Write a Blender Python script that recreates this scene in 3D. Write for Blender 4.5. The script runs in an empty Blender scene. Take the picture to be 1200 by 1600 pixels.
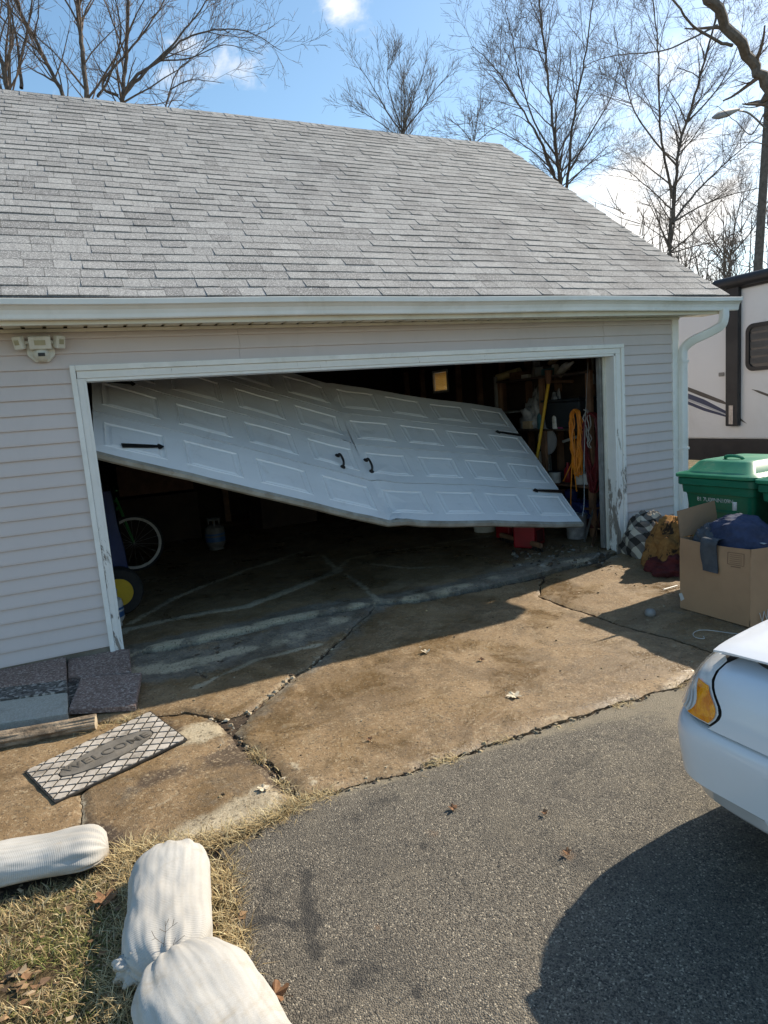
import bpy, math, random
import numpy as np
from math import sin, cos, pi, radians, sqrt
from mathutils import Vector, Matrix, noise
from mathutils.geometry import delaunay_2d_cdt

random.seed(11)
scene = bpy.context.scene
COL = scene.collection

# ------------------------------------------------------------------ camera, sky, sun, exposure
CAM = np.array([-0.16050, -5.21055, 1.67833])
YAW, PITCH, ROLL, FPX = 0.427443, 0.152418, -0.076854, 1046.78
_f = np.array([sin(YAW)*cos(PITCH), cos(YAW)*cos(PITCH), -sin(PITCH)])
_r0 = np.array([cos(YAW), -sin(YAW), 0.0])
_u0 = np.cross(_r0, _f)
_r = _r0*cos(ROLL) + _u0*sin(ROLL)
_u = -_r0*sin(ROLL) + _u0*cos(ROLL)
cd = bpy.data.cameras.new('camera')
cam = bpy.data.objects.new('camera', cd)
COL.objects.link(cam)
cam.matrix_world = Matrix(((_r[0], _u[0], -_f[0], CAM[0]), (_r[1], _u[1], -_f[1], CAM[1]),
                           (_r[2], _u[2], -_f[2], CAM[2]), (0, 0, 0, 1)))
cd.sensor_fit = 'AUTO'
cd.sensor_width = 36.0
cd.lens = FPX/1600*36.0
cd.clip_start = 0.05
cd.clip_end = 2000
scene.camera = cam

SUN = Vector((1.37, 0.27, 1.0)).normalized()      # direction towards the sun
SUN_EL = math.asin(SUN.z)
SUN_AZ = math.atan2(SUN.x, SUN.y)                 # clockwise from +Y
sl = bpy.data.lights.new('sun', 'SUN')
sl.energy = 4.2
sl.angle = radians(0.55)
sl.color = (1.0, 0.93, 0.82)
so = bpy.data.objects.new('sun', sl)
so.rotation_euler = SUN.to_track_quat('Z', 'Y').to_euler()
so.location = (20, 4, 30)
COL.objects.link(so)

world = bpy.data.worlds.new('World')
scene.world = world
world.use_nodes = True
SKY_STRENGTH = 0.132
scene.view_settings.view_transform = 'Standard'
scene.view_settings.look = 'None'
scene.view_settings.exposure = 0.75
scene.view_settings.gamma = 1.0
scene.view_settings.use_curve_mapping = False
scene.view_settings.use_white_balance = True          # the camera's daylight-in-shade balance
scene.view_settings.white_balance_temperature = 7050
scene.view_settings.white_balance_tint = 10
scene.cycles.max_bounces = 8
scene.cycles.diffuse_bounces = 5
scene.cycles.transparent_max_bounces = 8
scene.cycles.sample_clamp_indirect = 6.0


def build_world():
    nt = world.node_tree
    nt.nodes.clear()
    out = nt.nodes.new('ShaderNodeOutputWorld')
    bg = nt.nodes.new('ShaderNodeBackground')
    bg.inputs['Strength'].default_value = SKY_STRENGTH
    sky = nt.nodes.new('ShaderNodeTexSky')
    sky.sky_type = 'NISHITA'
    sky.sun_disc = False
    sky.sun_elevation = SUN_EL
    sky.sun_rotation = SUN_AZ
    sky.air_density = 1.0
    sky.dust_density = 0.6
    sky.ozone_density = 1.6
    tc = nt.nodes.new('ShaderNodeTexCoord')
    L = nt.links.new

    def nz(scale, detail, rough, dist=0.0, off=(0, 0, 0)):
        mp = nt.nodes.new('ShaderNodeMapping')
        mp.inputs['Scale'].default_value = (1, 1, 1.9)
        mp.inputs['Location'].default_value = off
        L(tc.outputs['Generated'], mp.inputs['Vector'])
        n = nt.nodes.new('ShaderNodeTexNoise')
        n.inputs['Scale'].default_value = scale
        n.inputs['Detail'].default_value = detail
        n.inputs['Roughness'].default_value = rough
        n.inputs['Distortion'].default_value = dist
        L(mp.outputs[0], n.inputs['Vector'])
        return n.outputs['Fac']

    def mth(op, a, b=None, c=None):
        m = nt.nodes.new('ShaderNodeMath')
        m.operation = op
        for i, v in enumerate((a, b, c)):
            if v is None:
                continue
            if isinstance(v, (int, float)):
                m.inputs[i].default_value = v
            else:
                L(v, m.inputs[i])
        return m.outputs[0]

    def near(d, width):
        d = Vector(d).normalized()
        vm = nt.nodes.new('ShaderNodeVectorMath')
        vm.operation = 'DISTANCE'
        nrm = nt.nodes.new('ShaderNodeVectorMath')
        nrm.operation = 'NORMALIZE'
        L(tc.outputs['Generated'], nrm.inputs[0])
        L(nrm.outputs[0], vm.inputs[0])
        vm.inputs[1].default_value = d
        t = mth('DIVIDE', vm.outputs['Value'], width)
        t = mth('MULTIPLY', mth('MULTIPLY', t, t), -1.0)
        return mth('EXPONENT', t)

    def pxdir(x, y):
        return Vector(_f + _r*(x-600)/FPX - _u*(y-800)/FPX).normalized()

    field = mth('ADD', mth('MULTIPLY', nz(3.2, 8, 0.62, 0.35, (3.1, 1.7, 0.4)), .55), mth('MULTIPLY', nz(13.0, 6, 0.6, 0.5, (1.1, 4.7, 2.4)), .45))
    # the clouds of this afternoon: a bank low beyond the roof's right slope, puffs elsewhere
    bank = None
    for (x, y, w, a) in ((1010, 345, .10, .19), (1150, 370, .13, .20), (930, 420, .09, .15), (543, 18, .036, .22), (1090, 60, .16, .07),
                         (335, 175, .07, .09), (290, 40, .08, .06), (800, -40, .10, .08), (120, 120, .12, .06), (400, 120, .03, .08)):
        t = mth('MULTIPLY', near(pxdir(x, y), w), a)
        bank = t if bank is None else mth('ADD', bank, t)
    dens = mth('ADD', field, bank)
    mr = nt.nodes.new('ShaderNodeMapRange')
    mr.interpolation_type = 'SMOOTHSTEP'
    L(dens, mr.inputs['Value'])
    mr.inputs['From Min'].default_value = 0.59
    mr.inputs['From Max'].default_value = 0.82
    mr.inputs['To Max'].default_value = 0.93
    hs = nt.nodes.new('ShaderNodeHueSaturation')
    hs.inputs['Saturation'].default_value = 1.14
    hs.inputs['Hue'].default_value = 0.493
    L(sky.outputs[0], hs.inputs['Color'])
    mx = nt.nodes.new('ShaderNodeMix')
    mx.data_type = 'RGBA'
    L(mr.outputs[0], mx.inputs['Factor'])
    L(hs.outputs[0], mx.inputs['A'])
    mx.inputs['B'].default_value = (6.2, 6.2, 6.3, 1)
    L(mx.outputs['Result'], bg.inputs['Color'])
    L(bg.outputs[0], out.inputs['Surface'])


build_world()


# ------------------------------------------------------------------ survey helpers: sight lines measured on known planes of the place
def ray(x, y):
    return _f + _r*(x-600)/FPX - _u*(y-800)/FPX


def atX(x, y, X):
    d = ray(x, y)
    return CAM + d*(X-CAM[0])/d[0]


def atY(x, y, Y):
    d = ray(x, y)
    return CAM + d*(Y-CAM[1])/d[1]


def atZ(x, y, Z=0.0):
    d = ray(x, y)
    return CAM + d*(Z-CAM[2])/d[2]


def gxy(pts, Z=0.0):
    return [tuple(atZ(x, y, Z)[:2]) for x, y in pts]


# ------------------------------------------------------------------ mesh builder
class MB:
    def __init__(s):
        s.v = []
        s.f = []
        s.c = None
        s.fm = []

    def add(s, vs, fs):
        n = len(s.v)
        s.v.extend([tuple(map(float, p)) for p in vs])
        s.f.extend([tuple(i+n for i in f) for f in fs])
        return s

    def box(s, c, d, rz=0.0, rot=None, taper=0.0):
        hx, hy, hz = d[0]/2, d[1]/2, d[2]/2
        vs = [Vector((sx*hx*(1-taper*(sz > 0)), sy*hy*(1-taper*(sz > 0)), sz*hz)) for sz in (-1, 1) for sy in (-1, 1) for sx in (-1, 1)]
        m = rot if rot is not None else Matrix.Rotation(rz, 3, 'Z')
        vs = [m @ p + Vector(c) for p in vs]
        return s.add(vs, [(0, 2, 3, 1), (4, 5, 7, 6), (0, 1, 5, 4), (2, 6, 7, 3), (0, 4, 6, 2), (1, 3, 7, 5)])

    def bbox(s, a, b):
        return s.box([(a[i]+b[i])/2 for i in range(3)], [abs(b[i]-a[i]) for i in range(3)])

    def tube(s, path, rad, n=8, cap=True, flat=1.0, up=None):
        path = [Vector(p) for p in path]
        k = len(path)
        rads = rad if isinstance(rad, (list, tuple)) else [rad]*k
        base = len(s.v)
        prev = None
        for i, p in enumerate(path):
            t = (path[min(i+1, k-1)] - path[max(i-1, 0)])
            if t.length < 1e-9:
                t = Vector((0, 0, 1))
            t.normalize()
            if prev is None:
                a = Vector(up) if up else (Vector((0, 0, 1)) if abs(t.z) < .9 else Vector((1, 0, 0)))
            else:
                a = prev
            b = t.cross(a)
            if b.length < 1e-6:
                b = t.cross(Vector((0.3, 0.9, 0.1)))
            b.normalize()
            a = b.cross(t)
            prev = a
            for j in range(n):
                w = 2*pi*j/n
                q = p + a*(cos(w)*rads[i]) + b*(sin(w)*rads[i]*flat)
                s.v.append((q.x, q.y, q.z))
        for i in range(k-1):
            for j in range(n):
                o = base+i*n
                s.f.append((o+j, o+(j+1) % n, o+n+(j+1) % n, o+n+j))
        if cap:
            s.f.append(tuple(base+j for j in reversed(range(n))))
            s.f.append(tuple(base+(k-1)*n+j for j in range(n)))
        return s

    def lathe(s, prof, c=(0, 0, 0), n=24, axis='Z', cap=True):
        base = len(s.v)
        for (r, z) in prof:
            for j in range(n):
                w = 2*pi*j/n
                p = (r*cos(w), r*sin(w), z)
                if axis == 'X':
                    p = (z, r*cos(w), r*sin(w))
                elif axis == 'Y':
                    p = (r*sin(w), z, r*cos(w))
                s.v.append((p[0]+c[0], p[1]+c[1], p[2]+c[2]))
        for i in range(len(prof)-1):
            for j in range(n):
                o = base+i*n
                s.f.append((o+j, o+(j+1) % n, o+n+(j+1) % n, o+n+j))
        if not cap or prof[0] == prof[-1]:
            return s
        if prof[0][0] > 1e-4:
            s.f.append(tuple(base+j for j in reversed(range(n))))
        if prof[-1][0] > 1e-4:
            s.f.append(tuple(base+(len(prof)-1)*n+j for j in range(n)))
        return s

    def prism(s, poly, d0, d1, fn):
        """closed outline poly (a,b) swept from d0 to d1; fn(a,b,d) -> xyz"""
        n = len(poly)
        vs = [fn(a, b, d0) for a, b in poly] + [fn(a, b, d1) for a, b in poly]
        fs = [tuple(reversed(range(n))), tuple(range(n, 2*n))]
        fs += [(i, (i+1) % n, n+(i+1) % n, n+i) for i in range(n)]
        return s.add(vs, fs)

    def grid(s, fn, nu, nv, closeu=False):
        base = len(s.v)
        for j in range(nv+1):
            for i in range(nu + (0 if closeu else 1)):
                s.v.append(tuple(map(float, fn(i/nu, j/nv))))
        w = nu if closeu else nu+1
        for j in range(nv):
            for i in range(nu):
                i2 = (i+1) % w if closeu else i+1
                s.f.append((base+j*w+i, base+j*w+i2, base+(j+1)*w+i2, base+(j+1)*w+i))
        return s

    def build(s, name, mat=None, parent=None, smooth=False, root=True, recalc=True, colors=None, bevel=0.0, seg=2):
        me = bpy.data.meshes.new(name)
        off = Vector((0, 0, 0))
        if parent is not None and root:
            p = parent
            while p is not None:
                off += p.location
                p = p.parent
        vs = [(x-off.x, y-off.y, z-off.z) for x, y, z in s.v]
        me.from_pydata(vs, [], s.f)
        if mat:
            for m in (mat if isinstance(mat, (list, tuple)) else [mat]):
                me.materials.append(m)
        if recalc or bevel:
            import bmesh
            bm = bmesh.new()
            bm.from_mesh(me)
            if recalc:
                bmesh.ops.recalc_face_normals(bm, faces=bm.faces)
            if bevel:
                es = [e for e in bm.edges if len(e.link_faces) == 2 and e.calc_face_angle(0) > 0.5]
                bmesh.ops.bevel(bm, geom=es, offset=bevel, segments=seg, profile=.5, affect='EDGES', clamp_overlap=True)
            bm.to_mesh(me)
            bm.free()
        if colors is not None:
            at = me.color_attributes.new('wear', 'FLOAT_COLOR', 'POINT')
            at.data.foreach_set('color', np.asarray(colors, dtype=np.float32).ravel())
        if smooth:
            me.polygons.foreach_set('use_smooth', [True]*len(me.polygons))
            if smooth != 'full':
                try:
                    me.set_sharp_from_angle(angle=radians(38))
                except Exception:
                    pass
        o = bpy.data.objects.new(name, me)
        COL.objects.link(o)
        if parent is not None:
            o.parent = parent
        return o


def tag(o, label, cat, group=None):
    o['label'] = label
    o['category'] = cat
    if group:
        o['group'] = group
    return o


def thing(name, label, cat, loc=(0, 0, 0), group=None):
    o = bpy.data.objects.new(name, None)
    o.empty_display_size = .1
    COL.objects.link(o)
    o.location = loc
    return tag(o, label, cat, group)


def setting(o):
    o['kind'] = 'structure'
    return o


def stuff(o):
    o['kind'] = 'stuff'
    return o


def smoothpath(pts, n=6):
    """Catmull-Rom through pts"""
    P = [Vector(p) for p in pts]
    out = []
    for i in range(len(P)-1):
        p0, p1, p2, p3 = P[max(i-1, 0)], P[i], P[i+1], P[min(i+2, len(P)-1)]
        for k in range(n):
            t = k/n
            out.append(0.5*((2*p1)+(p2-p0)*t+(2*p0-5*p1+4*p2-p3)*t*t+(3*p1-p0-3*p2+p3)*t**3))
    out.append(P[-1])
    return out


def nz(x, y, z=0.0, s=1.0):
    return noise.noise(Vector((x*s, y*s, z*s)))


def text_mesh(body, size, mat, spacing=1.0, extrude=.001, offset=0.0):
    cu = bpy.data.curves.new('lettering', 'FONT')
    cu.body = body
    cu.size = size
    cu.align_x = 'CENTER'
    cu.align_y = 'CENTER'
    cu.extrude = extrude
    cu.offset = offset
    cu.space_character = spacing
    tmp = bpy.data.objects.new('lettering_source', cu)
    COL.objects.link(tmp)
    bpy.context.view_layer.update()
    me = bpy.data.meshes.new_from_object(tmp.evaluated_get(bpy.context.evaluated_depsgraph_get()))
    bpy.data.objects.remove(tmp)
    me.materials.clear()
    me.materials.append(mat)
    o = bpy.data.objects.new('lettering', me)
    COL.objects.link(o)
    return o


# ------------------------------------------------------------------ materials
class NT:
    def __init__(s, name):
        s.m = bpy.data.materials.new(name)
        s.m.use_nodes = True
        s.nt = s.m.node_tree
        s.nt.nodes.clear()
        s.out = s.nt.nodes.new('ShaderNodeOutputMaterial')
        s.b = s.nt.nodes.new('ShaderNodeBsdfPrincipled')
        s.nt.links.new(s.b.outputs[0], s.out.inputs[0])
        s._pos = None

    def L(s, a, b):
        s.nt.links.new(a, b)

    def pos(s, scale=None, rot=None):
        if s._pos is None:
            s._pos = s.nt.nodes.new('ShaderNodeNewGeometry').outputs['Position']
        if scale is None:
            return s._pos
        mp = s.nt.nodes.new('ShaderNodeMapping')
        mp.inputs['Scale'].default_value = scale
        if rot:
            mp.inputs['Rotation'].default_value = rot
        s.L(s._pos, mp.inputs['Vector'])
        return mp.outputs[0]

    def noise(s, scale, detail=6, rough=.6, dist=0.0, vec=None):
        n = s.nt.nodes.new('ShaderNodeTexNoise')
        n.inputs['Scale'].default_value = scale
        n.inputs['Detail'].default_value = detail
        n.inputs['Roughness'].default_value = rough
        n.inputs['Distortion'].default_value = dist
        s.L(vec if vec is not None else s.pos(), n.inputs['Vector'])
        return n.outputs['Fac']

    def vor(s, scale, feature='F1', out='Distance', vec=None, rnd=1.0):
        n = s.nt.nodes.new('ShaderNodeTexVoronoi')
        n.feature = feature
        n.inputs['Scale'].default_value = scale
        n.inputs['Randomness'].default_value = rnd
        s.L(vec if vec is not None else s.pos(), n.inputs['Vector'])
        return n.outputs[out]

    def math(s, op, a, b=None, c=None, clamp=False):
        m = s.nt.nodes.new('ShaderNodeMath')
        m.operation = op
        m.use_clamp = clamp
        for i, v in enumerate((a, b, c)):
            if v is None:
                continue
            if isinstance(v, (int, float)):
                m.inputs[i].default_value = v
            else:
                s.L(v, m.inputs[i])
        return m.outputs[0]

    def step(s, v, a, b, to0=0.0, to1=1.0):
        n = s.nt.nodes.new('ShaderNodeMapRange')
        n.interpolation_type = 'SMOOTHSTEP'
        s.L(v, n.inputs['Value'])
        n.inputs['From Min'].default_value = a
        n.inputs['From Max'].default_value = b
        n.inputs['To Min'].default_value = to0
        n.inputs['To Max'].default_value = to1
        return n.outputs[0]

    def mix(s, fac, a, b, blend='MIX'):
        n = s.nt.nodes.new('ShaderNodeMix')
        n.data_type = 'RGBA'
        n.blend_type = blend
        for nm, v in (('Factor', fac), ('A', a), ('B', b)):
            if isinstance(v, (int, float)):
                n.inputs[nm].default_value = v
            elif isinstance(v, tuple):
                n.inputs[nm].default_value = (*v[:3], 1)
            else:
                s.L(v, n.inputs[nm])
        return n.outputs['Result']

    def attr(s, name='wear'):
        a = s.nt.nodes.new('ShaderNodeAttribute')
        a.attribute_name = name
        sp = s.nt.nodes.new('ShaderNodeSeparateColor')
        s.L(a.outputs['Color'], sp.inputs[0])
        return sp.outputs[0], sp.outputs[1], sp.outputs[2]

    def rnd(s):
        return s.nt.nodes.new('ShaderNodeObjectInfo').outputs['Random']

    def sepxyz(s, v=None):
        n = s.nt.nodes.new('ShaderNodeSeparateXYZ')
        s.L(v if v is not None else s.pos(), n.inputs[0])
        return n.outputs

    def bump(s, h, strength=.5, dist=.01):
        n = s.nt.nodes.new('ShaderNodeBump')
        n.inputs['Strength'].default_value = strength
        n.inputs['Distance'].default_value = dist
        s.L(h, n.inputs['Height'])
        s.L(n.outputs[0], s.b.inputs['Normal'])

    def set(s, col=None, rough=None, metal=None, spec=None):
        for nm, v in (('Base Color', col), ('Roughness', rough), ('Metallic', metal), ('Specular IOR Level', spec)):
            if v is None:
                continue
            if isinstance(v, (int, float)):
                s.b.inputs[nm].default_value = v
            elif isinstance(v, tuple):
                s.b.inputs[nm].default_value = (*v[:3], 1)
            else:
                s.L(v, s.b.inputs[nm])
        return s.m


def pm(name, ca, cb=None, scale=6.0, rough=.6, bump=0.0, bscale=60.0, bdist=.004, metal=0.0, spec=.4, detail=6, lo=.35, hi=.65, dirt=None, dscale=2.5, damt=.5):
    n = NT(name)
    cb = cb or tuple(c*.8 for c in ca)
    col = n.mix(n.step(n.noise(scale, detail), lo, hi), ca, cb)
    if dirt:
        col = n.mix(n.math('MULTIPLY', n.step(n.noise(dscale, 9, .7, .4), .5, .72), damt), col, dirt)
    r = n.math('ADD', n.math('MULTIPLY', n.noise(scale*2.3, 4), .22), rough-.11, clamp=True)
    n.set(col, r, metal, spec)
    if bump:
        n.bump(n.noise(bscale, 5, .65), bump, bdist)
    return n.m


M = {}
M['white_trim'] = pm('white_trim', (.82, .82, .79), (.74, .74, .70), 4, .45, .15, 30, dirt=(.36, .33, .28), dscale=5, damt=.25)
M['gutter'] = pm('gutter_paint', (.82, .81, .77), (.76, .75, .70), 3, .4, dirt=(.40, .38, .31), dscale=1.6, damt=.35)
M['soffit'] = pm('soffit_vinyl', (.74, .71, .60), (.68, .65, .55), 3, .5, dirt=(.42, .38, .27), dscale=3, damt=.3)
M['dark'] = pm('dark_void', (.012, .012, .013), (.02, .018, .016), 4, .8)
M['black_plastic'] = pm('black_plastic', (.018, .018, .02), (.03, .03, .03), 9, .45, .1, 80)
M['black_iron'] = pm('black_iron', (.008, .008, .009), (.016, .015, .014), 20, .4, .15, 90, spec=.5)
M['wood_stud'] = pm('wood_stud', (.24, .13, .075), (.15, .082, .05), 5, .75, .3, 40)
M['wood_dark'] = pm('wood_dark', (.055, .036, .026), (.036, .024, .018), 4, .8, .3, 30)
M['foundation'] = pm('foundation_concrete', (.23, .20, .16), (.15, .13, .10), 8, .9, .6, 60, .01)
M['cardboard'] = pm('cardboard', (.42, .26, .15), (.37, .225, .13), 3, .8, .12, 120, .002, dirt=(.26, .16, .09), dscale=3, damt=.3)
M['cardboard_in'] = pm('cardboard_inner', (.36, .22, .125), (.31, .19, .11), 4, .85)
M['kraft_print'] = pm('box_print', (.05, .04, .035), (.08, .06, .05), 20, .8)
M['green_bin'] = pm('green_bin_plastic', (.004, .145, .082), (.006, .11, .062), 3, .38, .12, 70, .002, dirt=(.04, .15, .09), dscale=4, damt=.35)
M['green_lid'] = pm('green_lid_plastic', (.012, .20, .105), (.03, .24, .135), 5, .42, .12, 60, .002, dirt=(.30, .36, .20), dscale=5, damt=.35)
M['label_white'] = pm('white_print', (.55, .58, .55), (.45, .48, .46), 60, .6)
M['denim'] = pm('navy_cloth', (.035, .05, .105), (.02, .028, .06), 9, .85, .4, 220, .002, dirt=(.06, .075, .13), dscale=9, damt=.6)
M['grey_cloth'] = pm('grey_cloth', (.075, .085, .098), (.055, .06, .07), 12, .9, .4, 260, .002)
M['paper'] = pm('white_paper', (.62, .62, .60), (.55, .55, .53), 10, .8)
M['rv_white'] = pm('camper_wall', (.74, .755, .76), (.70, .715, .72), .8, .35, dirt=(.42, .42, .38), dscale=.8, damt=.25)
M['rv_black'] = pm('camper_black', (.018, .019, .021), (.03, .03, .032), 3, .5)
M['rv_grey'] = pm('camper_grey_decal', (.075, .068, .06), (.09, .082, .074), 4, .4)
M['rv_blue'] = pm('camper_blue_decal', (.03, .045, .10), (.04, .055, .11), 4, .4)
M['rv_silver'] = pm('camper_silver_decal', (.5, .52, .55), (.45, .47, .5), 4, .3)
M['glass_dark'] = pm('dark_glass', (.02, .024, .026), (.03, .034, .036), 2, .12, spec=.6)
M['blind_grey'] = pm('grey_blind', (.09, .09, .088), (.07, .07, .07), 5, .6)
M['tyre'] = pm('tyre_rubber', (.016, .016, .016), (.028, .026, .024), 12, .85, .4, 60)
M['yellow_rim'] = pm('yellow_rim', (.62, .40, .02), (.52, .32, .02), 5, .45)
M['yellow_pole'] = pm('yellow_pole', (.66, .40, .03), (.52, .30, .03), 8, .5)
M['steel'] = pm('bare_steel', (.42, .42, .42), (.32, .31, .30), 20, .4, metal=.8)
M['galv'] = pm('dull_grey_metal', (.27, .27, .26), (.2, .2, .19), 10, .6, metal=.3)
M['tarp_blue'] = pm('blue_tarp', (.015, .03, .12), (.01, .02, .085), 4, .5, .3, 30, .01)
M['orange_cord'] = pm('orange_cord', (.78, .27, .03), (.65, .20, .02), 15, .5)
M['red_hose'] = pm('dark_red_hose', (.16, .018, .02), (.10, .012, .014), 12, .5)
M['white_cord'] = pm('pale_cord', (.45, .44, .41), (.38, .37, .35), 12, .6)
M['bucket_white'] = pm('bucket_white', (.58, .57, .53), (.48, .46, .42), 8, .5, dirt=(.22, .17, .12), dscale=12, damt=.6)
M['gas_red'] = pm('red_can_plastic', (.30, .01, .018), (.2, .007, .012), 6, .42)
M['label_blue'] = pm('blue_label', (.02, .06, .16), (.03, .10, .22), 22, .45)
M['tank_white'] = pm('tank_white', (.46, .46, .44), (.36, .35, .33), 9, .45, dirt=(.3, .22, .14), dscale=14, damt=.5)
M['bin_black'] = pm('storage_bin', (.014, .018, .022), (.02, .025, .03), 6, .35)
M['bag_grey'] = pm('grey_bag', (.36, .36, .37), (.2, .2, .21), 11, .35, .5, 20, .01)
M['rust_brown'] = pm('brown_board', (.17, .085, .05), (.11, .055, .03), 8, .75, .3, 30)
M['chrome'] = pm('chrome', (.7, .7, .7), (.6, .6, .6), 10, .15, metal=1.0)
M['light_plastic'] = pm('light_plastic', (.66, .65, .58), (.60, .58, .50), 9, .45, dirt=(.4, .36, .25), dscale=10, damt=.35)
M['lens_pale'] = pm('lamp_lens', (.42, .39, .26), (.36, .33, .22), 20, .2)
M['leaf_tan'] = pm('pale_leaf', (.62, .54, .40), (.50, .41, .28), 40, .8)
M['leaf_brown'] = pm('brown_leaf', (.24, .12, .055), (.16, .08, .04), 40, .8)
M['bark'] = pm('bark', (.16, .128, .104), (.095, .075, .062), 9, .9, .5, 25, .02)
M['bark_pale'] = pm('pale_bark', (.17, .145, .125), (.11, .092, .08), 9, .9, .5, 25, .02)
M['twig'] = pm('twig_bark', (.19, .14, .11), (.13, .098, .078), 9, .9)
M['twig_pale'] = pm('pale_twig_bark', (.19, .155, .125), (.13, .105, .085), 9, .9)
M['soil'] = pm('soil', (.085, .058, .036), (.05, .034, .022), 12, .95, .9, 45, .02)
M['rubber_black'] = pm('rubber_black', (.02, .019, .018), (.045, .04, .034), 14, .75, .3, 70, dirt=(.16, .13, .09), dscale=7, damt=.35)


def m_peel():
    n = NT('peeling_white_paint')
    v = n.pos((9, 9, 2.4))
    z = n.sepxyz()[2]
    low = n.step(z, 1.7, .1, 0, .16)
    k = n.step(n.math('ADD', n.noise(1.0, 10, .7, .5, v), low), .64, .67)
    wood = n.mix(n.noise(30, 6), (.17, .14, .115), (.34, .31, .27))
    white = n.mix(n.noise(12, 6), (.82, .82, .79), (.70, .69, .65))
    n.set(n.mix(k, white, wood), .6)
    n.bump(n.math('SUBTRACT', n.noise(60, 4), n.math('MULTIPLY', k, 1.2)), .5, .004)
    return n.m


def m_siding():
    n = NT('vinyl_siding')
    grain = n.noise(1.0, 6, .65, .2, n.pos((5, 60, 180)))
    c = n.mix(n.step(n.noise(.8, 5), .3, .7), (.60, .535, .512), (.565, .505, .485))
    c = n.mix(n.math('MULTIPLY', n.step(n.noise(2.2, 9, .7, .3, n.pos((1, 1, .35))), .5, .8), .25), c, (.30, .265, .25))
    n.set(c, .55, 0, .3)
    n.bump(grain, .25, .0015)
    return n.m


def m_door():
    n = NT('door_paint')
    c = n.mix(n.step(n.noise(1.3, 7), .3, .7), (.77, .775, .775), (.70, .705, .705))
    c = n.mix(n.math('MULTIPLY', n.step(n.noise(5, 9, .75, .6), .52, .75), .35), c, (.38, .36, .32))
    n.set(c, n.math('ADD', n.math('MULTIPLY', n.noise(9, 4), .2), .35), 0, .45)
    n.bump(n.noise(1.0, 5, .6, 0, n.pos((40, 180, 180))), .12, .001)
    return n.m


def m_shingle():
    n = NT('asphalt_shingle')
    r, g, b = n.attr()
    base = n.mix(r, (.235, .229, .224), (.43, .423, .41))
    gran = n.vor(175, out='Color')
    gs = n.nt.nodes.new('ShaderNodeSeparateColor')
    n.L(gran, gs.inputs[0])
    c = n.mix(n.math('MULTIPLY', gs.outputs[0], .60), base, (.12, .117, .112))
    c = n.mix(n.math('MULTIPLY', n.step(gs.outputs[1], .66, .95), .7), c, (.62, .61, .58))
    st = n.step(n.noise(1.0, 7, .62, .5, n.pos((.9, .55, .55))), .5, .72)
    c = n.mix(n.math('MULTIPLY', st, .42), c, (.105, .10, .105))
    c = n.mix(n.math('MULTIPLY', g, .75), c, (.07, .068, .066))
    n.set(c, .92, 0, .2)
    n.bump(gs.outputs[2], .5, .003)
    return n.m


def m_ground(kind):
    """muddy concrete; wear = (bare pale, soil, grey)"""
    n = NT(kind)
    r, g, b = n.attr()
    big = n.noise(1.6, 8, .62, .3)
    med = n.noise(9, 8, .65)
    fine = n.noise(75, 6, .7)
    mud = n.mix(n.step(big, .35, .68), (.272, .180, .092), (.195, .124, .060))
    mud = n.mix(n.step(med, .45, .75), mud, (.315, .215, .118))
    mud = n.mix(n.math('MULTIPLY', n.step(n.noise(3.6, 9, .7, .5), .48, .66), .6), mud, (.135, .088, .042))
    mud = n.mix(n.math('MULTIPLY', n.step(n.noise(5.1, 9, .72, .8), .56, .70), .55), mud, (.34, .255, .15))
    grey = n.mix(n.step(med, .35, .7), (.235, .205, .160), (.135, .115, .086))
    pale = n.mix(n.step(fine, .3, .7), (.55, .47, .33), (.40, .33, .225))
    soil = n.mix(n.step(fine, .3, .7), (.065, .043, .026), (.12, .08, .048))

    def brk(m, k, a=.32, c=.66):
        t = n.math('ADD', m, n.math('MULTIPLY', n.math('SUBTRACT', n.noise(k, 9, .72, .6), .5), 1.25))
        return n.step(t, a, c)
    c = n.mix(brk(b, 7), mud, grey)
    c = n.mix(brk(g, 8), c, soil)
    c = n.mix(brk(r, 11, .28, .7), c, pale)
    sp = n.vor(95, out='Color')
    s3 = n.nt.nodes.new('ShaderNodeSeparateColor')
    n.L(sp, s3.inputs[0])
    c = n.mix(n.math('MULTIPLY', n.step(s3.outputs[0], .80, .97), .55), c, (.42, .33, .21))
    c = n.mix(n.math('MULTIPLY', n.step(s3.outputs[1], .82, .97), .6), c, (.06, .042, .026))
    c = n.mix(n.math('MULTIPLY', n.step(fine, .55, .8), .25), c, (.09, .062, .036))
    pit = n.math('MULTIPLY', n.step(n.vor(46), .16, .05), n.step(n.noise(6, 5), .45, .6))
    c = n.mix(n.math('MULTIPLY', pit, .75), c, (.055, .036, .02))
    damp = n.step(n.noise(1.5, 10, .68, .9, n.pos((1, 1, 1), (0, 0, .7))), .50, .57)
    c = n.mix(n.math('MULTIPLY', damp, .32), c, (.085, .055, .028))
    wet = n.step(n.noise(2.1, 6, .6, .2), .36, .62)
    n.set(c, n.math('SUBTRACT', n.math('ADD', n.math('MULTIPLY', wet, .44), .34), n.math('MULTIPLY', damp, .16), None, True), 0, .5)
    h = n.math('ADD', n.math('MULTIPLY', n.noise(28, 8, .7), .7), n.math('MULTIPLY', n.noise(160, 4, .6), .45))
    h = n.math('SUBTRACT', h, n.math('MULTIPLY', pit, .5))
    n.bump(h, .8, .011)
    return n.m


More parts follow.
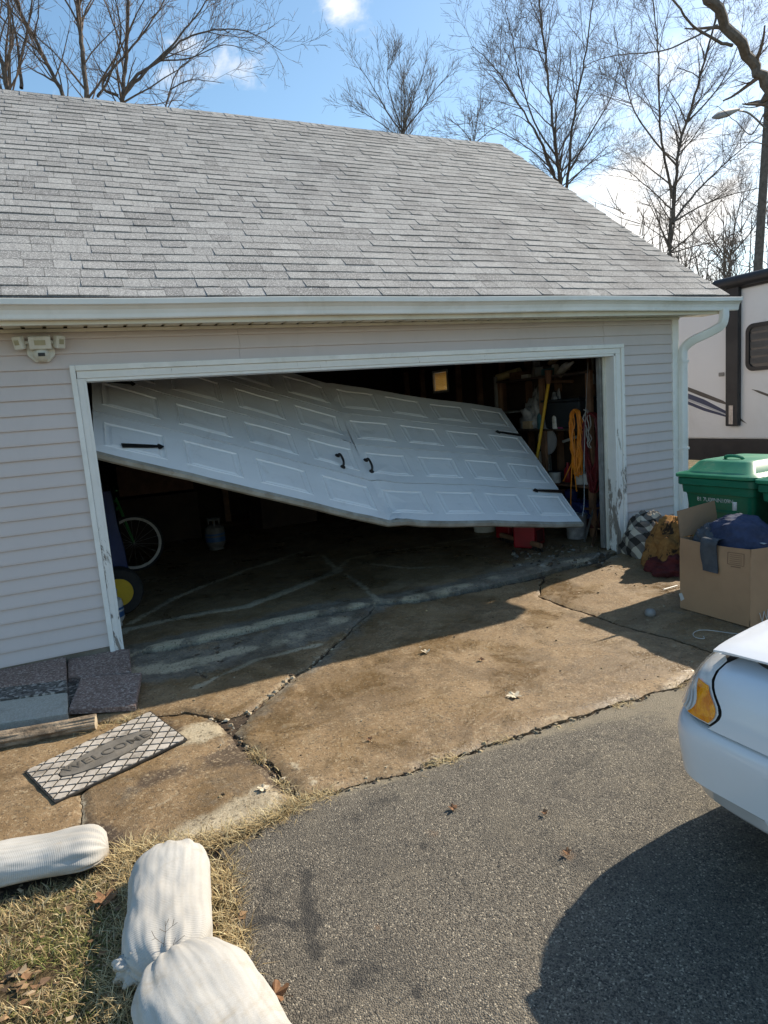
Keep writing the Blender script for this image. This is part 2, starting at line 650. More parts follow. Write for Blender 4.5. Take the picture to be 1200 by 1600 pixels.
def m_asphalt():
    n = NT('asphalt')
    r, g, b = n.attr()
    v1 = n.vor(185, out='Color')
    s3 = n.nt.nodes.new('ShaderNodeSeparateColor')
    n.L(v1, s3.inputs[0])
    v2 = n.vor(320, out='Color')
    s4 = n.nt.nodes.new('ShaderNodeSeparateColor')
    n.L(v2, s4.inputs[0])
    c = n.mix(s4.outputs[0], (.060, .052, .041), (.225, .195, .152))
    c = n.mix(n.math('MULTIPLY', n.step(s3.outputs[0], .62, .95), .6), c, (.27, .24, .19))
    c = n.mix(n.math('MULTIPLY', n.step(s3.outputs[1], .90, .96), .8), c, (.48, .42, .32))
    c = n.mix(n.math('MULTIPLY', n.step(s3.outputs[2], .7, .95), .8), c, (.026, .025, .023))
    big = n.step(n.noise(1.7, 7, .6, .4), .45, .7)
    c = n.mix(n.math('MULTIPLY', big, .35), c, (.05, .047, .042))
    c = n.mix(n.math('MULTIPLY', n.step(n.noise(3.3, 9, .7, .6), .5, .7), .42), c, (.24, .205, .15))
    c = n.mix(n.math('MULTIPLY', n.step(n.noise(2.4, 9, .74, .7, n.pos((1, 1, 1), (0, 0, 1.1))), .54, .66), .45), c, (.04, .038, .036))
    dk = n.step(n.math('ADD', g, n.math('MULTIPLY', n.math('SUBTRACT', n.noise(7, 10, .78, .9), .5), 2.4)), .32, .95)
    c = n.mix(n.math('MULTIPLY', dk, .78), c, (.024, .024, .024))
    pl = n.step(n.math('ADD', r, n.math('MULTIPLY', n.math('SUBTRACT', n.noise(16, 9, .75, .5), .5), 1.3)), .3, .8)
    c = n.mix(n.math('MULTIPLY', pl, .7), c, (.30, .255, .18))
    rs = n.step(n.math('ADD', b, n.math('MULTIPLY', n.math('SUBTRACT', n.noise(30, 6), .5), .7)), .4, .8)
    c = n.mix(n.math('MULTIPLY', rs, .45), c, (.22, .12, .06))
    n.set(c, .82, 0, .45)
    h = n.math('ADD', n.math('MULTIPLY', s3.outputs[0], .6), n.math('MULTIPLY', n.vor(185), -1.0))
    h = n.math('ADD', h, n.math('MULTIPLY', s4.outputs[1], .4))
    n.bump(h, .8, .007)
    return n.m


def m_attr(name, rough=.8, spec=.3, trans=0.0):
    n = NT(name)
    a = n.nt.nodes.new('ShaderNodeAttribute')
    a.attribute_name = 'wear'
    n.L(a.outputs['Color'], n.b.inputs['Base Color'])
    n.b.inputs['Roughness'].default_value = rough
    n.b.inputs['Specular IOR Level'].default_value = spec
    return n.m


def m_stone(name, c1, c2, c3, sc=70):
    n = NT(name)
    v = n.vor(sc, out='Color')
    s3 = n.nt.nodes.new('ShaderNodeSeparateColor')
    n.L(v, s3.inputs[0])
    c = n.mix(s3.outputs[0], c1, c2)
    c = n.mix(n.math('MULTIPLY', n.step(s3.outputs[1], .72, .9), .8), c, c3)
    c = n.mix(n.math('MULTIPLY', n.step(n.noise(7, 7, .7), .5, .75), .4), c, (.12, .085, .055))
    n.set(c, .9, 0, .3)
    n.bump(n.math('ADD', s3.outputs[2], n.noise(140, 4)), .6, .004)
    return n.m


def m_sack():
    n = NT('sandbag_weave')
    x, y, z = n.sepxyz()
    c = n.mix(n.step(n.noise(3.5, 7, .6), .3, .72), (.48, .47, .44), (.39, .375, .345))
    c = n.mix(n.math('MULTIPLY', n.step(n.noise(11, 9, .75, .4), .57, .78), .5), c, (.36, .30, .22))
    lw = n.attr()
    thread = n.math('SINE', n.math('ADD', n.math('MULTIPLY', lw[0], 210.0), n.math('MULTIPLY', n.noise(6, 4), 5.0)))
    c = n.mix(n.step(thread, .1, 1.0, 0, .22), c, (.33, .31, .27))
    c = n.mix(n.math('MULTIPLY', n.step(n.noise(4.2, 10, .78, .8), .52, .70), .55), c, (.34, .285, .21))
    low = n.step(z, .06, -.01)
    c = n.mix(n.math('MULTIPLY', low, n.step(n.noise(18, 6), .35, .6)), c, (.25, .19, .12))
    n.set(c, .75, 0, .3)
    a = n.nt.nodes.new('ShaderNodeAttribute')
    a.attribute_name = 'wear'
    sp = n.nt.nodes.new('ShaderNodeSeparateColor')
    n.L(a.outputs['Color'], sp.inputs[0])
    wv = n.math('SINE', n.math('ADD', n.math('MULTIPLY', sp.outputs[0], 260.0), n.math('MULTIPLY', n.noise(9, 5), 9.0)))
    wu = n.math('SINE', n.math('MULTIPLY', sp.outputs[1], 900.0))
    n.bump(n.math('ADD', n.math('ADD', n.math('MULTIPLY', wv, .05), n.math('MULTIPLY', wu, .06)), n.math('MULTIPLY', n.noise(7, 8, .62, .6), 1.0)), .5, .007)
    return n.m


def m_plaid():
    n = NT('buffalo_plaid')
    a, b, c_ = n.attr()

    def band(v, k):
        return n.math('GREATER_THAN', n.math('FRACT', n.math('MULTIPLY', v, k)), .5)
    u1, v1 = band(a, 6.0), band(b, 6.0)
    both = n.math('MULTIPLY', u1, v1)
    one = n.math('SUBTRACT', n.math('MAXIMUM', u1, v1), both)
    c = n.mix(one, (.60, .55, .45), (.17, .155, .14))
    c = n.mix(both, c, (.014, .013, .014))
    c = n.mix(n.math('MULTIPLY', n.noise(180, 4), .3), c, (.2, .18, .15))
    n.set(c, .95, 0, .1)
    n.bump(n.noise(90, 6, .7), .6, .006)
    return n.m


def m_rug():
    n = NT('tan_shag')
    c = n.mix(n.step(n.noise(28, 8, .7), .3, .7), (.44, .235, .085), (.27, .135, .05))
    c = n.mix(n.step(n.noise(7, 7, .7, .8), .53, .6), c, (.06, .04, .03))
    n.set(c, .98, 0, .1)
    n.bump(n.noise(120, 6, .8), 1.0, .012)
    return n.m


def m_carpaint():
    n = NT('white_car_paint')
    n.set(n.mix(n.step(n.noise(3, 5), .3, .7), (.70, .72, .75), (.67, .69, .72)), .32, 0, .5)
    n.b.inputs['Coat Weight'].default_value = .8
    n.b.inputs['Coat Roughness'].default_value = .07
    return n.m


def m_amber():
    n = NT('amber_lens')
    v = n.vor(120)
    n.set(n.mix(n.step(n.noise(26, 3), .35, .65), (.95, .36, .008), (.72, .19, .004)), .12, 0, .6)
    n.b.inputs['Coat Weight'].default_value = 1.0
    n.bump(v, .35, .004)
    return n.m


def m_clear():
    n = NT('clear_lens')
    n.set(n.mix(n.noise(60, 3), (.74, .75, .74), (.60, .61, .60)), .2, .0, .6)
    n.b.inputs['Coat Weight'].default_value = 1.0
    return n.m


def m_blind():
    n = NT('window_blind')
    n.set((.74, .55, .26), .7)
    t = n.nt.nodes.new('ShaderNodeBsdfTranslucent')
    t.inputs['Color'].default_value = (.85, .62, .26, 1)
    ad = n.nt.nodes.new('ShaderNodeMixShader')
    ad.inputs[0].default_value = .6
    n.L(n.b.outputs[0], ad.inputs[1])
    n.L(t.outputs[0], ad.inputs[2])
    n.L(ad.outputs[0], n.out.inputs[0])
    return n.m


M['peel'] = m_peel()
M['siding'] = m_siding()
M['door'] = m_door()
M['shingle'] = m_shingle()
M['concrete'] = m_ground('muddy_concrete')
M['asphalt'] = m_asphalt()
M['blades'] = m_attr('grass_blades')
M['crumbs'] = m_attr('stone_crumbs', .9)
M['red_paver'] = m_stone('red_paver', (.31, .22, .185), (.16, .11, .09), (.46, .38, .33), 95)
M['pebble_paver'] = m_stone('pebble_paver', (.17, .16, .145), (.05, .046, .042), (.42, .40, .36), 55)
M['pale_block'] = m_stone('pale_block', (.44, .42, .36), (.37, .35, .30), (.5, .48, .42), 160)
M['sack'] = m_sack()
M['plaid'] = m_plaid()
M['rug'] = m_rug()
M['red_cloth'] = pm('red_cloth', (.11, .02, .022), (.065, .013, .014), 9, .9, .5, 40, .01)
M['car'] = m_carpaint()
M['amber'] = m_amber()
M['clear'] = m_clear()
M['blind'] = m_blind()
M['log'] = pm('old_timber', (.32, .245, .17), (.12, .088, .06), 9, .85, .9, 30, .015)
M['log_end'] = pm('timber_end', (.46, .38, .27), (.3, .23, .16), 18, .85, .5, 60)

# ------------------------------------------------------------------ the ground
mb = MB()
mb.grid(lambda u, v: ((u-.5)*700, (v-.5)*700, -.075), 40, 40)
g_n = NT('yard_ground')
gc = g_n.mix(g_n.step(g_n.noise(2.2, 9, .7), .35, .65), (.105, .075, .042), (.17, .135, .075))
gc = g_n.mix(g_n.step(g_n.noise(.5, 6), .5, .65), gc, (.085, .088, .035))
g_n.set(gc, .95, 0, .2)
g_n.bump(g_n.noise(20, 8, .75), .9, .03)
setting(mb.build('ground', g_n.m, recalc=False))


def polyline_dist(P, line):
    P = np.asarray(P)
    d = np.full(len(P), 1e9)
    L_ = np.asarray(line)
    for a, b in zip(L_[:-1], L_[1:]):
        ab = b-a
        t = np.clip(((P-a) @ ab)/(ab @ ab+1e-12), 0, 1)
        d = np.minimum(d, np.linalg.norm(P-(a+t[:, None]*ab), axis=1))
    return d


def jitter_poly(poly, step=.03, amp=.008, fixed=(), freq=9.0):
    out = []
    n = len(poly)
    for i in range(n):
        a, b = np.array(poly[i]), np.array(poly[(i+1) % n])
        L_ = np.linalg.norm(b-a)
        k = max(1, int(L_/step))
        for j in range(k):
            q = a+(b-a)*j/k
            if i in fixed:
                out.append(tuple(q))
                continue
            out.append((q[0]+amp*1.6*nz(q[0], q[1], 3.1, freq)+amp*1.3*nz(q[0], q[1], 8.1, freq*3.4),
                        q[1]+amp*1.6*nz(q[0], q[1], 5.7, freq)+amp*1.3*nz(q[0], q[1], 1.1, freq*3.4)))
    return out


def inside(P, poly):
    P = np.asarray(P)
    x, y = P[:, 0], P[:, 1]
    r = np.zeros(len(P), bool)
    n = len(poly)
    for i in range(n):
        x1, y1 = poly[i]
        x2, y2 = poly[(i+1) % n]
        c = ((y1 > y) != (y2 > y)) & (x < (x2-x1)*(y-y1)/((y2-y1) if abs(y2-y1) > 1e-12 else 1e-12)+x1)
        r ^= c
    return r


def slab(name, poly, zf, wf, mat, parent, step=.035, depth=.09, amp=.011, fixed=(), jstep=.02):
    b = jitter_poly(poly, jstep, amp, fixed)
    B = np.array(b)
    xs = np.arange(B[:, 0].min(), B[:, 0].max(), step)
    ys = np.arange(B[:, 1].min(), B[:, 1].max(), step)
    rng = np.random.RandomState(5)
    G = np.array([(x, y) for x in xs for y in ys])
    G = G + rng.uniform(-.3, .3, G.shape)*step
    G = G[inside(G, b)]
    if len(G):
        G = G[polyline_dist(G, b+[b[0]]) > step*.45]
    V = [Vector(p) for p in b]+[Vector(p) for p in G]
    nb = len(b)
    ov, oe, of, *_ = delaunay_2d_cdt(V, [], [list(range(nb))], 1, 1e-5)
    P = np.array([(p.x, p.y) for p in ov])
    d = polyline_dist(P, b+[b[0]])
    Z = zf(P, d)
    W = wf(P, d)
    mb = MB()
    mb.v = [(x, y, z) for (x, y), z in zip(P, Z)]
    mb.f = [tuple(f) for f in of]
    # edges that belong to one triangle only carry the broken side faces
    cnt = {}
    for f in of:
        for i in range(len(f)):
            e = (f[i], f[(i+1) % len(f)])
            k = tuple(sorted(e))
            cnt.setdefault(k, []).append(e)
    cols = [tuple(w)+(1,) for w in W]
    low = {}
    for k, es in cnt.items():
        if len(es) == 1:
            a, c = es[0]
            for i in (a, c):
                if i not in low:
                    low[i] = len(mb.v)
                    x, y, z = mb.v[i]
                    mb.v.append((x, y, z-depth))
                    cols.append((.1, .6, .4, 1))
            mb.f.append((c, a, low[a], low[c]))
    return mb.build(name, mat, parent, smooth=True, recalc=False, colors=cols)


def px(*pts):
    return gxy(pts)


RIDGE_THIN = px((190, 995), (197, 990), (253, 978), (327, 963), (387, 953), (423, 940), (473, 920), (527, 897))
RIDGE_WIDE = px((205, 1028), (223, 1023), (290, 1008), (373, 990), (440, 973), (523, 957), (585, 947), (650, 937), (750, 915), (800, 902), (850, 888), (945, 874))
RIDGE_FAR = px((205, 980), (273, 940), (340, 913), (407, 888), (473, 867))
FINE = [px((300, 1030), (318, 1024), (337, 1017), (343, 1028), (348, 1041)), px((337, 1017), (368, 1012), (372, 1002)), px((368, 1012), (380, 1004)), px((262, 1050), (300, 1045), (322, 1058))]
WEBS = [px((527, 897), (545, 878), (610, 866), (700, 852), (790, 838)), px((540, 900), (570, 925), (590, 943)), px((527, 897), (505, 872), (440, 880), (405, 890)), px((700, 890), (640, 893), (560, 884))]
CRACK = [(588, 950), (574, 966), (560, 975), (540, 993), (520, 1012), (497, 1032), (478, 1048), (455, 1060), (440, 1075), (420, 1090), (400, 1107), (382, 1125), (366, 1142)]
GREY_ZONE = px((215, 1050), (300, 1040), (400, 1015), (500, 985), (540, 968))
JOINT = [(842, 930), (880, 945), (930, 960), (985, 980), (1030, 990), (1080, 1005), (1130, 1024)]


def bumps(P, s, seed):
    return np.array([noise.fractal(Vector((x*s, y*s, seed)), 1.0, 2.0, 5) for x, y in P])


def rise(P):
    t = np.clip((P[:, 1]+.75)/.7, 0, 1)
    return .034*t*t*(3-2*t)


def z_apron(P, d):
    z = rise(P)+.006*bumps(P, 2.2, 1.3)+.0035*bumps(P, 14, 4.0)
    z += .009*np.exp(-(polyline_dist(P, RIDGE_WIDE)/.06)**2)*(1+1.2*bumps(P, 9, 2.2))
    z += .012*np.exp(-(polyline_dist(P, RIDGE_THIN)/.03)**2)*(1+.6*bumps(P, 9, 2.9))
    z += .010*np.exp(-(polyline_dist(P, RIDGE_FAR)/.02)**2)
    for ck in FINE:
        z -= .012*np.exp(-(polyline_dist(P, ck)/.007)**2)
    return z-.014*np.exp(-(d/.018)**2)


def w_common(P, d):
    W = np.zeros((len(P), 3))
    wob = .05*bumps(P, 5, 3.3)
    W[:, 0] += (.66+.75*bumps(P, 5, 8.8))*np.exp(-((polyline_dist(P, RIDGE_WIDE)+wob)/.08)**2)
    W[:, 0] += 1.3*np.exp(-(polyline_dist(P, RIDGE_THIN)/.05)**2)
    for web in WEBS:
        W[:, 0] += .85*np.exp(-(polyline_dist(P, web)/.03)**2)
    W[:, 0] += 1.1*np.exp(-(polyline_dist(P, RIDGE_FAR)/.035)**2)
    W[:, 2] += .8*np.exp(-(polyline_dist(P, RIDGE_WIDE)/.16)**2)
    return W


def blob(P, c, r, a=1.0):
    c = np.array(c)
    return a*np.exp(-(np.linalg.norm((P-c)/np.array(r), axis=1))**2)


def w_main(P, d):
    W = w_common(P, d)
    W[:, 0] += .42*np.exp(-(polyline_dist(P, px(*CRACK))/.06)**2)
    W[:, 0] += blob(P, atZ(445, 1135)[:2], (.07, .05), .55)
    W[:, 2] += .55*np.exp(-(polyline_dist(P, px(*CRACK))/.16)**2)
    bottom = px((470, 1240), (610, 1210), (760, 1160), (940, 1103), (1060, 1066))
    W[:, 0] += .30*np.exp(-(polyline_dist(P, bottom)/.10)**2)
    W[:, 0] += .55*np.exp(-(polyline_dist(P, px((450, 1190), (465, 1200), (490, 1222)))/.018)**2)
    W[:, 1] += .4*np.exp(-(d/.03)**2)
    W[:, 0] += .3*np.exp(-(polyline_dist(P, px(*JOINT))/.05)**2)
    return W


def w_right(P, d):
    W = w_common(P, d)
    W[:, 2] += .75*np.clip((P[:, 0]-3.2)/1.2, 0, 1)*np.clip((-P[:, 1]-.9)/.8, 0, 1)
    W[:, 1] += .3*np.exp(-(d/.03)**2)
    W[:, 0] += .25*np.exp(-(polyline_dist(P, px(*JOINT))/.05)**2)
    return W


def w_left(P, d):
    W = w_common(P, d)
    W[:, 2] += 1.2*np.exp(-(polyline_dist(P, GREY_ZONE)/.24)**2)
    W[:, 0] += .4*np.exp(-(polyline_dist(P, GREY_ZONE)/.12)**2)
    W[:, 0] += .55*np.exp(-(polyline_dist(P, px(*CRACK[4:]))/.07)**2)
    W[:, 0] += blob(P, atZ(300, 1085)[:2], (.12, .05), .35)
    W[:, 0] += .75*np.exp(-((polyline_dist(P, px((300, 1075), (330, 1062), (400, 1032), (457, 1018), (500, 1008)))+.03*bumps(P, 6, 1.1))/.03)**2)
    W[:, 0] += .7*np.exp(-((polyline_dist(P, px((240, 1050), (300, 1038), (380, 1018)))+.03*bumps(P, 6, 4.1))/.05)**2)
    W[:, 0] += .6*np.clip(bumps(P, 3.3, 12.0), 0, 1)*np.exp(-(polyline_dist(P, GREY_ZONE)/.3)**2)
    for ck in FINE:
        W[:, 1] += 1.2*np.exp(-(polyline_dist(P, ck)/.008)**2)
    W[:, 1] += .3*np.exp(-(d/.03)**2)
    return W


def w_low(P, d):
    W = np.zeros((len(P), 3))
    W[:, 2] += .30+.3*bumps(P, 2.6, 2.6)
    W[:, 1] += .5*bumps(P, 3.1, 6.6)+.22
    W[:, 0] += blob(P, atZ(312, 1145)[:2], (.13, .12), 1.35)
    W[:, 0] += blob(P, atZ(390, 1258)[:2], (.18, .12), .85)
    W[:, 0] += blob(P, atZ(330, 1288)[:2], (.28, .08), .8)
    W[:, 0] += blob(P, atZ(408, 1232)[:2], (.04, .02), 1.0)
    W[:, 0] += .5*np.exp(-(polyline_dist(P, px((235, 1262), (265, 1250), (290, 1232)))/.018)**2)
    W[:, 1] += blob(P, atZ(355, 1178)[:2], (.10, .09), 1.0)
    W[:, 1] += blob(P, atZ(250, 1215)[:2], (.2, .09), .5)
    W[:, 1] += .4*np.exp(-(d/.03)**2)
    W[:, 0] += .8*np.exp(-(polyline_dist(P, px((128, 1238), (127, 1290)))/.012)**2)
    return W


apron = bpy.data.objects.new('concrete_apron', None)
COL.objects.link(apron)
setting(apron)
S_main = px(*CRACK)+px((385, 1158), (405, 1172), (425, 1190), (445, 1212), (470, 1241), (510, 1234), (560, 1222), (610, 1210), (660, 1195), (710, 1178), (760, 1160), (820, 1142), (880, 1122), (940, 1103), (1000, 1085), (1060, 1067)) \
    + px(*[(x-1, y+1) for x, y in reversed(JOINT)])+px((845, 906), (800, 915), (750, 926), (650, 945))
slab('slab', S_main, z_apron, w_main, M['concrete'], apron)
S_right = px(*[(x+.5, y-.5) for x, y in JOINT])+[(3.05, -2.6), (5.85, -2.75), (5.85, -.05), (5.0, -.02), (4.86, -.03)]+px((945, 880), (900, 890), (850, 903))
slab('slab', S_right, z_apron, w_right, M['concrete'], apron, step=.05)
crack_l = [(x-(1.5 if i < 4 else 4), y-(1.5 if i < 4 else 3)) for i, (x, y) in enumerate(CRACK)]
S_left = px(*crack_l[:-2])+px((372, 1116), (345, 1121), (320, 1114), (290, 1111), (255, 1114), (215, 1117))+[(-.3, -1.08), (-3.2, -1.0), (-3.2, -.02), (-.05, -.02)]+px((205, 1031), (290, 1016), (373, 997), (440, 980), (523, 964), (575, 953))
slab('slab', S_left, z_apron, w_left, M['concrete'], apron, step=.024)
S_low = px((215, 1120), (255, 1117), (290, 1114), (318, 1119), (340, 1127), (358, 1143), (372, 1163), (395, 1182), (415, 1202), (432, 1222), (455, 1243), (440, 1265), (390, 1288), (330, 1312), (260, 1325), (190, 1320), (130, 1296), (128, 1262), (128, 1236), (150, 1205), (180, 1160))
slab('slab', S_low, lambda P, d: z_apron(P, d)-.02*np.exp(-(np.linalg.norm(P-np.array(atZ(356, 1172)[:2]), axis=1)/.08)**2), w_low, M['concrete'], apron)
p0, p1 = atZ(126, 1238)[:2], atZ(127, 1300)[:2]
S_low2 = [tuple(p0), tuple(p1)]+[(-.6, -2.32), (-3.2, -2.35), (-3.2, -1.02), (-.3, -1.10)]+px((211, 1124), (176, 1160), (146, 1205))
slab('slab', S_low2, z_apron, lambda P, d: w_low(P, d)*.6, M['concrete'], apron)

floor_o = bpy.data.objects.new('garage_floor', None)
COL.objects.link(floor_o)
setting(floor_o)


def w_in(P, d):
    W = w_common(P, d)
    W[:, 1] += .36*np.clip(P[:, 1]-.1, 0, 1)  # soil tone deepens inward, also painting in the dim interior
    W[:, 0] += blob(P, atZ(430, 925)[:2], (.35, .3), .3)
    W[:, 2] += .3
    return W


wide_b = px((203, 1028), (223, 1022), (290, 1010), (373, 992), (440, 975), (523, 959), (585, 947), (650, 940), (750, 920), (800, 909), (850, 896), (935, 875))
S_in = wide_b+[(4.86, .02), (5.56, .02), (5.56, 6.6), (-.75, 6.6), (-.75, .1), (-.02, .02)]
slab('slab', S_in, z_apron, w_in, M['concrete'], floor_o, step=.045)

# bed of damp soil under and between the slabs
mb = MB()
mb.grid(lambda u, v: (-3.4+u*9.6, -2.85+v*2.9, -.026+.012*nz(u*9.6, v*2.9, .3, 7)), 96, 30)
setting(mb.build('soil', M['soil'], recalc=False, smooth=True))

# asphalt drive
TOPEDGE = px((340, 1318), (400, 1293), (440, 1271), (475, 1245), (520, 1235), (560, 1225), (610, 1213), (660, 1198), (710, 1181), (760, 1163), (820, 1145), (880, 1125), (940, 1106), (1000, 1088), (1060, 1070))
LEFTEDGE = px((352, 1345), (362, 1400), (372, 1470), (375, 1520), (420, 1590))
drive_poly = TOPEDGE+[(3.05, -2.66), (5.9, -2.8), (5.9, -9.5), (-.1, -9.5), (.1, -4.2)]+list(reversed(LEFTEDGE))
CRK2 = px((520, 1490), (560, 1515), (600, 1518), (650, 1552), (690, 1560))
CRK = px((650, 1298), (662, 1325), (672, 1345), (690, 1357), (702, 1365))


def z_drive(P, d):
    z = -.006+.007*bumps(P, 1.2, 7.0)+.0025*bumps(P, 16, 2.0)
    z -= .010*np.exp(-(polyline_dist(P, CRK)/.006)**2)+.006*np.exp(-(polyline_dist(P, CRK2)/.005)**2)
    return z-.010*np.exp(-(d/.02)**2)


def w_drive(P, d):
    W = np.zeros((len(P), 3))
    top = TOPEDGE+[(3.05, -2.66)]
    t = polyline_dist(P, top)
    W[:, 0] += .95*np.exp(-(t/.06)**2)
    right = np.clip((P[:, 0]-1.3)/1.0, 0, 1)
    W[:, 0] += .5*right*np.exp(-(t/.13)**2)+.42*right+.3*bumps(P, 1.7, 5.2)*(.4+right)
    P0 = P
    P = P+np.stack([.035*bumps(P, 7, 3.1), .035*bumps(P, 7, 6.1)], 1)
    W[:, 1] += .9*np.exp(-(polyline_dist(P, px((478, 1370), (488, 1420), (498, 1485)))/.026)**2)
    W[:, 1] += .6*np.exp(-(polyline_dist(P, px((500, 1590), (540, 1570), (560, 1540)))/.03)**2)
    W[:, 1] += .5*np.exp(-(polyline_dist(P, px((380, 1450), (430, 1430), (450, 1440)))/.03)**2)
    W[:, 1] += .5*np.exp(-(polyline_dist(P, px((600, 1460), (650, 1500), (655, 1545)))/.025)**2)
    W[:, 1] += .6*np.exp(-(polyline_dist(P, px((570, 1370), (590, 1405), (630, 1450)))/.018)**2)
    W[:, 1] += .65*np.exp(-(polyline_dist(P, px((545, 1275), (585, 1262), (620, 1248)))/.05)**2)
    W[:, 1] += .55*np.exp(-(polyline_dist(P, px((810, 1180), (890, 1183)))/.03)**2)
    W[:, 1] += .5*np.exp(-(polyline_dist(P, px((880, 1143), (960, 1150), (1000, 1150)))/.02)**2)
    P = P0
    W[:, 1] += .9*np.exp(-(polyline_dist(P, CRK)/.009)**2)
    W[:, 1] += .8*np.exp(-(polyline_dist(P, CRK2)/.006)**2)
    W[:, 1] += .42*np.exp(-(P[:, 0]-.2)**2/.2)+.45*bumps(P, 1.3, 9.2)
    W[:, 2] += blob(P, atZ(675, 1300)[:2], (.05, .04), .8)
    W[:, 2] += blob(P, atZ(593, 1450)[:2], (.03, .03), .7)
    W[:, 2] += blob(P, atZ(885, 1335)[:2], (.05, .04), .9)
    return W


setting(slab('asphalt_driveway', drive_poly, z_drive, w_drive, M['asphalt'], None, step=.036, depth=.07, amp=.016))
# ------------------------------------------------------------------ the garage
garage = thing('garage', 'grey shingled garage with mauve vinyl siding and a wide open doorway', 'garage')
X0, X1, XL = -.02, 4.862, -3.4
H = 2.045
XC = 5.70                                            # right corner of the front wall
EAVE_Y, EAVE_Z = -.375, 2.535
RIDGE_Y, RIDGE_Z = 3.336, 5.315
SL = math.atan2(RIDGE_Z-EAVE_Z, RIDGE_Y-EAVE_Y)
RAKE = 6.0


def lap(mb, xa, xb, z, h=.1005, y=0.0):
    """one clapboard: bottom edge proud, top edge tucked in"""
    prof = [(y-.003, z+h+.004), (y-.006, z+h), (y-.021, z+.014), (y-.021, z+.0015), (y-.012, z-.0015), (y-.003, z-.001)]
    n = max(1, int((xb-xa)/.35))
    k = len(prof)
    for i in range(n+1):
        d = xa+(xb-xa)*i/n
        wz = .0022*nz(d*1.3, z*9, 1.0)+.0012*nz(d*4, z*13, 5.0)
        wy = .0022*nz(d*1.1, z*7, 8.0)
        mb.v += [(d, a+wy*(1 if q_ > 1 else 0), b+(wz if 1 < q_ else 0)) for q_, (a, b) in enumerate(prof)]
    for i in range(n):
        for q_ in range(k):
            mb.f.append((i*k+q_, i*k+(q_+1) % k, (i+1)*k+(q_+1) % k, (i+1)*k+q_))
    mb.f.append(tuple(reversed(range(k))))
    mb.f.append(tuple(n*k+q_ for q_ in range(k)))
    return mb


# front wall: sheathing with the boards on it
mb = MB()
mb.bbox((XL, 0, .02), (X0-.02, .09, 2.42))
mb.bbox((X0-.02, 0.001, H+.02), (X1+.02, .09, 2.42))
mb.bbox((X1+.02, 0, .02), (XC-.002, .09, 2.42))
fw = mb.build('front_wall', M['wood_dark'], garage)
zb = .107
for k in range(23):
    z = zb+k*.1005
    if z > 2.36:
        break
    hh = min(.1005, 2.378-z)
    if z+.05 < H+.08:
        lap(MB(), XL, -.09, z, hh).build('siding_board', M['siding'], fw)
        zr = z+.008
        lap(MB(), 4.96, XC-.055, zr, hh).build('siding_board', M['siding'], fw)
    else:
        cut = 1.10 if k % 2 == 0 else 1.108
        a = -3.4
        lap(MB(), a, cut, z, hh).build('siding_board', M['siding'], fw)
        cut2 = 4.72
        lap(MB(), cut+.002, cut2, z, hh, .002).build('siding_board', M['siding'], fw)
        lap(MB(), cut2+.002, XC-.055, z, hh).build('siding_board', M['siding'], fw)
MB().bbox((XL, -.012, -.06), (-.03, .1, .105)).build('foundation', M['foundation'], garage)
MB().bbox((4.9, -.012, -.06), (XC, .1, .105)).build('foundation', M['foundation'], garage)
mb = MB()
mb.bbox((XC-.06, -.028, .08), (XC+.03, .0, 2.40))
mb.bbox((XC+.001, 0.0, .08), (XC+.03, .07, 2.40))
mb.build('corner_post', M['white_trim'], garage, bevel=.004)

# door frame: outer moulding, flat casing and jambs
fr = MB()
fr.bbox((-.058, -.026, .0), (X0, .02, H-.001))
fo = fr.build('door_casing', M['peel'], garage, bevel=.002)
MB().bbox((-.094, -.04, .06), (-.059, .0, H+.092)).build('door_moulding', M['white_trim'], garage, bevel=.004)
MB().bbox((X0, -.018, .0), (X0+.022, .15, H)).build('door_jamb', M['peel'], garage)
MB().bbox((X0-.034, -.026, H+.001), (X1+.058, .02, H+.052)).build('door_casing', M['peel'], garage, bevel=.002)
MB().bbox((-.058, -.04, H+.053), (X1+.098, .0, H+.092)).build('door_moulding', M['white_trim'], garage, bevel=.004)
MB().bbox((X0+.02, -.018, H-.02), (X1-.02, .15, H)).build('door_jamb', M['white_trim'], garage)
MB().bbox((X1, -.026, .0), (X1+.058, .02, H)).build('door_casing', M['peel'], garage, bevel=.002)
MB().bbox((X1+.06, -.04, .03), (X1+.098, .0, H+.052)).build('door_moulding', M['peel'], garage, bevel=.004)
MB().bbox((X1-.022, -.018, .0), (X1, .15, H-.021)).build('door_jamb', M['peel'], garage)
MB().bbox((X1-.05, .10, .0), (X1-.023, .118, H-.021)).build('door_stop', M['light_plastic'], garage)

# soffit with ribbed panels, its wall channel, fascia
sf = MB()
sf.bbox((XL, -.285, 2.4015), (RAKE-.02, -.012, 2.408))
so1 = sf.build('soffit', M['soffit'], garage)
pitch = .128
me_panel = None
for k in range(int((RAKE-.02-XL)/pitch)):
    x = XL+k*pitch
    if me_panel is None:
        pb = MB()
        prof = [(0, 2.388), (pitch*.80, 2.388), (pitch*.83, 2.3985), (pitch*.985, 2.3985), (pitch*.985, 2.401), (0, 2.401)]
        pb.prism(prof, -.285, -.012, lambda a, b, d: (a, d, b))
        o = pb.build('soffit_panel', M['soffit'], so1)
        me_panel = o.data
    else:
        o = bpy.data.objects.new('soffit_panel', me_panel)
        COL.objects.link(o)
        o.parent = so1
    o.location = (x, 0, .0009*nz(x*7, 1, 2))
mb = MB()
mb.bbox((XL, -.040, 2.362), (XC+.03, -.018, 2.385))
mb.build('soffit_channel', M['soffit'], garage, bevel=.003)
mb = MB()
mb.bbox((XL, -.300, 2.372), (RAKE, -.286, 2.52))
mb.build('fascia', M['soffit'], garage)

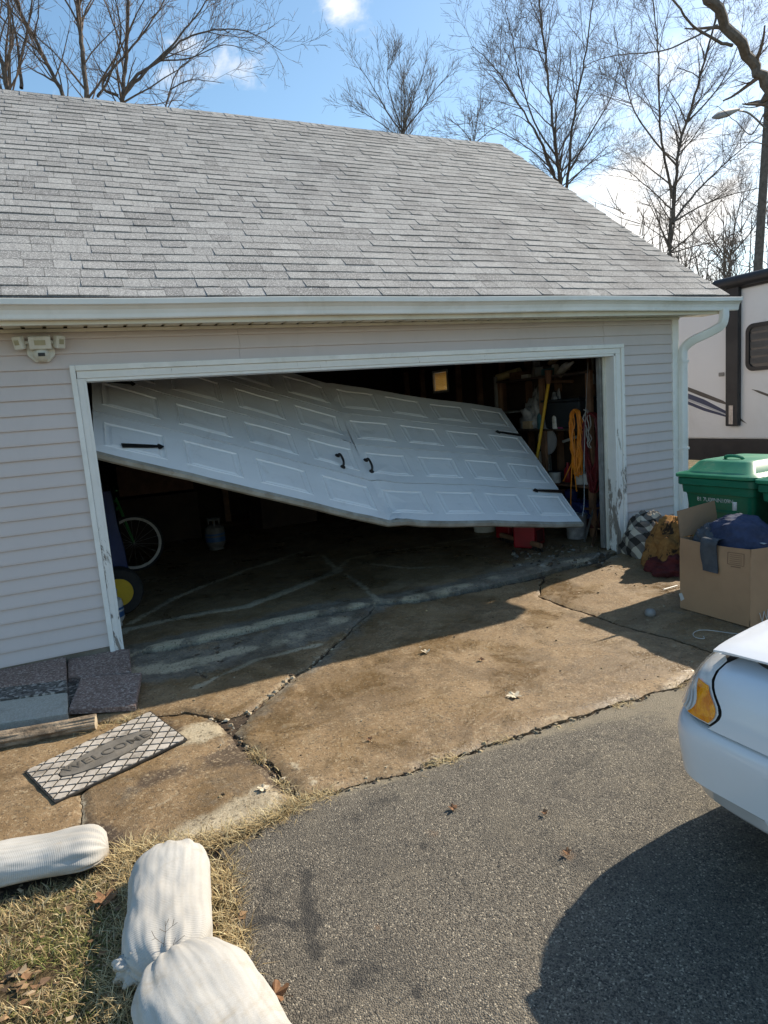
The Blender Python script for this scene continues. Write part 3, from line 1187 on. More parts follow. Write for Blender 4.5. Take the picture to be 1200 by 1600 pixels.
# K-style gutter, a thin folded sheet
gp = [(-.302, 2.523), (-.302, 2.408), (-.350, 2.404), (-.356, 2.412), (-.358, 2.436), (-.366, 2.462), (-.384, 2.482), (-.402, 2.492), (-.404, 2.524), (-.394, 2.527), (-.393, 2.519)]
inner = [(a+(.003 if a < -.303 else -.003), b+.003) for a, b in gp]
inner[0] = (-.305, 2.523)
inner[-1] = (-.3915, 2.5175)
mb = MB()
loop = gp+list(reversed(inner))
nseg = 24
for i in range(nseg+1):
    xx = XL+(6.205-XL)*i/nseg
    dz = -.004*sin(i*.9)+.004*cos(i*.37)
    mb.v += [(xx, a, b+dz) for a, b in loop]
ln = len(loop)
for i in range(nseg):
    for j in range(ln):
        mb.f.append((i*ln+j, i*ln+(j+1) % ln, (i+1)*ln+(j+1) % ln, (i+1)*ln+j))
gut = mb.build('gutter', M['gutter'], garage)
mb = MB()
k = len(gp)
mb.prism([(a, b-.002) for a, b in gp[:10]], 6.2065, 6.2095, lambda a, b, d: (d, a, b))
mb.build('end_cap', M['gutter'], gut)
# downspout with two elbows, ribbed rectangular pipe
dsp = smoothpath([(6.005, -.345, 2.415), (6.005, -.345, 2.33), (5.985, -.32, 2.25), (5.90, -.22, 2.185), (5.81, -.12, 2.13), (5.758, -.063, 2.06), (5.752, -.057, 1.97)], 5)+[Vector((5.752, -.057, 1.2)), Vector((5.748, -.057, .42)), Vector((5.748, -.057, .24))]


def ribtube(mb, path, w, d, up):
    base = len(mb.v)
    ring = []
    for j in range(24):
        a = 2*pi*j/24
        cx, cy = cos(a), sin(a)
        m = max(abs(cx), abs(cy))
        q = .86
        r = 1/(abs(cx)**6+abs(cy)**6)**(1/6)
        r *= 1-.035*(j % 2)
        ring.append((cx*r*w/2, cy*r*d/2))
    path = [Vector(p) for p in path]
    k = len(path)
    for i, p in enumerate(path):
        t = (path[min(i+1, k-1)]-path[max(i-1, 0)]).normalized()
        a = Vector(up)
        b = t.cross(a).normalized()
        a = b.cross(t).normalized()
        for (u, v) in ring:
            q = p+b*u+a*v
            mb.v.append(tuple(q))
    for i in range(k-1):
        for j in range(24):
            mb.f.append((base+i*24+j, base+i*24+(j+1) % 24, base+(i+1)*24+(j+1) % 24, base+(i+1)*24+j))


mb = MB()
ribtube(mb, dsp, .088, .066, (0, -1, .12))
ds = mb.build('downspout', M['gutter'], garage, smooth=True)
for zz in (1.93, 1.02):
    mb = MB()
    mb.bbox((5.752-.047, -.094, zz-.012), (5.752+.047, -.018, zz+.012))
    mb.build('pipe_strap', M['gutter'], ds)
mb = MB()
ribtube(mb, [(5.748, -.057, .30), (5.748, -.062, .22), (5.748, -.11, .13), (5.748, -.25, .075), (5.748, -.36, .06)], .094, .072, (0, -.3, 1))
mb.build('pipe_elbow', M['gutter'], ds)

# side and back walls, closed to the weather
gz = lambda y: EAVE_Z-.12+(RIDGE_Z-EAVE_Z)/(RIDGE_Y-EAVE_Y)*(min(y, 2*RIDGE_Y-y)-EAVE_Y)-.02


def gable(xa, xb, name, mat, hole=None):
    mb = MB()
    if hole is None:
        poly = [(.092, .02), (6.58, .02), (6.58, gz(6.58)), (RIDGE_Y, gz(RIDGE_Y)), (.092, gz(.092))]
        mb.prism(poly, xa, xb, lambda a, b, d: (d, a, b))
    else:
        y0, y1, z0, z1 = hole
        mb.prism([(.092, .02), (y0, .02), (y0, gz(y0)), (RIDGE_Y, gz(RIDGE_Y)), (.092, gz(.092))] if y0 > RIDGE_Y else [(.092, .02), (y0, .02), (y0, gz(y0)), (.092, gz(.092))], xa, xb, lambda a, b, d: (d, a, b))
        mb.prism([(y1, .02), (6.58, .02), (6.58, gz(6.58)), (y1, gz(y1))], xa, xb, lambda a, b, d: (d, a, b))
        mb.prism([(y0, .02), (y1, .02), (y1, z0), (y0, z0)], xa, xb, lambda a, b, d: (d, a, b))
        mb.prism([(y0, z1), (y1, z1), (y1, gz(y1)), (y0, gz(y0))], xa, xb, lambda a, b, d: (d, a, b))
    return mb.build(name, mat, garage)


WH = (4.52, 4.98, 1.90, 2.22)
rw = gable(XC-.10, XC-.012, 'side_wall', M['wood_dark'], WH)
for k in range(28):
    z = zb+k*.1005
    if z+.1 > gz(.2) and z+.1 > 2.3:
        break
    # outside boards of the right gable, split at the little window
    spans = [(.0, 6.6)] if not (WH[2]-.1 < z < WH[3]) else [(.0, WH[0]-.03), (WH[1]+.03, 6.6)]
    for ya, yb in spans:
        MB().prism([(XC-.010, z+.104), (XC-.008, z+.1005), (XC+.004, z+.012), (XC+.004, z), (XC-.010, z)], ya+.072, yb, lambda a, b, d: (a, d, b)).build('siding_board', M['siding'], rw)
gable(-.86, -.78, 'side_wall', M['wood_dark'])
gable(XL, XL+.09, 'side_wall', M['siding'])
MB().bbox((XL+.1, 6.582, .02), (XC-.012, 6.672, 2.62)).build('back_wall', M['wood_dark'], garage)
# the small side window with its blind
win = MB()
for a, b in (((XC-.11, WH[0]-.03, WH[2]-.03), (XC+.02, WH[0]+.012, WH[3]+.03)), ((XC-.11, WH[1]-.012, WH[2]-.03), (XC+.02, WH[1]+.03, WH[3]+.03)),
             ((XC-.11, WH[0]+.013, WH[2]-.03), (XC+.02, WH[1]-.013, WH[2]+.012)), ((XC-.11, WH[0]+.013, WH[3]-.012), (XC+.02, WH[1]-.013, WH[3]+.03))):
    win.bbox(a, b)
wo = win.build('window', M['white_trim'], garage)
gl = NT('window_glass')
gl.b.inputs['Transmission Weight'].default_value = 1.0
gl.b.inputs['Roughness'].default_value = .02
gl.b.inputs['IOR'].default_value = 1.01
M['glass'] = gl.set((.95, .97, .96))
MB().bbox((XC-.02, WH[0]+.013, WH[2]+.013), (XC-.015, WH[1]-.013, WH[3]-.013)).build('pane', M['glass'], wo)
for k in range(10):
    z = WH[2]+.028+k*.029
    MB().box((XC-.075, (WH[0]+WH[1])/2, z), (.003, WH[1]-WH[0]-.03, .0275), rot=Matrix.Rotation(.2, 3, 'Y')).build('blind_slat', M['blind'], wo)

# studs and rafters
for y in (.5, 1.1, 1.7, 2.3, 2.9, 3.5, 4.1, 5.3, 5.9):
    MB().bbox((XC-.19, y-.019, .05), (XC-.102, y+.019, 2.3)).build('stud', M['wood_stud'], rw)
for i in range(10):
    xx = -.6+i*.66
    mb = MB()
    for sgn in (1, -1):
        a = Vector((xx, RIDGE_Y-sgn*3.24, EAVE_Z+.085))
        b = Vector((xx, RIDGE_Y-sgn*.02, RIDGE_Z-.19))
        d = (b-a)
        ang = math.atan2(d.z, d.y)
        mb.box((a+b)/2, (.038, d.length, .12), rot=Matrix.Rotation(ang, 3, 'X'))
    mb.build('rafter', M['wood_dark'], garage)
for i in range(6):
    xx = -.3+i*1.1
    MB().bbox((xx, .1, 2.44), (xx+.04, 6.5, 2.55)).build('ceiling_joist', M['wood_dark'], garage)

# roof decks, rake boards, then the shingles
roof = MB()
nrm = Vector((0, -sin(SL), cos(SL)))
SLEN = sqrt((RIDGE_Y-EAVE_Y)**2+(RIDGE_Z-EAVE_Z)**2)


def sag(x, s):
    return .012*nz(x, s, 4.0, .55)+.006*nz(x, s, 9.0, 1.3)-.008*math.exp(-((s-SLEN)/.8)**2)*(1+nz(x, 0, 2, .8))


def rp(x, s, h=0.0):
    """point on the front slope: x along the eave, s up the slope, h off it"""
    h += sag(x, s)
    return Vector((x, EAVE_Y+s*cos(SL), EAVE_Z+s*sin(SL)))+nrm*h


def rpb(x, s, h=0.0):
    p = rp(x, s, h)
    return Vector((p.x, 2*RIDGE_Y-p.y, p.z))


for f in (rp, rpb):
    top = [[f(XL+(RAKE-.01-XL)*i/24, SLEN*j/10, -.004) for i in range(25)] for j in range(11)]
    b0 = len(roof.v)
    for row in top:
        roof.v += [tuple(p) for p in row]
    for row in top:
        roof.v += [tuple(p-Vector((0, 0, .016))) for p in row]
    m = 25*11
    for j in range(10):
        for i in range(24):
            a = b0+j*25+i
            roof.f.append((a, a+1, a+26, a+25))
            roof.f.append((m+a, m+a+25, m+a+26, m+a+1))
    for i in range(24):
        a = b0+i
        roof.f.append((a, m+a, m+a+1, a+1))
    for j in range(10):
        a = b0+j*25+24
        roof.f.append((a, m+a, m+a+25, a+25))
        a = b0+j*25
        roof.f.append((a, a+25, m+a+25, m+a))
rf = roof.build('roof', M['wood_dark'], garage, recalc=True)
for f in (rp, rpb):
    a, b = f(RAKE-.035, 0.02, -.10), f(RAKE-.035, SLEN, -.10)
    mb = MB()
    d = b-a
    mb.box((a+b)/2, (.025, d.length, .13), rot=Matrix.Rotation(math.atan2(d.z, d.y), 3, 'X'))
    mb.build('rake_board', M['white_trim'], rf)

mb = MB()
mb.bbox((XC+.034, -.284, 2.391), (6.15, .04, 2.47))
mb.bbox((XC+.034, -.284, 2.4705), (RAKE-.05, .5, 2.53))
mb.build('cornice_return', M['soffit'], garage)
EXPO = .1295
ROWS = int(SLEN/EXPO)+1
WIDTHS = (.12, .15, .18, .22, .26, .31)
rs = random.Random(4)


def shingle_mesh(w, shade, thick, shadow_band):
    """wedge: thick lower edge, thin upper edge; local x along, y up-slope, z off the roof"""
    L_ = EXPO*1.12
    xs_ = (.0010, .0045, w*.3, w*.5, w*.7, w-.0045, w-.0010)
    nx = 6
    vs, cs = [], []
    for i in range(nx+1):
        x = xs_[i]
        wob = rs.uniform(-.0022, .0022)
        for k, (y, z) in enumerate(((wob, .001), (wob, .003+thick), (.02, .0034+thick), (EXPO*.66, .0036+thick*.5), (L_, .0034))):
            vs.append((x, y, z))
            cs.append((shade, .5 if i in (0, nx) else (.8 if k == 0 else (shadow_band if k == 4 else 0)), 0, 1))  # tab shadow painted as a printed dark band; butt and joint ends darkened too
    fs = []
    for i in range(nx):
        a, b = i*5, (i+1)*5
        for k in range(4):
            fs.append((a+k, b+k, b+k+1, a+k+1))
    fs.append((0, 1, 2, 3, 4))
    e = nx*5
    fs.append((e+4, e+3, e+2, e+1, e))
    return vs, fs, cs


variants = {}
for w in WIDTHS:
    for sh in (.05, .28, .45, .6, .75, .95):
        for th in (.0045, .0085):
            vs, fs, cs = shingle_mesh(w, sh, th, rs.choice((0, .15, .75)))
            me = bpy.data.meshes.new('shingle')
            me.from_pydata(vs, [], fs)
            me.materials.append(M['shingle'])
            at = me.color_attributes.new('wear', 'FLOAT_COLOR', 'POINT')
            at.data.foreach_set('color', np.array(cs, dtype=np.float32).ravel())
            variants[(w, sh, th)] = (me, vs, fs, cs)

rotx = Matrix.Rotation(SL, 4, 'X')
n_single = 0
rest = MB()
rest_c = []
for f, back in ((rp, False), (rpb, True)):
    for r in range(ROWS):
        s = r*EXPO
        x = XL-rs.random()*.3
        while x < RAKE+.004:
            w = rs.choice(WIDTHS)
            sh = rs.choice((.05, .28, .28, .45, .45, .6, .6, .75, .75, .95))
            th = rs.choice((.0045, .0085))
            if x+w > RAKE+.02:
                w2 = max(.05, RAKE+.012-x)
            else:
                w2 = w
            top_cut = SLEN-s
            dz = rs.uniform(0, .0012)
            sh += rs.uniform(-.05, .05) if False else 0
            me, vs, fs, cs = variants[(w, sh, th)]
            seen = (not back) and x+w > -.62 and n_single < 298 and w2 == w and r < 14
            p = f(x, s, .0015+dz)
            if seen:
                o = bpy.data.objects.new('shingle', me)
                COL.objects.link(o)
                o.parent = rf
                tilt = math.atan2(sag(x+w, s)-sag(x, s), w)
                o.matrix_local = Matrix.Translation(p) @ rotx @ Matrix.Rotation(-tilt, 4, 'Y')
                n_single += 1
            else:
                b0 = len(rest.v)
                for (a, b, c) in vs:
                    q = f(x+a*w2/w, min(s+b, SLEN), .0015+dz+c)
                    rest.v.append(tuple(q))
                rest_c += cs
                rest.f += [tuple(i+b0 for i in ((reversed(t)) if back else t)) for t in fs]
            x += w
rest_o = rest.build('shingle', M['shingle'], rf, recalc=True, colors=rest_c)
stuff(rest_o)
# starter edge and ridge caps
mb = MB()
mb.prism([(0, -.010), (0, -.0015), (.12, -.0015), (.12, -.006)], XL, RAKE+.006, lambda a, b, d: tuple(rp(d, a-.012, b)))
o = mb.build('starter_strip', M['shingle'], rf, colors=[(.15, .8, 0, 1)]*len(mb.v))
x = XL
i = 0
while x < RAKE-.02:
    w = min(.155, RAKE+.01-x)
    mb = MB()
    up = .012+.002*(i % 2)
    for xx, hh in ((x, up), (x+w+.04 if x+w < RAKE-.05 else x+w, up-.008)):
        for f, s in ((rp, SLEN-.15), (rp, SLEN-.02), (rpb, SLEN-.02), (rpb, SLEN-.15)):
            mb.v.append(tuple(f(xx, s, hh)))
        for f, s in ((rp, SLEN-.15), (rp, SLEN-.02), (rpb, SLEN-.02), (rpb, SLEN-.15)):
            mb.v.append(tuple(f(xx, s, hh-.007)))
    for k in range(3):
        mb.f += [(k, k+1, k+9, k+8), (k+4, k+12, k+13, k+5), (k, k+4, k+5, k+1), (k+8, k+9, k+13, k+12)]
    mb.f += [(0, 8, 12, 4), (3, 7, 15, 11)]
    sh = rs.choice((.5, .6, .75, .85))
    mb.build('ridge_cap', M['shingle'], rf, colors=[(sh, 0, 0, 1)]*len(mb.v))
    x += w
    i += 1

# ------------------------------------------------------------------ motion light on the wall
lo = atY(64, 548, -.02)
fl = thing('motion_light', 'cream motion sensor light with three lamp heads fixed to the mauve siding under the soffit', 'wall light', (lo[0], -.018, lo[2]))
cx, cz = lo[0], lo[2]
mb = MB()
mb.prism([(-.085, .055), (-.085, -.03), (-.042, -.078), (.042, -.078), (.085, -.03), (.085, .055)], 0, .03, lambda a, b, d: (cx+a, -.02-d, cz+b))
mb.build('mount_plate', M['light_plastic'], fl, bevel=.005)


def head(hx, hz, w, h, ang, tilt, y):
    rot = Matrix.Rotation(ang, 3, 'Z') @ Matrix.Rotation(tilt, 3, 'X')
    mb = MB()
    mb.box((hx, y, hz), (w, .05, h), rot=rot)
    o = mb.build('lamp_head', M['light_plastic'], fl, bevel=.008)
    mb = MB()
    c = Vector((hx, y, hz))+rot @ Vector((0, -.0262, .004))
    mb.box(c, (w*.5, .004, h*.38), rot=rot)
    mb.build('lens', M['lens_pale'], o)


head(cx+.002, cz+.046, .135, .085, 0, .35, -.10)
head(cx-.122, cz+.048, .062, .085, -.55, .25, -.085)
head(cx+.120, cz+.048, .062, .085, .55, .25, -.085)
mb = MB()
mb.tube([(cx-.12, -.07, cz+.05), (cx+.12, -.07, cz+.05)], .012, 8)
mb.build('arm', M['light_plastic'], fl)
mb = MB()
mb.grid(lambda u, v: (cx+.052*cos(2*pi*u)*cos(v*pi/2), -.05-.055*sin(v*pi/2), cz-.028+.05*sin(2*pi*u)*cos(v*pi/2)), 20, 6)
mb.build('sensor_dome', M['light_plastic'], fl, smooth=True)
MB().box((cx+.002, -.105, cz-.034), (.042, .012, .022)).build('sensor_eye', M['black_plastic'], fl)

# ------------------------------------------------------------------ the broken sectional door
BL, BF, BR = Vector(atY(148, 705, .1)), Vector(atY(608, 814, 0.0)), Vector(atY(910, 816, .2))
TR, TF = Vector((4.829, 1.931, 1.572)), Vector((2.42, 1.689, 2.002))
TL = BL+TF-BF+Vector((0, .0, -.04))
door = thing('garage_door', 'white raised panel garage door buckled in the middle and hanging askew in its opening', 'garage door', tuple(BF))


def dpt(h, u, v, off=0.0):
    c = (BL, BF, TF, TL) if h == 0 else (BF, BR, TR, TF)
    p = (1-u)*(1-v)*c[0]+u*(1-v)*c[1]+u*v*c[2]+(1-u)*v*c[3]
    du = (1-v)*(c[1]-c[0])+v*(c[2]-c[3])
    dv = (1-u)*(c[3]-c[0])+u*(c[2]-c[1])
    nn = du.cross(dv).normalized()
    # dents and creases round the fold
    near = math.exp(-(((1-u) if h == 0 else u)/.10)**2)
    edge = math.exp(-(((1-u) if h == 0 else u)/.012)**2)
    w = .016*nz(u*3+h*7, v*3, 2.0, 1.0)+.034*near*nz(u*8+h*9, v*7, 5.0)*(1-edge)+.006*nz(u*9+h*5, v*6, 7.0)
    lip = .03*near*(1-edge)*math.exp(-(v/.05)**2)*(1 if h == 1 else .3)
    # each section is a little out of line with the next
    vv = (v*4) % 1.0
    kink = -.008*(1-abs(2*vv-1))
    return p+nn*(off+w+kink+lip)


secs = []
for j in range(4):
    v0, v1 = j/4+.0026, (j+1)/4-.0026
    mb = MB()
    panels = []
    T = .042
    for h in (0, 1):
        # skin with openings for the raised panels
        us = []
        mgu = .028
        for c in range(4):
            a, b = c/4, (c+1)/4
            us += [a, a+mgu, b-mgu]
        us.append(1.0)
        vr = [v0, v0+(v1-v0)*.20, v0+(v1-v0)*.80, v1]

        def sub(u, n):
            return [u[0]+(u[1]-u[0])*i/n for i in range(n)]
        for ui in range(len(us)-1):
            for vi in range(3):
                hole = (ui % 3 == 1) and vi == 1
                if hole:
                    panels.append((h, us[ui], us[ui+1], vr[1], vr[2]))
                    continue
                nu = 4 if ui % 3 == 1 else 1
                nv = 3 if vi == 1 else 1
                b0 = len(mb.v)
                for jj in range(nv+1):
                    for ii in range(nu+1):
                        mb.v.append(tuple(dpt(h, us[ui]+(us[ui+1]-us[ui])*ii/nu, vr[vi]+(vr[vi+1]-vr[vi])*jj/nv)))
                for jj in range(nv):
                    for ii in range(nu):
                        a = b0+jj*(nu+1)+ii
                        mb.f.append((a, a+1, a+nu+2, a+nu+1))
        # back skin and rim
        nn_ = 16
        b0 = len(mb.v)
        for v in (v0, v1):
            for i in range(nn_+1):
                mb.v.append(tuple(dpt(h, i/nn_, v, -T)))
        for v in (v0, v1):
            for i in range(nn_+1):
                mb.v.append(tuple(dpt(h, i/nn_, v, 0)))
        q = nn_+1
        for i in range(nn_):
            mb.f.append((b0+i, b0+q+i, b0+q+i+1, b0+i+1))
            mb.f.append((b0+i, b0+i+1, b0+2*q+i+1, b0+2*q+i))
            mb.f.append((b0+q+i, b0+3*q+i, b0+3*q+i+1, b0+q+i+1))
        e = 0 if h == 0 else nn_
        mb.f.append((b0+e, b0+2*q+e, b0+3*q+e, b0+q+e))
    so_ = mb.build('door_section', M['door'], door, recalc=False)
    for (h, ua, ub, va, vb) in panels:
        pb = MB()
        rings = [(0, 0.0), (.055, .0055), (.11, -.0045), (.20, -.005), (.29, .002)]
        nn_ = 4
        idx = []
        for (f, off) in rings:
            fu, fv = f*(ub-ua)*.5, f*(vb-va)*.95*.5
            ring = []
            for i in range(nn_):
                ring.append((ua+fu+(ub-ua-2*fu)*i/nn_, va+fv))
            for i in range(nn_):
                ring.append((ub-fu, va+fv+(vb-va-2*fv)*i/nn_))
            for i in range(nn_):
                ring.append((ub-fu-(ub-ua-2*fu)*i/nn_, vb-fv))
            for i in range(nn_):
                ring.append((ua+fu, vb-fv-(vb-va-2*fv)*i/nn_))
            idx.append(len(pb.v))
            pb.v += [tuple(dpt(h, u, v, off)) for u, v in ring]
        m = 4*nn_
        for a, b in zip(idx[:-1], idx[1:]):
            for i in range(m):
                pb.f.append((a+i, a+(i+1) % m, b+(i+1) % m, b+i))
        c = len(pb.v)
        pb.v.append(tuple(dpt(h, (ua+ub)/2, (va+vb)/2, .003)))
        for i in range(m):
            pb.f.append((idx[-1]+i, idx[-1]+(i+1) % m, c))
        pb.build('raised_panel', M['door'], so_, recalc=False)
    secs.append(so_)
# aluminium foot of the door with its worn wooden-looking left end
M['door_foot'] = pm('door_foot', (.36, .34, .29), (.25, .225, .18), 6, .6, .3, 40, dirt=(.15, .11, .07), dscale=8, damt=.6)
mb = MB()
sec = [(.004, -.002), (.004, .014), (-.046, .014), (-.046, -.002)]
for h in (0, 1):
    N_ = 14
    b0 = len(mb.v)
    for i in range(N_+1):
        u = i/N_
        for off, dv in ((.004, .003), (.004, -.014), (-.020, -.020), (-.046, -.014), (-.046, .003)):
            mb.v.append(tuple(dpt(h, u, dv, off)))
    for i in range(N_):
        for k in range(5):
            mb.f.append((b0+i*5+k, b0+i*5+(k+1) % 5, b0+(i+1)*5+(k+1) % 5, b0+(i+1)*5+k))
    mb.f.append(tuple(b0+k for k in range(5)))
    mb.f.append(tuple(b0+N_*5+k for k in range(4, -1, -1)))
mb.build('bottom_rail', M['door_foot'], door)


def strap(h, a, b, w=.022, flip=False):
    """spear-shaped hinge strap lying on the door from (u,v) a to its pointed end b"""
    pa, pb_ = dpt(h, *a, .006), dpt(h, *b, .006)
    d = pb_-pa
    L_ = d.length
    d.normalize()
    c = (BL, BF, TF, TL) if h == 0 else (BF, BR, TR, TF)
    nn = (c[1]-c[0]).cross(c[3]-c[0]).normalized()
    s = nn.cross(d).normalized()
    out = [(0, w), (L_*.72, w*.72), (L_*.84, w*.55), (L_*.86, w*1.25), (L_*.90, w*1.3), (L_, 0), (L_*.90, -w*1.3), (L_*.86, -w*1.25), (L_*.84, -w*.55), (L_*.72, -w*.72), (0, -w)]
    mb = MB()
    mb.prism(out, .004, .012, lambda x, y, k: tuple(pa+d*x+s*y+nn*k))
    mb.build('hinge_strap', M['black_iron'], door)


strap(0, (.081, .070), (.214, .121))
strap(0, (.040, .460), (.146, .494))
strap(1, (.998, .722), (.834, .724))
strap(1, (.998, .229), (.825, .229))


def handle(h, u, v):
    dv = Vector(dpt(h, u, v+.04))-Vector(dpt(h, u, v-.04))
    dv.normalize()
    c = (BL, BF, TF, TL) if h == 0 else (BF, BR, TR, TF)
    nn = (c[1]-c[0]).cross(c[3]-c[0]).normalized()
    p = Vector(dpt(h, u, v, .006))
    pts = [p-dv*.085, p-dv*.075+nn*.03, p-dv*.04+nn*.045, p+dv*.04+nn*.045, p+dv*.075+nn*.03, p+dv*.085]
    mb = MB()
    mb.tube(smoothpath(pts, 4), .011, 8)
    for sg in (-1, 1):
        mb.lathe([(.0, 0), (.026, .0), (.022, .008), (0, .01)], (0, 0, 0), 10)
        q = nn.to_track_quat('Z', 'Y').to_matrix()
        k = 40
        for i in range(len(mb.v)-k, len(mb.v)):
            w = q @ Vector(mb.v[i])+p+dv*sg*.088
            mb.v[i] = tuple(w)
    mb.build('handle', M['black_iron'], door, smooth=True)


handle(0, .894, .335)
handle(1, .022, .352)
# the broken lift cable and the vertical track left on the right jamb
mb = MB()
mb.bbox((4.79, .13, .05), (4.83, .18, 2.02))
mb.build('door_track', M['galv'], garage)
mb = MB()
mb.tube(smoothpath([(4.84, .35, 2.0), (4.80, .36, 1.5), (4.74, .34, 1.0), (4.67, .28, .55), (4.60, .24, .40)], 5), .003, 5)
tag(mb.build('lift_cable', M['steel']), 'thin slack steel cable hanging down to the lower corner of the broken door', 'cable')
# ------------------------------------------------------------------ things inside the garage
FZ = .036


def loopcoil(c, w, h, n, r, mat, name, label, cat, seed, ax=(0, 1, 0), tails=()):
    """a hank of cord hung over a nail: drop-shaped loops crossing near the foot"""
    q = random.Random(seed)
    ax = Vector(ax).normalized()
    up = Vector((0, 0, 1))
    out = ax.cross(up)
    mb = MB()
    for k in range(n):
        ww = w*q.uniform(.55, 1.1)
        hh = h*q.uniform(.82, 1.05)
        dx = q.uniform(-.02, .02)
        pts = []
        for i in range(19):
            a = 2*pi*i/18
            x = sin(a)*ww*(.62+.38*cos(a))*.62+dx*(1-cos(a))
            z = -(1-cos(a))/2*hh
            wob = .012*q.uniform(-1, 1)
            pts.append(Vector(c)+ax*(x+wob)+up*z+out*(.012*k/n*3+.02*q.uniform(-1, 1)))
        pts[-1] = pts[0].copy()
        mb.tube(smoothpath(pts, 2), r, 5)
    for t in tails:
        mb.tube(smoothpath(t, 5), r, 5)
    return tag(mb.build(name, mat, smooth=True), label, cat)


wx = 5.10
c = atX(897, 640, wx)
loopcoil(c, .23, .74, 13, .0075, M['orange_cord'], 'extension_cord', 'orange extension cord hung in a long hank on the garage side wall', 'cord', 3,
         tails=[[atX(895, 700, wx), atX(893, 745, wx), atX(892, 790, wx-.02), atX(897, 830, wx-.05)], [atX(905, 700, wx), atX(888, 735, wx), atX(880, 752, wx)], [atX(893, 690, wx), atX(898, 740, wx), atX(901, 768, wx)]])
c = atX(922, 645, wx)
loopcoil(c, .34, .86, 14, .009, M['red_hose'], 'air_hose', 'dark red air hose coiled on the wall beside the orange cord', 'hose', 8)
c = atX(915, 640, wx)
loopcoil(c, .09, .42, 2, .006, M['white_cord'], 'rope', 'pale rope looped on the wall between orange cord and red hose', 'rope', 9)
# nails they hang on
# wooden shelf uprights and boards along the side wall
sh = thing('wall_shelf', 'brown wooden shelf rack crowded with junk against the garage side wall', 'shelf', (5.3, 1.9, FZ))
for y in (.72, 1.55, 2.45):
    MB().bbox((5.16, y-.04, FZ), (5.20, y+.04, 1.93)).build('upright', M['wood_stud'], sh)
for z in (.35, .60, 1.26, 1.90):
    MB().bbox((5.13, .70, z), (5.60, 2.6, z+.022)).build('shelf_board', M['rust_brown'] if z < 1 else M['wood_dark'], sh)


def jar(c, r, h, mat, name, label, cat, lid=None, group=None):
    t = thing(name, label, cat, tuple(c), group)
    mb = MB()
    mb.lathe([(r*.9, 0), (r*.92, .004), (r, h*.94), (r*1.06, h*.945), (r*1.06, h), (r*.97, h), (r*.95, h*.98), (0, h*.98)] if lid is None else [(r*.97, 0), (r, .01), (r, h*.86), (r*.9, h*.9), (0, h*.9)], tuple(c), 16)
    mb.build('body', mat, t, smooth=True)
    if lid is not None:
        mb = MB()
        mb.lathe([(r*.95, h*.9), (r*.95, h), (0, h)], tuple(c), 16)
        mb.build('lid', lid, t, smooth=True)
    return t


p = atX(848, 718, 5.28)
jar((p[0], p[1], .602+.022), .085, .19, M['bucket_white'], 'paint_bucket', 'lower white paint bucket stacked on the shelf behind the yellow pole', 'bucket')
jar((p[0]+.01, p[1]+.01, .815), .08, .17, M['bucket_white'], 'paint_bucket', 'upper white paint bucket stacked on another beside the yellow pole', 'bucket')
p = atX(852, 735, 5.22)
jar((p[0]-.05, p[1]-.25, .623), .07, .13, M['bucket_white'], 'paint_bucket', 'small white paint pot on the shelf by the door edge', 'bucket')
for (x, y_, lab) in ((908, 745, 'pale tin on the low brown shelf under the orange cord'), (921, 748, 'stained tin with a printed wrapper on the low brown shelf under the red hose')):
    p = atX(x, y_, 5.3)
    jar((p[0], p[1], .623), .075, .13, M['bucket_white'], 'tin', lab, 'tin')
p = atX(783, 640, 5.4)
jar((5.35, p[1], p[2]-.02), .045, .2, M['tank_white'], 'spray_can', 'white spray can standing on a shelf end just above the broken door', 'spray can', M['black_plastic'])
bp = thing('wall_shelf', 'thin grey shelf plank on a bracket carrying the spray can above the door', 'shelf', (5.3, p[1], p[2]-.04))
MB().bbox((5.1, p[1]-.6, p[2]-.045), (5.59, p[1]+.4, p[2]-.024)).build('shelf_board', M['galv'], bp)
MB().bbox((5.12, p[1]-.3, p[2]-.04), (5.15, p[1]-.26, p[2]+.45)).build('bracket', M['galv'], bp)

# things high on the top shelf
q = random.Random(21)
p = atX(806, 578, 5.35)
rl = MB()
rl.tube([(5.22, p[1]+.25, 1.975), (5.34, p[1]-.1, 2.03)], [.05, .055], 12)
tag(rl.build('paper_roll', pm('yellowed_roll', (.55, .47, .24), (.44, .36, .18), 9, .8), smooth=True), 'yellowed paper roll lying on the top shelf near the ceiling', 'roll')
for i, (x, y_, w, d, h, mt, lab) in enumerate(((838, 580, .12, .10, .20, 'steel', 'grey metal tool standing on the top shelf'), (850, 585, .20, .14, .12, 'galv', 'dull metal box on the top shelf left of the white pieces'),
                                              (826, 588, .16, .12, .05, 'paper', 'pale flat packet lying at the top shelf edge'), (868, 583, .10, .08, .13, 'bucket_white', 'off white wedge shaped piece on the top shelf'))):
    p = atX(x, y_, 5.3)
    mb = MB()
    mb.box((5.3, p[1], 1.924+h/2), (w, d, h), rz=q.uniform(-.5, .5), taper=.35 if i in (0, 3) else .05)
    tag(mb.build('tool' if i == 0 else 'box' if i == 1 else 'packet' if i == 2 else 'wedge', M[mt], bevel=.006), lab, ('tool', 'metal box', 'packet', 'wedge')[i])
p = atX(882, 574, 5.3)
mb = MB()
mb.tube(smoothpath([(5.3, p[1]+.1, 1.93), (5.3, p[1], 2.0), (5.3, p[1]-.08, 2.02), (5.3, p[1]-.16, 2.05)], 4), [.05]*8+[.03, .025, .02, .018, .015], 10)
tag(mb.build('bottle', M['bucket_white'], smooth=True), 'white bottle tipped over at the right end of the top shelf', 'bottle')

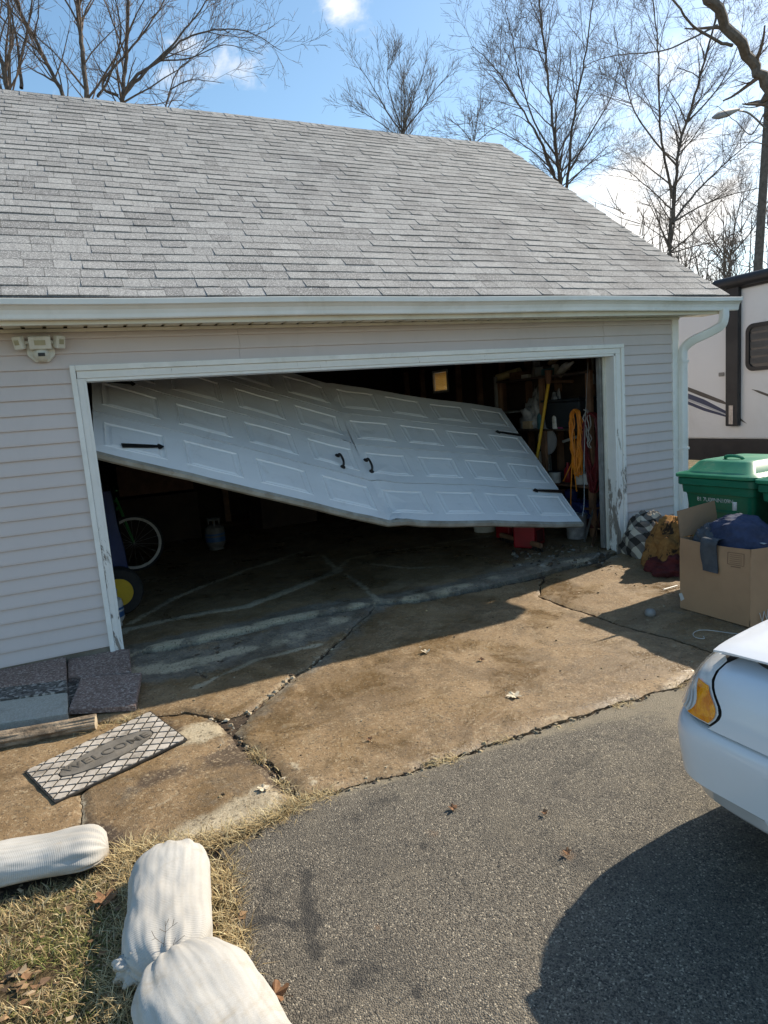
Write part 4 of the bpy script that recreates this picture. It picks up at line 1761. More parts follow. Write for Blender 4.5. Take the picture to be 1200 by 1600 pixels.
# black storage bin and hanging bags on the middle shelf
p = atX(905, 620, 5.35)
bn = thing('storage_bin', 'black plastic storage bin on the middle shelf above the hanging cords', 'storage bin', (5.36, p[1]+.1, 1.284))
mb = MB()
mb.box((5.36, p[1]+.1, 1.284+.16), (.40, .62, .32), taper=-.08)
mb.build('tub', M['bin_black'], bn, bevel=.02)
mb = MB()
mb.box((5.36, p[1]+.1, 1.284+.335), (.46, .70, .03))
mb.build('lid', M['bin_black'], bn, bevel=.008)


def lump(c, r, amp, seed, mat, name, label, cat, fr=1.6, flat=True, nu=40, nv=18, sub=None, group=None):
    def fn(u, v):
        a, b = 2*pi*u, (v*.5 if flat else v-.5)*pi
        d = Vector((cos(a)*cos(b), sin(a)*cos(b), sin(b)))
        k = 1+amp*noise.fractal(d*fr+Vector((seed, 0, 0)), .9, 2.1, 4)+amp*.8*(abs(noise.noise(d*fr*2.1+Vector((0, seed, 0))))-.25)
        rdg = 1-abs(noise.noise(d*2.6+Vector((seed*3, 1, d.x*1.5))))*2
        k += amp*.55*max(0, rdg)**3-amp*.2
        return (c[0]+d.x*r[0]*k, c[1]+d.y*r[1]*k, c[2]+max(0 if flat else -9, d.z*r[2]*k))
    mb = MB()
    mb.grid(fn, nu, nv, closeu=True)
    o = mb.build(name, mat, smooth='full')
    return tag(o, label, cat, group)


p = atX(838, 625, 5.35)
lump((5.35, p[1], 1.284), (.17, .2, .42), .4, 3.3, M['bag_grey'], 'bag', 'crumpled grey plastic bag bulging on the middle shelf behind the yellow pole', 'bag')
p = atX(872, 625, 5.35)
lump((5.33, p[1], 1.284), (.15, .15, .38), .4, 7.3, M['bag_grey'], 'bag', 'grey plastic sack with pale streaks on the shelf left of the black bin', 'bag')
# round white plate-like fan shroud and a brown shoe below the shelf
p = atX(862, 660, 5.3)
mb = MB()
mb.lathe([(0, .012), (.13, .010), (.16, .0), (.17, .012), (.175, -.01), (0, -.012)], (5.22, p[1], .80+.33), 28, axis='X')
tag(mb.build('dish', pm('grey_dish', (.30, .30, .31), (.24, .24, .25), 6, .5), smooth=True), 'round grey dish leaning on the rack behind the yellow pole', 'dish')
# small clutter crowding the rack, each piece sighted on its own shelf
def piece(x, y_, X, kind, dims, mt, name, label, cat, rz=0.0):
    p = atX(x, y_, X)
    z0 = p[2]
    for lv in (FZ, .372, .622, 1.282, 1.922):
        if lv <= p[2]+.04:
            z0 = lv
    mb = MB()
    if kind == 'box':
        mb.box((X, p[1], z0+dims[2]/2), dims[:3], rz=rz, taper=.04)
        o = mb.build(name, M[mt], bevel=.006)
    elif kind == 'can':
        r, h = dims
        mb.lathe([(r*.96, 0), (r, .004), (r, h*.9), (r*.8, h*.94), (r*.8, h), (0, h)], (X, p[1], z0), 14)
        o = mb.build(name, M[mt], smooth=True)
    elif kind == 'bottle':
        r, h = dims
        mb.lathe([(r*.9, 0), (r, .01), (r, h*.62), (r*.4, h*.8), (r*.36, h), (0, h)], (X, p[1], z0), 14)
        o = mb.build(name, M[mt], smooth=True)
    else:
        a, b = Vector((X, p[1], p[2])), Vector((X+dims[0], p[1]+dims[1], p[2]+dims[2]))
        mb.tube([tuple(a), tuple(b)], dims[3], 8)
        o = mb.build(name, M[mt], smooth=True)
    return tag(o, label, cat)


M['tan_pack'] = pm('tan_pack', (.50, .36, .22), (.40, .28, .17), 9, .7)
M['teal_pack'] = pm('teal_pack', (.05, .16, .19), (.03, .10, .12), 9, .5)
M['pink_pack'] = pm('pink_pack', (.30, .05, .13), (.2, .03, .09), 9, .6)
for a in (
        (826, 597, 5.24, 'box', (.14, .16, .10), 'tan_pack', 'carton', 'sunlit tan carton just under the top shelf board beside the brown post', 'carton'),
        (826, 660, 5.24, 'box', (.12, .10, .08), 'tan_pack', 'carton', 'tan carton low on the rack beside the brown post by the door edge', 'carton'),
        (818, 640, 5.30, 'can', (.06, .15), 'galv', 'can', 'dull metal can on the middle shelf left of the brown post', 'can'),
        (846, 640, 5.20, 'bottle', (.06, .26), 'teal_pack', 'bottle', 'dark teal bottle on the middle shelf in front of the grey bag', 'bottle'),
        (880, 640, 5.22, 'box', (.12, .10, .28), 'pink_pack', 'packet', 'magenta packet standing on the middle shelf left of the black bin', 'packet'),
        (868, 640, 5.18, 'bottle', (.045, .22), 'bucket_white', 'bottle', 'slim pale bottle on the middle shelf left of the magenta packet', 'bottle'),
        (858, 742, 5.18, 'can', (.07, .12), 'galv', 'can', 'grey can on the low shelf right of the small paint pot', 'can'),
        (872, 748, 5.24, 'box', (.20, .16, .14), 'bin_black', 'toolbox', 'black toolbox on the low shelf behind the cord tail', 'toolbox'),
        (888, 748, 5.30, 'bottle', (.05, .24), 'red_can_plastic', 'bottle', 'red bottle on the low shelf behind the orange cord', 'bottle'),
        (866, 772, 5.22, 'box', (.24, .20, .16), 'rust_brown', 'crate', 'brown crate on the lowest shelf behind the broken door corner', 'crate'),
        (893, 778, 5.25, 'can', (.08, .18), 'tarp_blue', 'can', 'blue can on the lowest shelf under the orange cord', 'can'),
        (928, 600, 5.50, 'rod', (.02, .05, .55, .014), 'galv', 'pipe', 'short grey pipe standing on the right end of the wall rack', 'pipe'),
        (895, 596, 5.45, 'rod', (.05, .5, .03, .02), 'wood_stud', 'stick', 'brown stick lying along the rack above the black bin', 'stick'),
        (862, 577, 5.3, 'box', (.18, .20, .09), 'teal_pack', 'toolbox', 'teal toolbox on the top shelf behind the pale wedge', 'toolbox'),
        (838, 760, 5.15, 'bottle', (.06, .22), 'paper', 'jug', 'white jug on the low shelf close to the broken door edge', 'jug'),
        (905, 742, 5.22, 'bottle', (.05, .20), 'bucket_white', 'bottle', 'pale bottle on the low shelf between the two tins', 'bottle'),
        (918, 700, 5.30, 'rod', (.0, .02, .42, .012), 'red_cloth', 'stick', 'dark red stick upright behind the hose coil', 'stick'),
        (880, 690, 5.50, 'rod', (.0, -.25, .06, .018), 'paper', 'tube', 'short white tube fixed across the wall behind the orange cord', 'tube'),
        (842, 700, 5.45, 'box', (.06, .45, .30), 'galv', 'panel', 'grey metal panel standing on the wall side behind the yellow handle', 'panel'),
        (893, 604, 5.30, 'box', (.20, .12, .07), 'paper', 'packet', 'pale packet lying on the black storage bin lid', 'packet'),
        (858, 568, 5.42, 'rod', (.0, -.35, .10, .03), 'tan_pack', 'pipe', 'tan pipe slanting up above the top shelf', 'pipe'),
        (815, 584, 5.35, 'box', (.25, .22, .10), 'rust_brown', 'crate', 'brown crate on the top shelf under the yellowed roll', 'crate')):
    if a[5] == 'red_can_plastic':
        a = a[:5]+('gas_red',)+a[6:]
    piece(*a)
# yellow pole leaning against the rack
a, b = atX(857, 600, 5.12), atX(838, 722, 5.0)
d = Vector(b)-Vector(a)
b = Vector(a)+d*((a[2]-FZ)/(a[2]-b[2]))
yp = thing('broom', 'tall yellow handle leaning against the brown shelf rack right of the broken door', 'broom', (b.x, b.y, FZ))
mb = MB()
mb.tube([tuple(a), tuple(b)], .019, 10)
mb.build('handle', M['yellow_pole'], yp, smooth=True)
mb = MB()
mb.tube([tuple(a), tuple(Vector(a)+Vector((.01, -.0, .16)))], [.03, .05], 8)
mb.build('head', M['rust_brown'], yp)
# dark clutter on the floor of the rack
for i, (x, y_, r, mt, nm, lab) in enumerate(((905, 790, (.2, .3, .2), 'tarp_blue', 'cloth', 'dark blue cloth bundled under the low shelf'), (880, 780, (.16, .2, .16), 'bin_black', 'sack', 'black sack slumped beside the yellow pole foot'),
                                            (915, 806, (.2, .2, .12), 'red_cloth', 'cloth', 'dull red cloth heaped below the blue bundle'))):
    p = atX(x, y_, 5.2)
    lump((5.25, p[1], max(FZ, p[2]-.12)), r, .35, 2.2+i, M[mt], nm, lab, nm)
# scrap timber leaning by the right jamb
for (a, b, w, lab) in (((936, 765), (913, 822), .03, 'pale board leaning beside the right door jamb, nearest the broken door corner'), ((940, 790), (925, 830), .035, 'brown board leaning tight against the right door jamb')):
    A, B = Vector(atX(*a, 5.35)), Vector(atZ(b[0], b[1]+24, FZ))
    B = Vector((min(B.x, 5.0), B.y, FZ))
    mb = MB()
    mb.tube([tuple(A), tuple(B)], w, 4, flat=.4)
    tag(mb.build('board', M['wood_stud'] if 'brown' in lab else M['galv']), lab, 'board')

# red fuel cans, white bucket and push broom under the door


def fuel_can(loc, rz, s, label):
    t = thing('fuel_can', label, 'fuel can', loc, 'red fuel cans on the garage floor')
    w, d, h = .26*s, .20*s, .27*s
    R_ = Matrix.Rotation(rz, 3, 'Z')

    def P(x, y, z):
        v = R_ @ Vector((x, y, z))
        return (v.x+loc[0], v.y+loc[1], v.z+loc[2])
    mb = MB()
    prof = [(-w/2, .01), (w/2, .01), (w/2, h*.72), (w*.28, h*.92), (-w*.30, h*.92), (-w/2, h*.75)]
    mb.prism(prof, -d/2, d/2, lambda a, b, y: P(a, y, b))
    mb.build('body', M['gas_red'], t, bevel=.018)
    mb = MB()
    mb.tube([P(-w*.3, 0, h*.90), P(-w*.28, 0, h*1.1), P(w*.05, 0, h*1.12), P(w*.2, 0, h*.92)], .016*s, 8)
    mb.build('handle', M['gas_red'], t, smooth=True)
    mb = MB()
    mb.tube([P(w*.33, 0, h*.8), P(w*.40, 0, h*.98), P(w*.52, 0, h*1.1)], [.026*s, .022*s, .014*s], 10)
    mb.build('spout', M['black_plastic'], t, smooth=True)
    mb = MB()
    mb.prism([(-w*.30, h*.16), (w*.30, h*.16), (w*.30, h*.58), (-w*.30, h*.58)], -d/2-.004, -d/2-.001, lambda a, b, y: P(a, y, b))
    mb.build('side_recess', M['red_cloth'], t)
    return t


g = atZ(838, 856, FZ)
fuel_can((g[0], g[1]+.12, FZ), .55, 1.25, 'large red plastic fuel can right of the broom head under the door')
g = atZ(806, 842, FZ)
fuel_can((g[0], g[1]+.1, FZ), .2, 1.1, 'smaller red plastic fuel can left of the broom handle under the door')
g = atZ(768, 832, FZ)
jar((g[0], g[1]+.15, FZ), .15, .34, M['bucket_white'], 'bucket', 'large white bucket on the wet floor left of the red cans', 'bucket')
g = atZ(848, 864, FZ)
jar((5.0, g[1]+.35, FZ), .12, .28, M['bag_grey'], 'bucket', 'grey bucket on the floor right of the red cans', 'bucket')
br = thing('push_broom', 'wide push broom lying on the wet floor in front of the red fuel cans', 'broom', tuple(atZ(815, 846, FZ)))
a, b = Vector(atZ(782, 836, FZ+.07)), Vector(atZ(846, 853, FZ+.07))
mb = MB()
mb.tube([tuple(a), tuple(b)], .03, 8, flat=.6)
mb.build('head', M['wood_stud'], br)
mb = MB()
for k in range(40):
    t = k/39
    c0 = a+(b-a)*t
    mb.tube([tuple(c0-Vector((0, 0, .015))), tuple(c0+Vector((q.uniform(-.01, .01), q.uniform(-.025, .01), -.068)))], .007, 3)
stuff(mb.build('bristles', M['black_plastic'], br))
m_ = a+(b-a)*.45
mb = MB()
mb.tube([tuple(m_+Vector((0, 0, .01))), tuple(m_+Vector((.25, .75, .75)))], .013, 8)
mb.build('handle', M['white_cord'], br, smooth=True)

# left side: mower under a blue cover, propane tanks, bicycle, cartons
mw = thing('riding_mower', 'riding mower with yellow wheel under a dark blue cover behind the left jamb', 'mower', (-.05, 2.3, FZ))
wc = Vector(atZ(196, 962, FZ))
wc.z = FZ+.215


def wheel(parent, c, R, w, rim, rimmat, axis='X', name='wheel', flip=1):
    W_ = MB()
    W_.lathe([(rim, -w/2), (R*.93, -w/2), (R, -w*.32), (R, w*.32), (R*.93, w/2), (rim, w/2), (rim, -w/2)], tuple(c), 32, axis)
    wh = W_.build(name, M['tyre'], parent, smooth=True)
    k = flip
    r_ = MB()
    r_.lathe([(rim, -w*.5*k), (rim*.98, -w*.46*k), (rim*.86, -w*.40*k), (rim*.80, -w*.20*k), (rim*.5, -w*.14*k), (rim*.42, -w*.30*k), (rim*.2, -w*.34*k), (0, -w*.34*k)], tuple(c), 28, axis)
    r_.build('rim', rimmat, wh, smooth=True)
    return wh


wheel(mw, (wc.x-.03, wc.y+.09, wc.z), .215, .17, .125, M['yellow_rim'], 'Y')
wheel(mw, (wc.x-.55, wc.y+.19, wc.z), .215, .17, .125, M['yellow_rim'], 'Y')
cv = MB()
tc_ = atY(182, 770, wc.y)
cv.grid(lambda u, v: (-.74+u*(wc.x+.10+.74)*(1-.08*v)+.02*nz(u*5, v*4, 1), wc.y+.20+.03*nz(u*7, v*2, 5)+.05*v, FZ+.27+v*.83), 14, 10)
cv.grid(lambda u, v: (wc.x+.10-.06*v+.015*nz(u*5, v*5, 2), wc.y+.20+u*.9, FZ+.27+v*.83), 10, 10)
cv.grid(lambda u, v: (-.74+u*(wc.x+.0+.74), wc.y+.24+v*.9, FZ+1.10+.05*nz(u*4, v*4, 3)), 10, 8)
cv.build('cover', M['tarp_blue'], mw, smooth=True)


M['tank_shaded'] = pm('tank_shaded', (.16, .155, .145), (.10, .095, .09), 9, .6)  # tank white darkened in colour to stand in for the gloom inside


def propane(loc, s, label, paint='tank_white'):
    t = thing('propane_tank', label, 'propane tank', loc, 'white propane tanks')
    mb = MB()
    R_, h = .15*s, .38*s
    mb.lathe([(R_*.75, .0), (R_*.75, .03*s), (R_*.70, .035*s), (R_, .10*s), (R_, .29*s), (R_*.93, .34*s), (R_*.6, h), (0, h+.015*s)], loc, 24)
    mb.build('tank', M[paint], t, smooth=True)
    mb = MB()
    mb.lathe([(R_*1.012, .13*s), (R_*1.012, .255*s)], loc, 24)
    lb = mb.build('label', M['label_blue'], t, smooth=True)
    mb = MB()
    mb.lathe([(R_*1.02, .20*s), (R_*1.02, .225*s)], loc, 24)
    mb.build('label_band', M[paint], lb, smooth=True)
    mb = MB()
    for k in range(3):
        a = k*2.09+.4
        mb.tube([(loc[0]+cos(a)*R_*.6, loc[1]+sin(a)*R_*.6, loc[2]+h-.02), (loc[0]+cos(a)*R_*.62, loc[1]+sin(a)*R_*.62, loc[2]+h+.08*s)], .014*s, 6)
    mb.lathe([(R_*.66, h+.07*s), (R_*.70, h+.085*s), (R_*.66, h+.10*s), (R_*.60, h+.085*s), (R_*.66, h+.07*s)], loc, 20)
    mb.build('collar', M[paint], t, smooth=True)
    mb = MB()
    mb.tube([(loc[0], loc[1], loc[2]+h), (loc[0], loc[1], loc[2]+h+.06*s)], .022*s, 8)
    mb.build('valve', pm('brass', (.5, .36, .12), (.4, .28, .1), 10, .3, metal=.9) if 'brass' not in bpy.data.materials else bpy.data.materials['brass'], t)
    return t


g = atZ(176, 982, FZ)
propane((g[0]+.01, g[1]+.06, FZ), .66, 'white propane tank with blue label standing just inside the left jamb')
g = atZ(346, 870, FZ)
propane((g[0], g[1]+.25, FZ+.06), .82, 'white propane tank with blue label standing deep in the dark under the door', 'tank_shaded')
bk = thing('bicycle', 'bicycle with pale rimmed wheel parked behind the blue covered mower', 'bicycle', (.3, 3.0, FZ))
wc2 = Vector(atY(212, 868, 2.95))
wc2.z = FZ+.33
for i, dx in enumerate((0, -1.02)):
    c_ = (wc2.x+dx, wc2.y, wc2.z)
    mb = MB()
    mb.lathe([(.30, -.016), (.33, -.016), (.335, 0), (.33, .016), (.30, .016), (.30, -.016)], c_, 40, 'Y')
    wh = mb.build('wheel', M['tyre'], bk, smooth=True)
    mb = MB()
    mb.lathe([(.272, -.014), (.302, -.018), (.302, .018), (.272, .014), (.272, -.014)], c_, 40, 'Y')
    mb.build('rim', M['bucket_white'], wh, smooth=True)
    mb = MB()
    for k in range(18):
        a = 2*pi*k/18
        mb.tube([(c_[0], c_[1]+.02*(-1)**k, c_[2]), (c_[0]+.28*sin(a), c_[1], c_[2]+.28*cos(a))], .0022, 3)
    mb.build('spokes', M['steel'], wh)
mb = MB()
F = lambda x, z: (wc2.x+x, wc2.y, FZ+z)
for a, b in ((F(0, .33), F(-.13, .88)), (F(-.10, .78), F(-.58, .35)), (F(-.12, .84), F(-.68, .80)), (F(-.58, .35), F(-.70, .88)), (F(-.58, .35), F(-1.02, .33)), (F(-.69, .78), F(-1.02, .33))):
    mb.tube([a, b], .016, 8)
mb.tube([(wc2.x-.12, wc2.y-.28, FZ+.98), (wc2.x-.14, wc2.y, FZ+.94), (wc2.x-.12, wc2.y+.28, FZ+.98)], .012, 8)
mb.build('frame', pm('green_frame', (.03, .22, .06), (.02, .16, .04), 5, .4), bk, smooth=True)
mb = MB()
mb.box((wc2.x-.72, wc2.y, FZ+.92), (.26, .14, .05), taper=.2)
mb.build('saddle', M['black_plastic'], bk, bevel=.015)
for i, (x, y_, w, d, h, z, lab) in enumerate(((250, 800, 1.0, .6, .42, .72, 'upper brown carton stacked at the back left of the garage'), (255, 860, 1.1, .6, .68, 0.0, 'lower brown carton at the back left of the garage'), (450, 800, .9, .6, .8, 0, 'dark carton standing behind the second propane tank'))):
    p = atY(x, y_, 4.6)
    mb = MB()
    mb.box((p[0], 4.9, FZ+z+h/2), (w, d, h), rz=.05*i)
    c_ = mb.build('carton', M['wood_dark'] if i else M['rust_brown'], bevel=.008)
    tag(c_, lab, 'carton')

# pipes and clutter on the right back: a work bench silhouettes
wb = thing('workbench', 'dark wooden workbench along the garage back wall', 'bench', (3.2, 6.0, FZ))
MB().bbox((1.9, 5.75, .88), (5.1, 6.5, .94)).build('bench_top', M['wood_stud'], wb)
for x in (2.0, 3.4, 4.95):
    MB().bbox((x, 5.85, FZ), (x+.09, 5.94, .879)).build('leg', M['wood_stud'], wb)

# ------------------------------------------------------------------ beside the garage: bins, carton, blankets


def trash_bin(loc, rz, label, text=None, S=1.08):
    t = thing('trash_bin', label, 'trash bin', loc, 'green wheeled bins beside the garage')
    R_ = Matrix.Rotation(rz, 3, 'Z')

    def P(x, y, z):
        v = R_ @ Vector((x, y, z))*S
        return (v.x+loc[0], v.y+loc[1], v.z+loc[2])

    def ringpts(hx0, hx1, hy, z, rad, n=6):
        out = []
        for (cx, cy, a0) in ((hx1-rad, hy-rad, 0), (hx0+rad, hy-rad, 90), (hx0+rad, -hy+rad, 180), (hx1-rad, -hy+rad, 270)):
            for i in range(n+1):
                a = radians(a0+90*i/n)
                out.append(P(cx+rad*cos(a), cy+rad*sin(a), z))
        return out

    def loft(secs, cap0=True, cap1=True):
        mb = MB()
        n = None
        for s in secs:
            r = ringpts(*s)
            n = len(r)
            mb.v += r
        for i in range(len(secs)-1):
            for j in range(n):
                mb.f.append((i*n+j, i*n+(j+1) % n, (i+1)*n+(j+1) % n, (i+1)*n+j))
        if cap0:
            mb.f.append(tuple(reversed(range(n))))
        if cap1:
            mb.f.append(tuple((len(secs)-1)*n+j for j in range(n)))
        return mb
    # local x: -x is the front; y is the width
    body = loft([(-.22, .26, .22, .02, .05), (-.225, .265, .23, .05, .05), (-.30, .34, .285, .72, .045), (-.305, .345, .29, .735, .045), (-.325, .355, .30, .74, .045), (-.33, .36, .305, .80, .045), (-.315, .345, .29, .803, .04)])
    bd = body.build('body', M['green_bin'], t, smooth=True)
    rim = loft([(-.345, .37, .318, .80, .05), (-.352, .375, .325, .806, .05), (-.352, .375, .325, .852, .05), (-.345, .37, .318, .858, .05)])
    rim.build('rim', M['green_bin'], t, smooth=True)
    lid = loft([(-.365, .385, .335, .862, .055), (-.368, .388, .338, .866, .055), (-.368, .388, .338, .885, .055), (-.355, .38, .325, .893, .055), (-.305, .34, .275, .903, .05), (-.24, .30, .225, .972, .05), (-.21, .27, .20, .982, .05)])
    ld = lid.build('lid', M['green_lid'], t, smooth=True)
    mb = MB()
    mb.tube(smoothpath([P(-.10, -.07, .98), P(-.12, -.06, 1.0), P(-.13, 0, 1.008), P(-.12, .06, 1.0), P(-.10, .07, .98)], 3), .013, 8)
    mb.build('lid_handle', M['green_lid'], ld, smooth=True)
    mb = MB()
    mb.tube([P(.40, -.2, .84), P(.42, -.19, .86), P(.42, .19, .86), P(.40, .2, .84)], .015, 8)
    mb.build('bar_handle', M['green_bin'], t, smooth=True)
    for sy in (-1, 1):
        mb = MB()
        c_ = P(.28, sy*.25, .12)
        a = R_ @ Vector((0, 1, 0))
        mb.tube([tuple(Vector(c_)-a*.03), tuple(Vector(c_)+a*.03)], .125, 20)
        mb.build('wheel', M['tyre'], t, smooth=True)
    # recessed field and stamped number on the front face
    def front(y, z, o):
        f = (z-.05)/(.72-.05)
        return P(-.225-(.30-.225)*f-o, y, z)
    mb = MB()
    for (ya, yb, za, zb) in ((-.145, .145, .50, .514), (-.145, .145, .60, .614), (-.145, -.131, .515, .599), (.131, .145, .515, .599)):
        mb.add([front(ya, za, .0), front(yb, za, .0), front(yb, zb, .0), front(ya, zb, .0), front(ya, za, .008), front(yb, za, .008), front(yb, zb, .008), front(ya, zb, .008)],
               [(4, 5, 6, 7), (0, 1, 5, 4), (1, 2, 6, 5), (2, 3, 7, 6), (3, 0, 4, 7)])
    mb.build('label_frame', M['green_bin'], t)
    if text:
        o = text_mesh(text, .048, M['label_white'], .92, .0006)
        o.parent = t
        X_ = (R_ @ Vector((0, -1, 0)))
        Y_ = (Vector(front(0, .7, 0))-Vector(front(0, .5, 0))).normalized()
        Z_ = X_.cross(Y_)
        pos = Vector(front(.02, .690, .0025))-Vector(loc)
        o.matrix_local = Matrix(((X_.x, Y_.x, Z_.x, pos.x), (X_.y, Y_.y, Z_.y, pos.y), (X_.z, Y_.z, Z_.z, pos.z), (0, 0, 0, 1)))
    return t


trash_bin((4.81, -1.47, 0.0), .04, 'green wheeled bin nearest the downspout with white stamped number on its front', '81 7U08NN109N')
trash_bin((4.75, -2.24, 0.0), .06, 'green wheeled bin half hidden behind the cardboard box contents')

# big cardboard carton full of clothes
BX0, BX1, BY0, BY1, BZ = 3.885, 4.335, -2.225, -1.64, .555
bx = thing('cardboard_box', 'large brown cardboard box with open flaps filled with dark clothes', 'cardboard box', (BX0, (BY0+BY1)/2, .0))


def panel(x0, y0, x1, y1, nm, z0=.008, z1=BZ, bulge=.012):
    mb = MB()
    d = Vector((x1-x0, y1-y0, 0))
    nn = Vector((d.y, -d.x, 0)).normalized()

    def fn(o):
        return lambda u, v: tuple(Vector((x0, y0, z0))+d*u+Vector((0, 0, (z1-z0)*v-.012*sin(pi*u)*v*(1 if bulge else 0)))+nn*(o+bulge*sin(pi*u)*sin(pi*v)))
    n = 10
    mb.grid(fn(0), n, n)
    mb.grid(fn(-.005), n, n)
    w = n+1
    m = w*w
    for i in range(n):
        for (a, b) in ((i, i+1), (n*w+i, n*w+i+1), (i*w, (i+1)*w), (i*w+n, (i+1)*w+n)):
            mb.f.append((a, b, m+b, m+a))
    return mb.build(nm, M['cardboard'], bx, smooth=True)


front_p = panel(BX0, BY1, BX0, BY0, 'side_panel')
panel(BX0, BY0, BX1, BY0, 'side_panel')
panel(BX1, BY0, BX1, BY1, 'side_panel', bulge=.004)
panel(BX1, BY1, BX0, BY1, 'side_panel', bulge=.004)
MB().bbox((BX0+.006, BY0+.006, .006), (BX1-.006, BY1-.006, .012)).build('bottom', M['cardboard_in'], bx)
mb = MB()
fa, fb = Vector((BX0+.01, BY1+.002, BZ)), Vector((BX1-.02, BY1+.002, BZ))
mb.grid(lambda u, v: tuple(fa+(fb-fa)*(u*(1-.05*v)+.02*v)+Vector((0, .03*v, (.195+.03*u)*v))), 4, 3)
mb.grid(lambda u, v: tuple(fa+(fb-fa)*(u*(1-.05*v)+.02*v)+Vector((0, .03*v+.006, (.195+.03*u)*v))), 4, 3)
mb.build('flap', M['cardboard_in'], bx)
mb = MB()
mb.grid(lambda u, v: (BX1-.004+.22*v, BY0+.02+u*(BY1-BY0-.04), BZ+.05*v-.25*v*v), 4, 4)
mb.build('flap', M['cardboard'], bx)
mb = MB()
mb.grid(lambda u, v: (BX0+.03+u*.38, BY0+.002+.05*sin(v*2), BZ+.002-.01*v+.03*v*v), 4, 4)
# printed mark, sticker and tape on the face towards the drive


def facept(px_, py_, o):
    p = atX(px_, py_, BX0)
    u = (p[1]-BY1)/(BY0-BY1)
    v = (p[2]-.008)/(BZ-.008)
    return (BX0-o-.012*sin(pi*u)*sin(pi*v), p[1], p[2])


def facequad(mb, pts, o=.0015, n=4):
    a, b, c_, d = [np.array(p, float) for p in pts]
    mb.grid(lambda u, v: facept(*((a*(1-u)+b*u)*(1-v)+(d*(1-u)+c_*u)*v), o), n, n)


mb = MB()
for (a, b) in (((1138, 862.5), (1163, 866)), ((1163, 866), (1163, 885)), ((1163, 885), (1138, 880.5)), ((1138, 880.5), (1138, 862.5))):
    a, b = np.array(a), np.array(b)
    d = (b-a)/np.linalg.norm(b-a)
    s_ = np.array((-d[1], d[0]))*.55
    facequad(mb, [a-s_, b-s_, b+s_, a+s_], .002)
for k in range(5):
    y = 866+k*3.1
    facequad(mb, [(1141, y), (1160, y+2.5), (1160, y+3.3), (1141, y+.8)], .002)
facequad(mb, [(1143, 883.6), (1158, 886.2), (1158, 888), (1143, 885.4)], .002)
mb.build('printed_mark', pm('faded_print', (.20, .12, .075), (.25, .15, .09), 30, .8), bx, recalc=False)
mb = MB()
facequad(mb, [(1061, 927.5), (1066, 926), (1070, 936), (1064.5, 939)], .003)
mb.build('sticker', M['paper'], bx, recalc=False)
mb = MB()
for (a, b) in (((1187, 958), (1191, 972)), ((1191, 972), (1194, 955)), ((1194, 955), (1198, 968)), ((1198, 968), (1200, 952))):
    A, B = Vector(atY(*a, BY0-.012)), Vector(atY(*b, BY0-.012))
    mb.tube([tuple(A), tuple(B)], .003, 4)
mb.build('chalk_mark', M['paper'], bx)

# clothes in the carton


def heap(name, label, cat, mat, cx, cy, cz, rx, ry, rz_, amp, seed, fr, fold=0.0, nu=64, nv=26):
    return lump((cx, cy, cz), (rx, ry, rz_), amp, seed, mat, name, label, cat, fr, True, nu, nv)


heap('jacket', 'navy blue jacket heaped on top of the cardboard box', 'jacket', M['denim'], 4.12, -1.97, BZ-.06, .21, .27, .23, .11, 5.1, 1.3)
heap('clothes', 'dark grey clothes stuffed in the cardboard box left of the navy jacket', 'clothes', M['grey_cloth'], 4.06, -1.80, BZ-.07, .16, .15, .17, .16, 15.1, 1.6)
mb = MB()
sa, sb = atX(1100, 846, BX0), atX(1125, 849, BX0)
ya, yb = sa[1], sb[1]


def strapf(o):
    def fn(u, v):
        y = ya+(yb-ya)*u+.012*sin(v*4)*v+.004*nz(u*3, v*5, 2)
        s = v*.40
        if s < .10:
            return (BX0+.085-s-o*.2, y, BZ+.018+.012*sin(s/.1*pi/2)+o*.9)
        if s < .13:
            k = (s-.10)/.03
            return (BX0-.013-.010*sin(k*pi/2)-o, y, BZ+.030-.025*k+o*.4)
        return (BX0-.024-o-.006*sin((s-.13)*20+u*2), y, BZ+.005-(s-.13)*.78)
    return fn


mb.grid(strapf(0), 8, 26)
mb.grid(strapf(.006), 8, 26)
tag(mb.build('scarf', M['grey_cloth'], smooth='full', recalc=False), 'grey cloth strip draped over the front of the cardboard box', 'scarf')
mb = MB()
mb.grid(lambda u, v: (4.03+u*.30, -2.215+v*.20, BZ+.016+.03*u+.02*v+.012*nz(u*3, v*3, 1)), 8, 6)
mb.grid(lambda u, v: (4.03+u*.30, -2.215+v*.20, BZ+.012+.03*u+.02*v+.012*nz(u*3, v*3, 1)), 8, 6)
tag(mb.build('paper', M['paper'], smooth=True, recalc=False), 'white folded paper lying on the right corner of the cardboard box', 'paper')
p = atX(1125, 802, 4.2)
jar((4.24, -1.83, .735), .016, .06, M['tank_white'], 'bottle', 'tiny white topped bottle poking up behind the navy jacket', 'bottle', M['paper'])

# blankets slumped against the right end of the wall


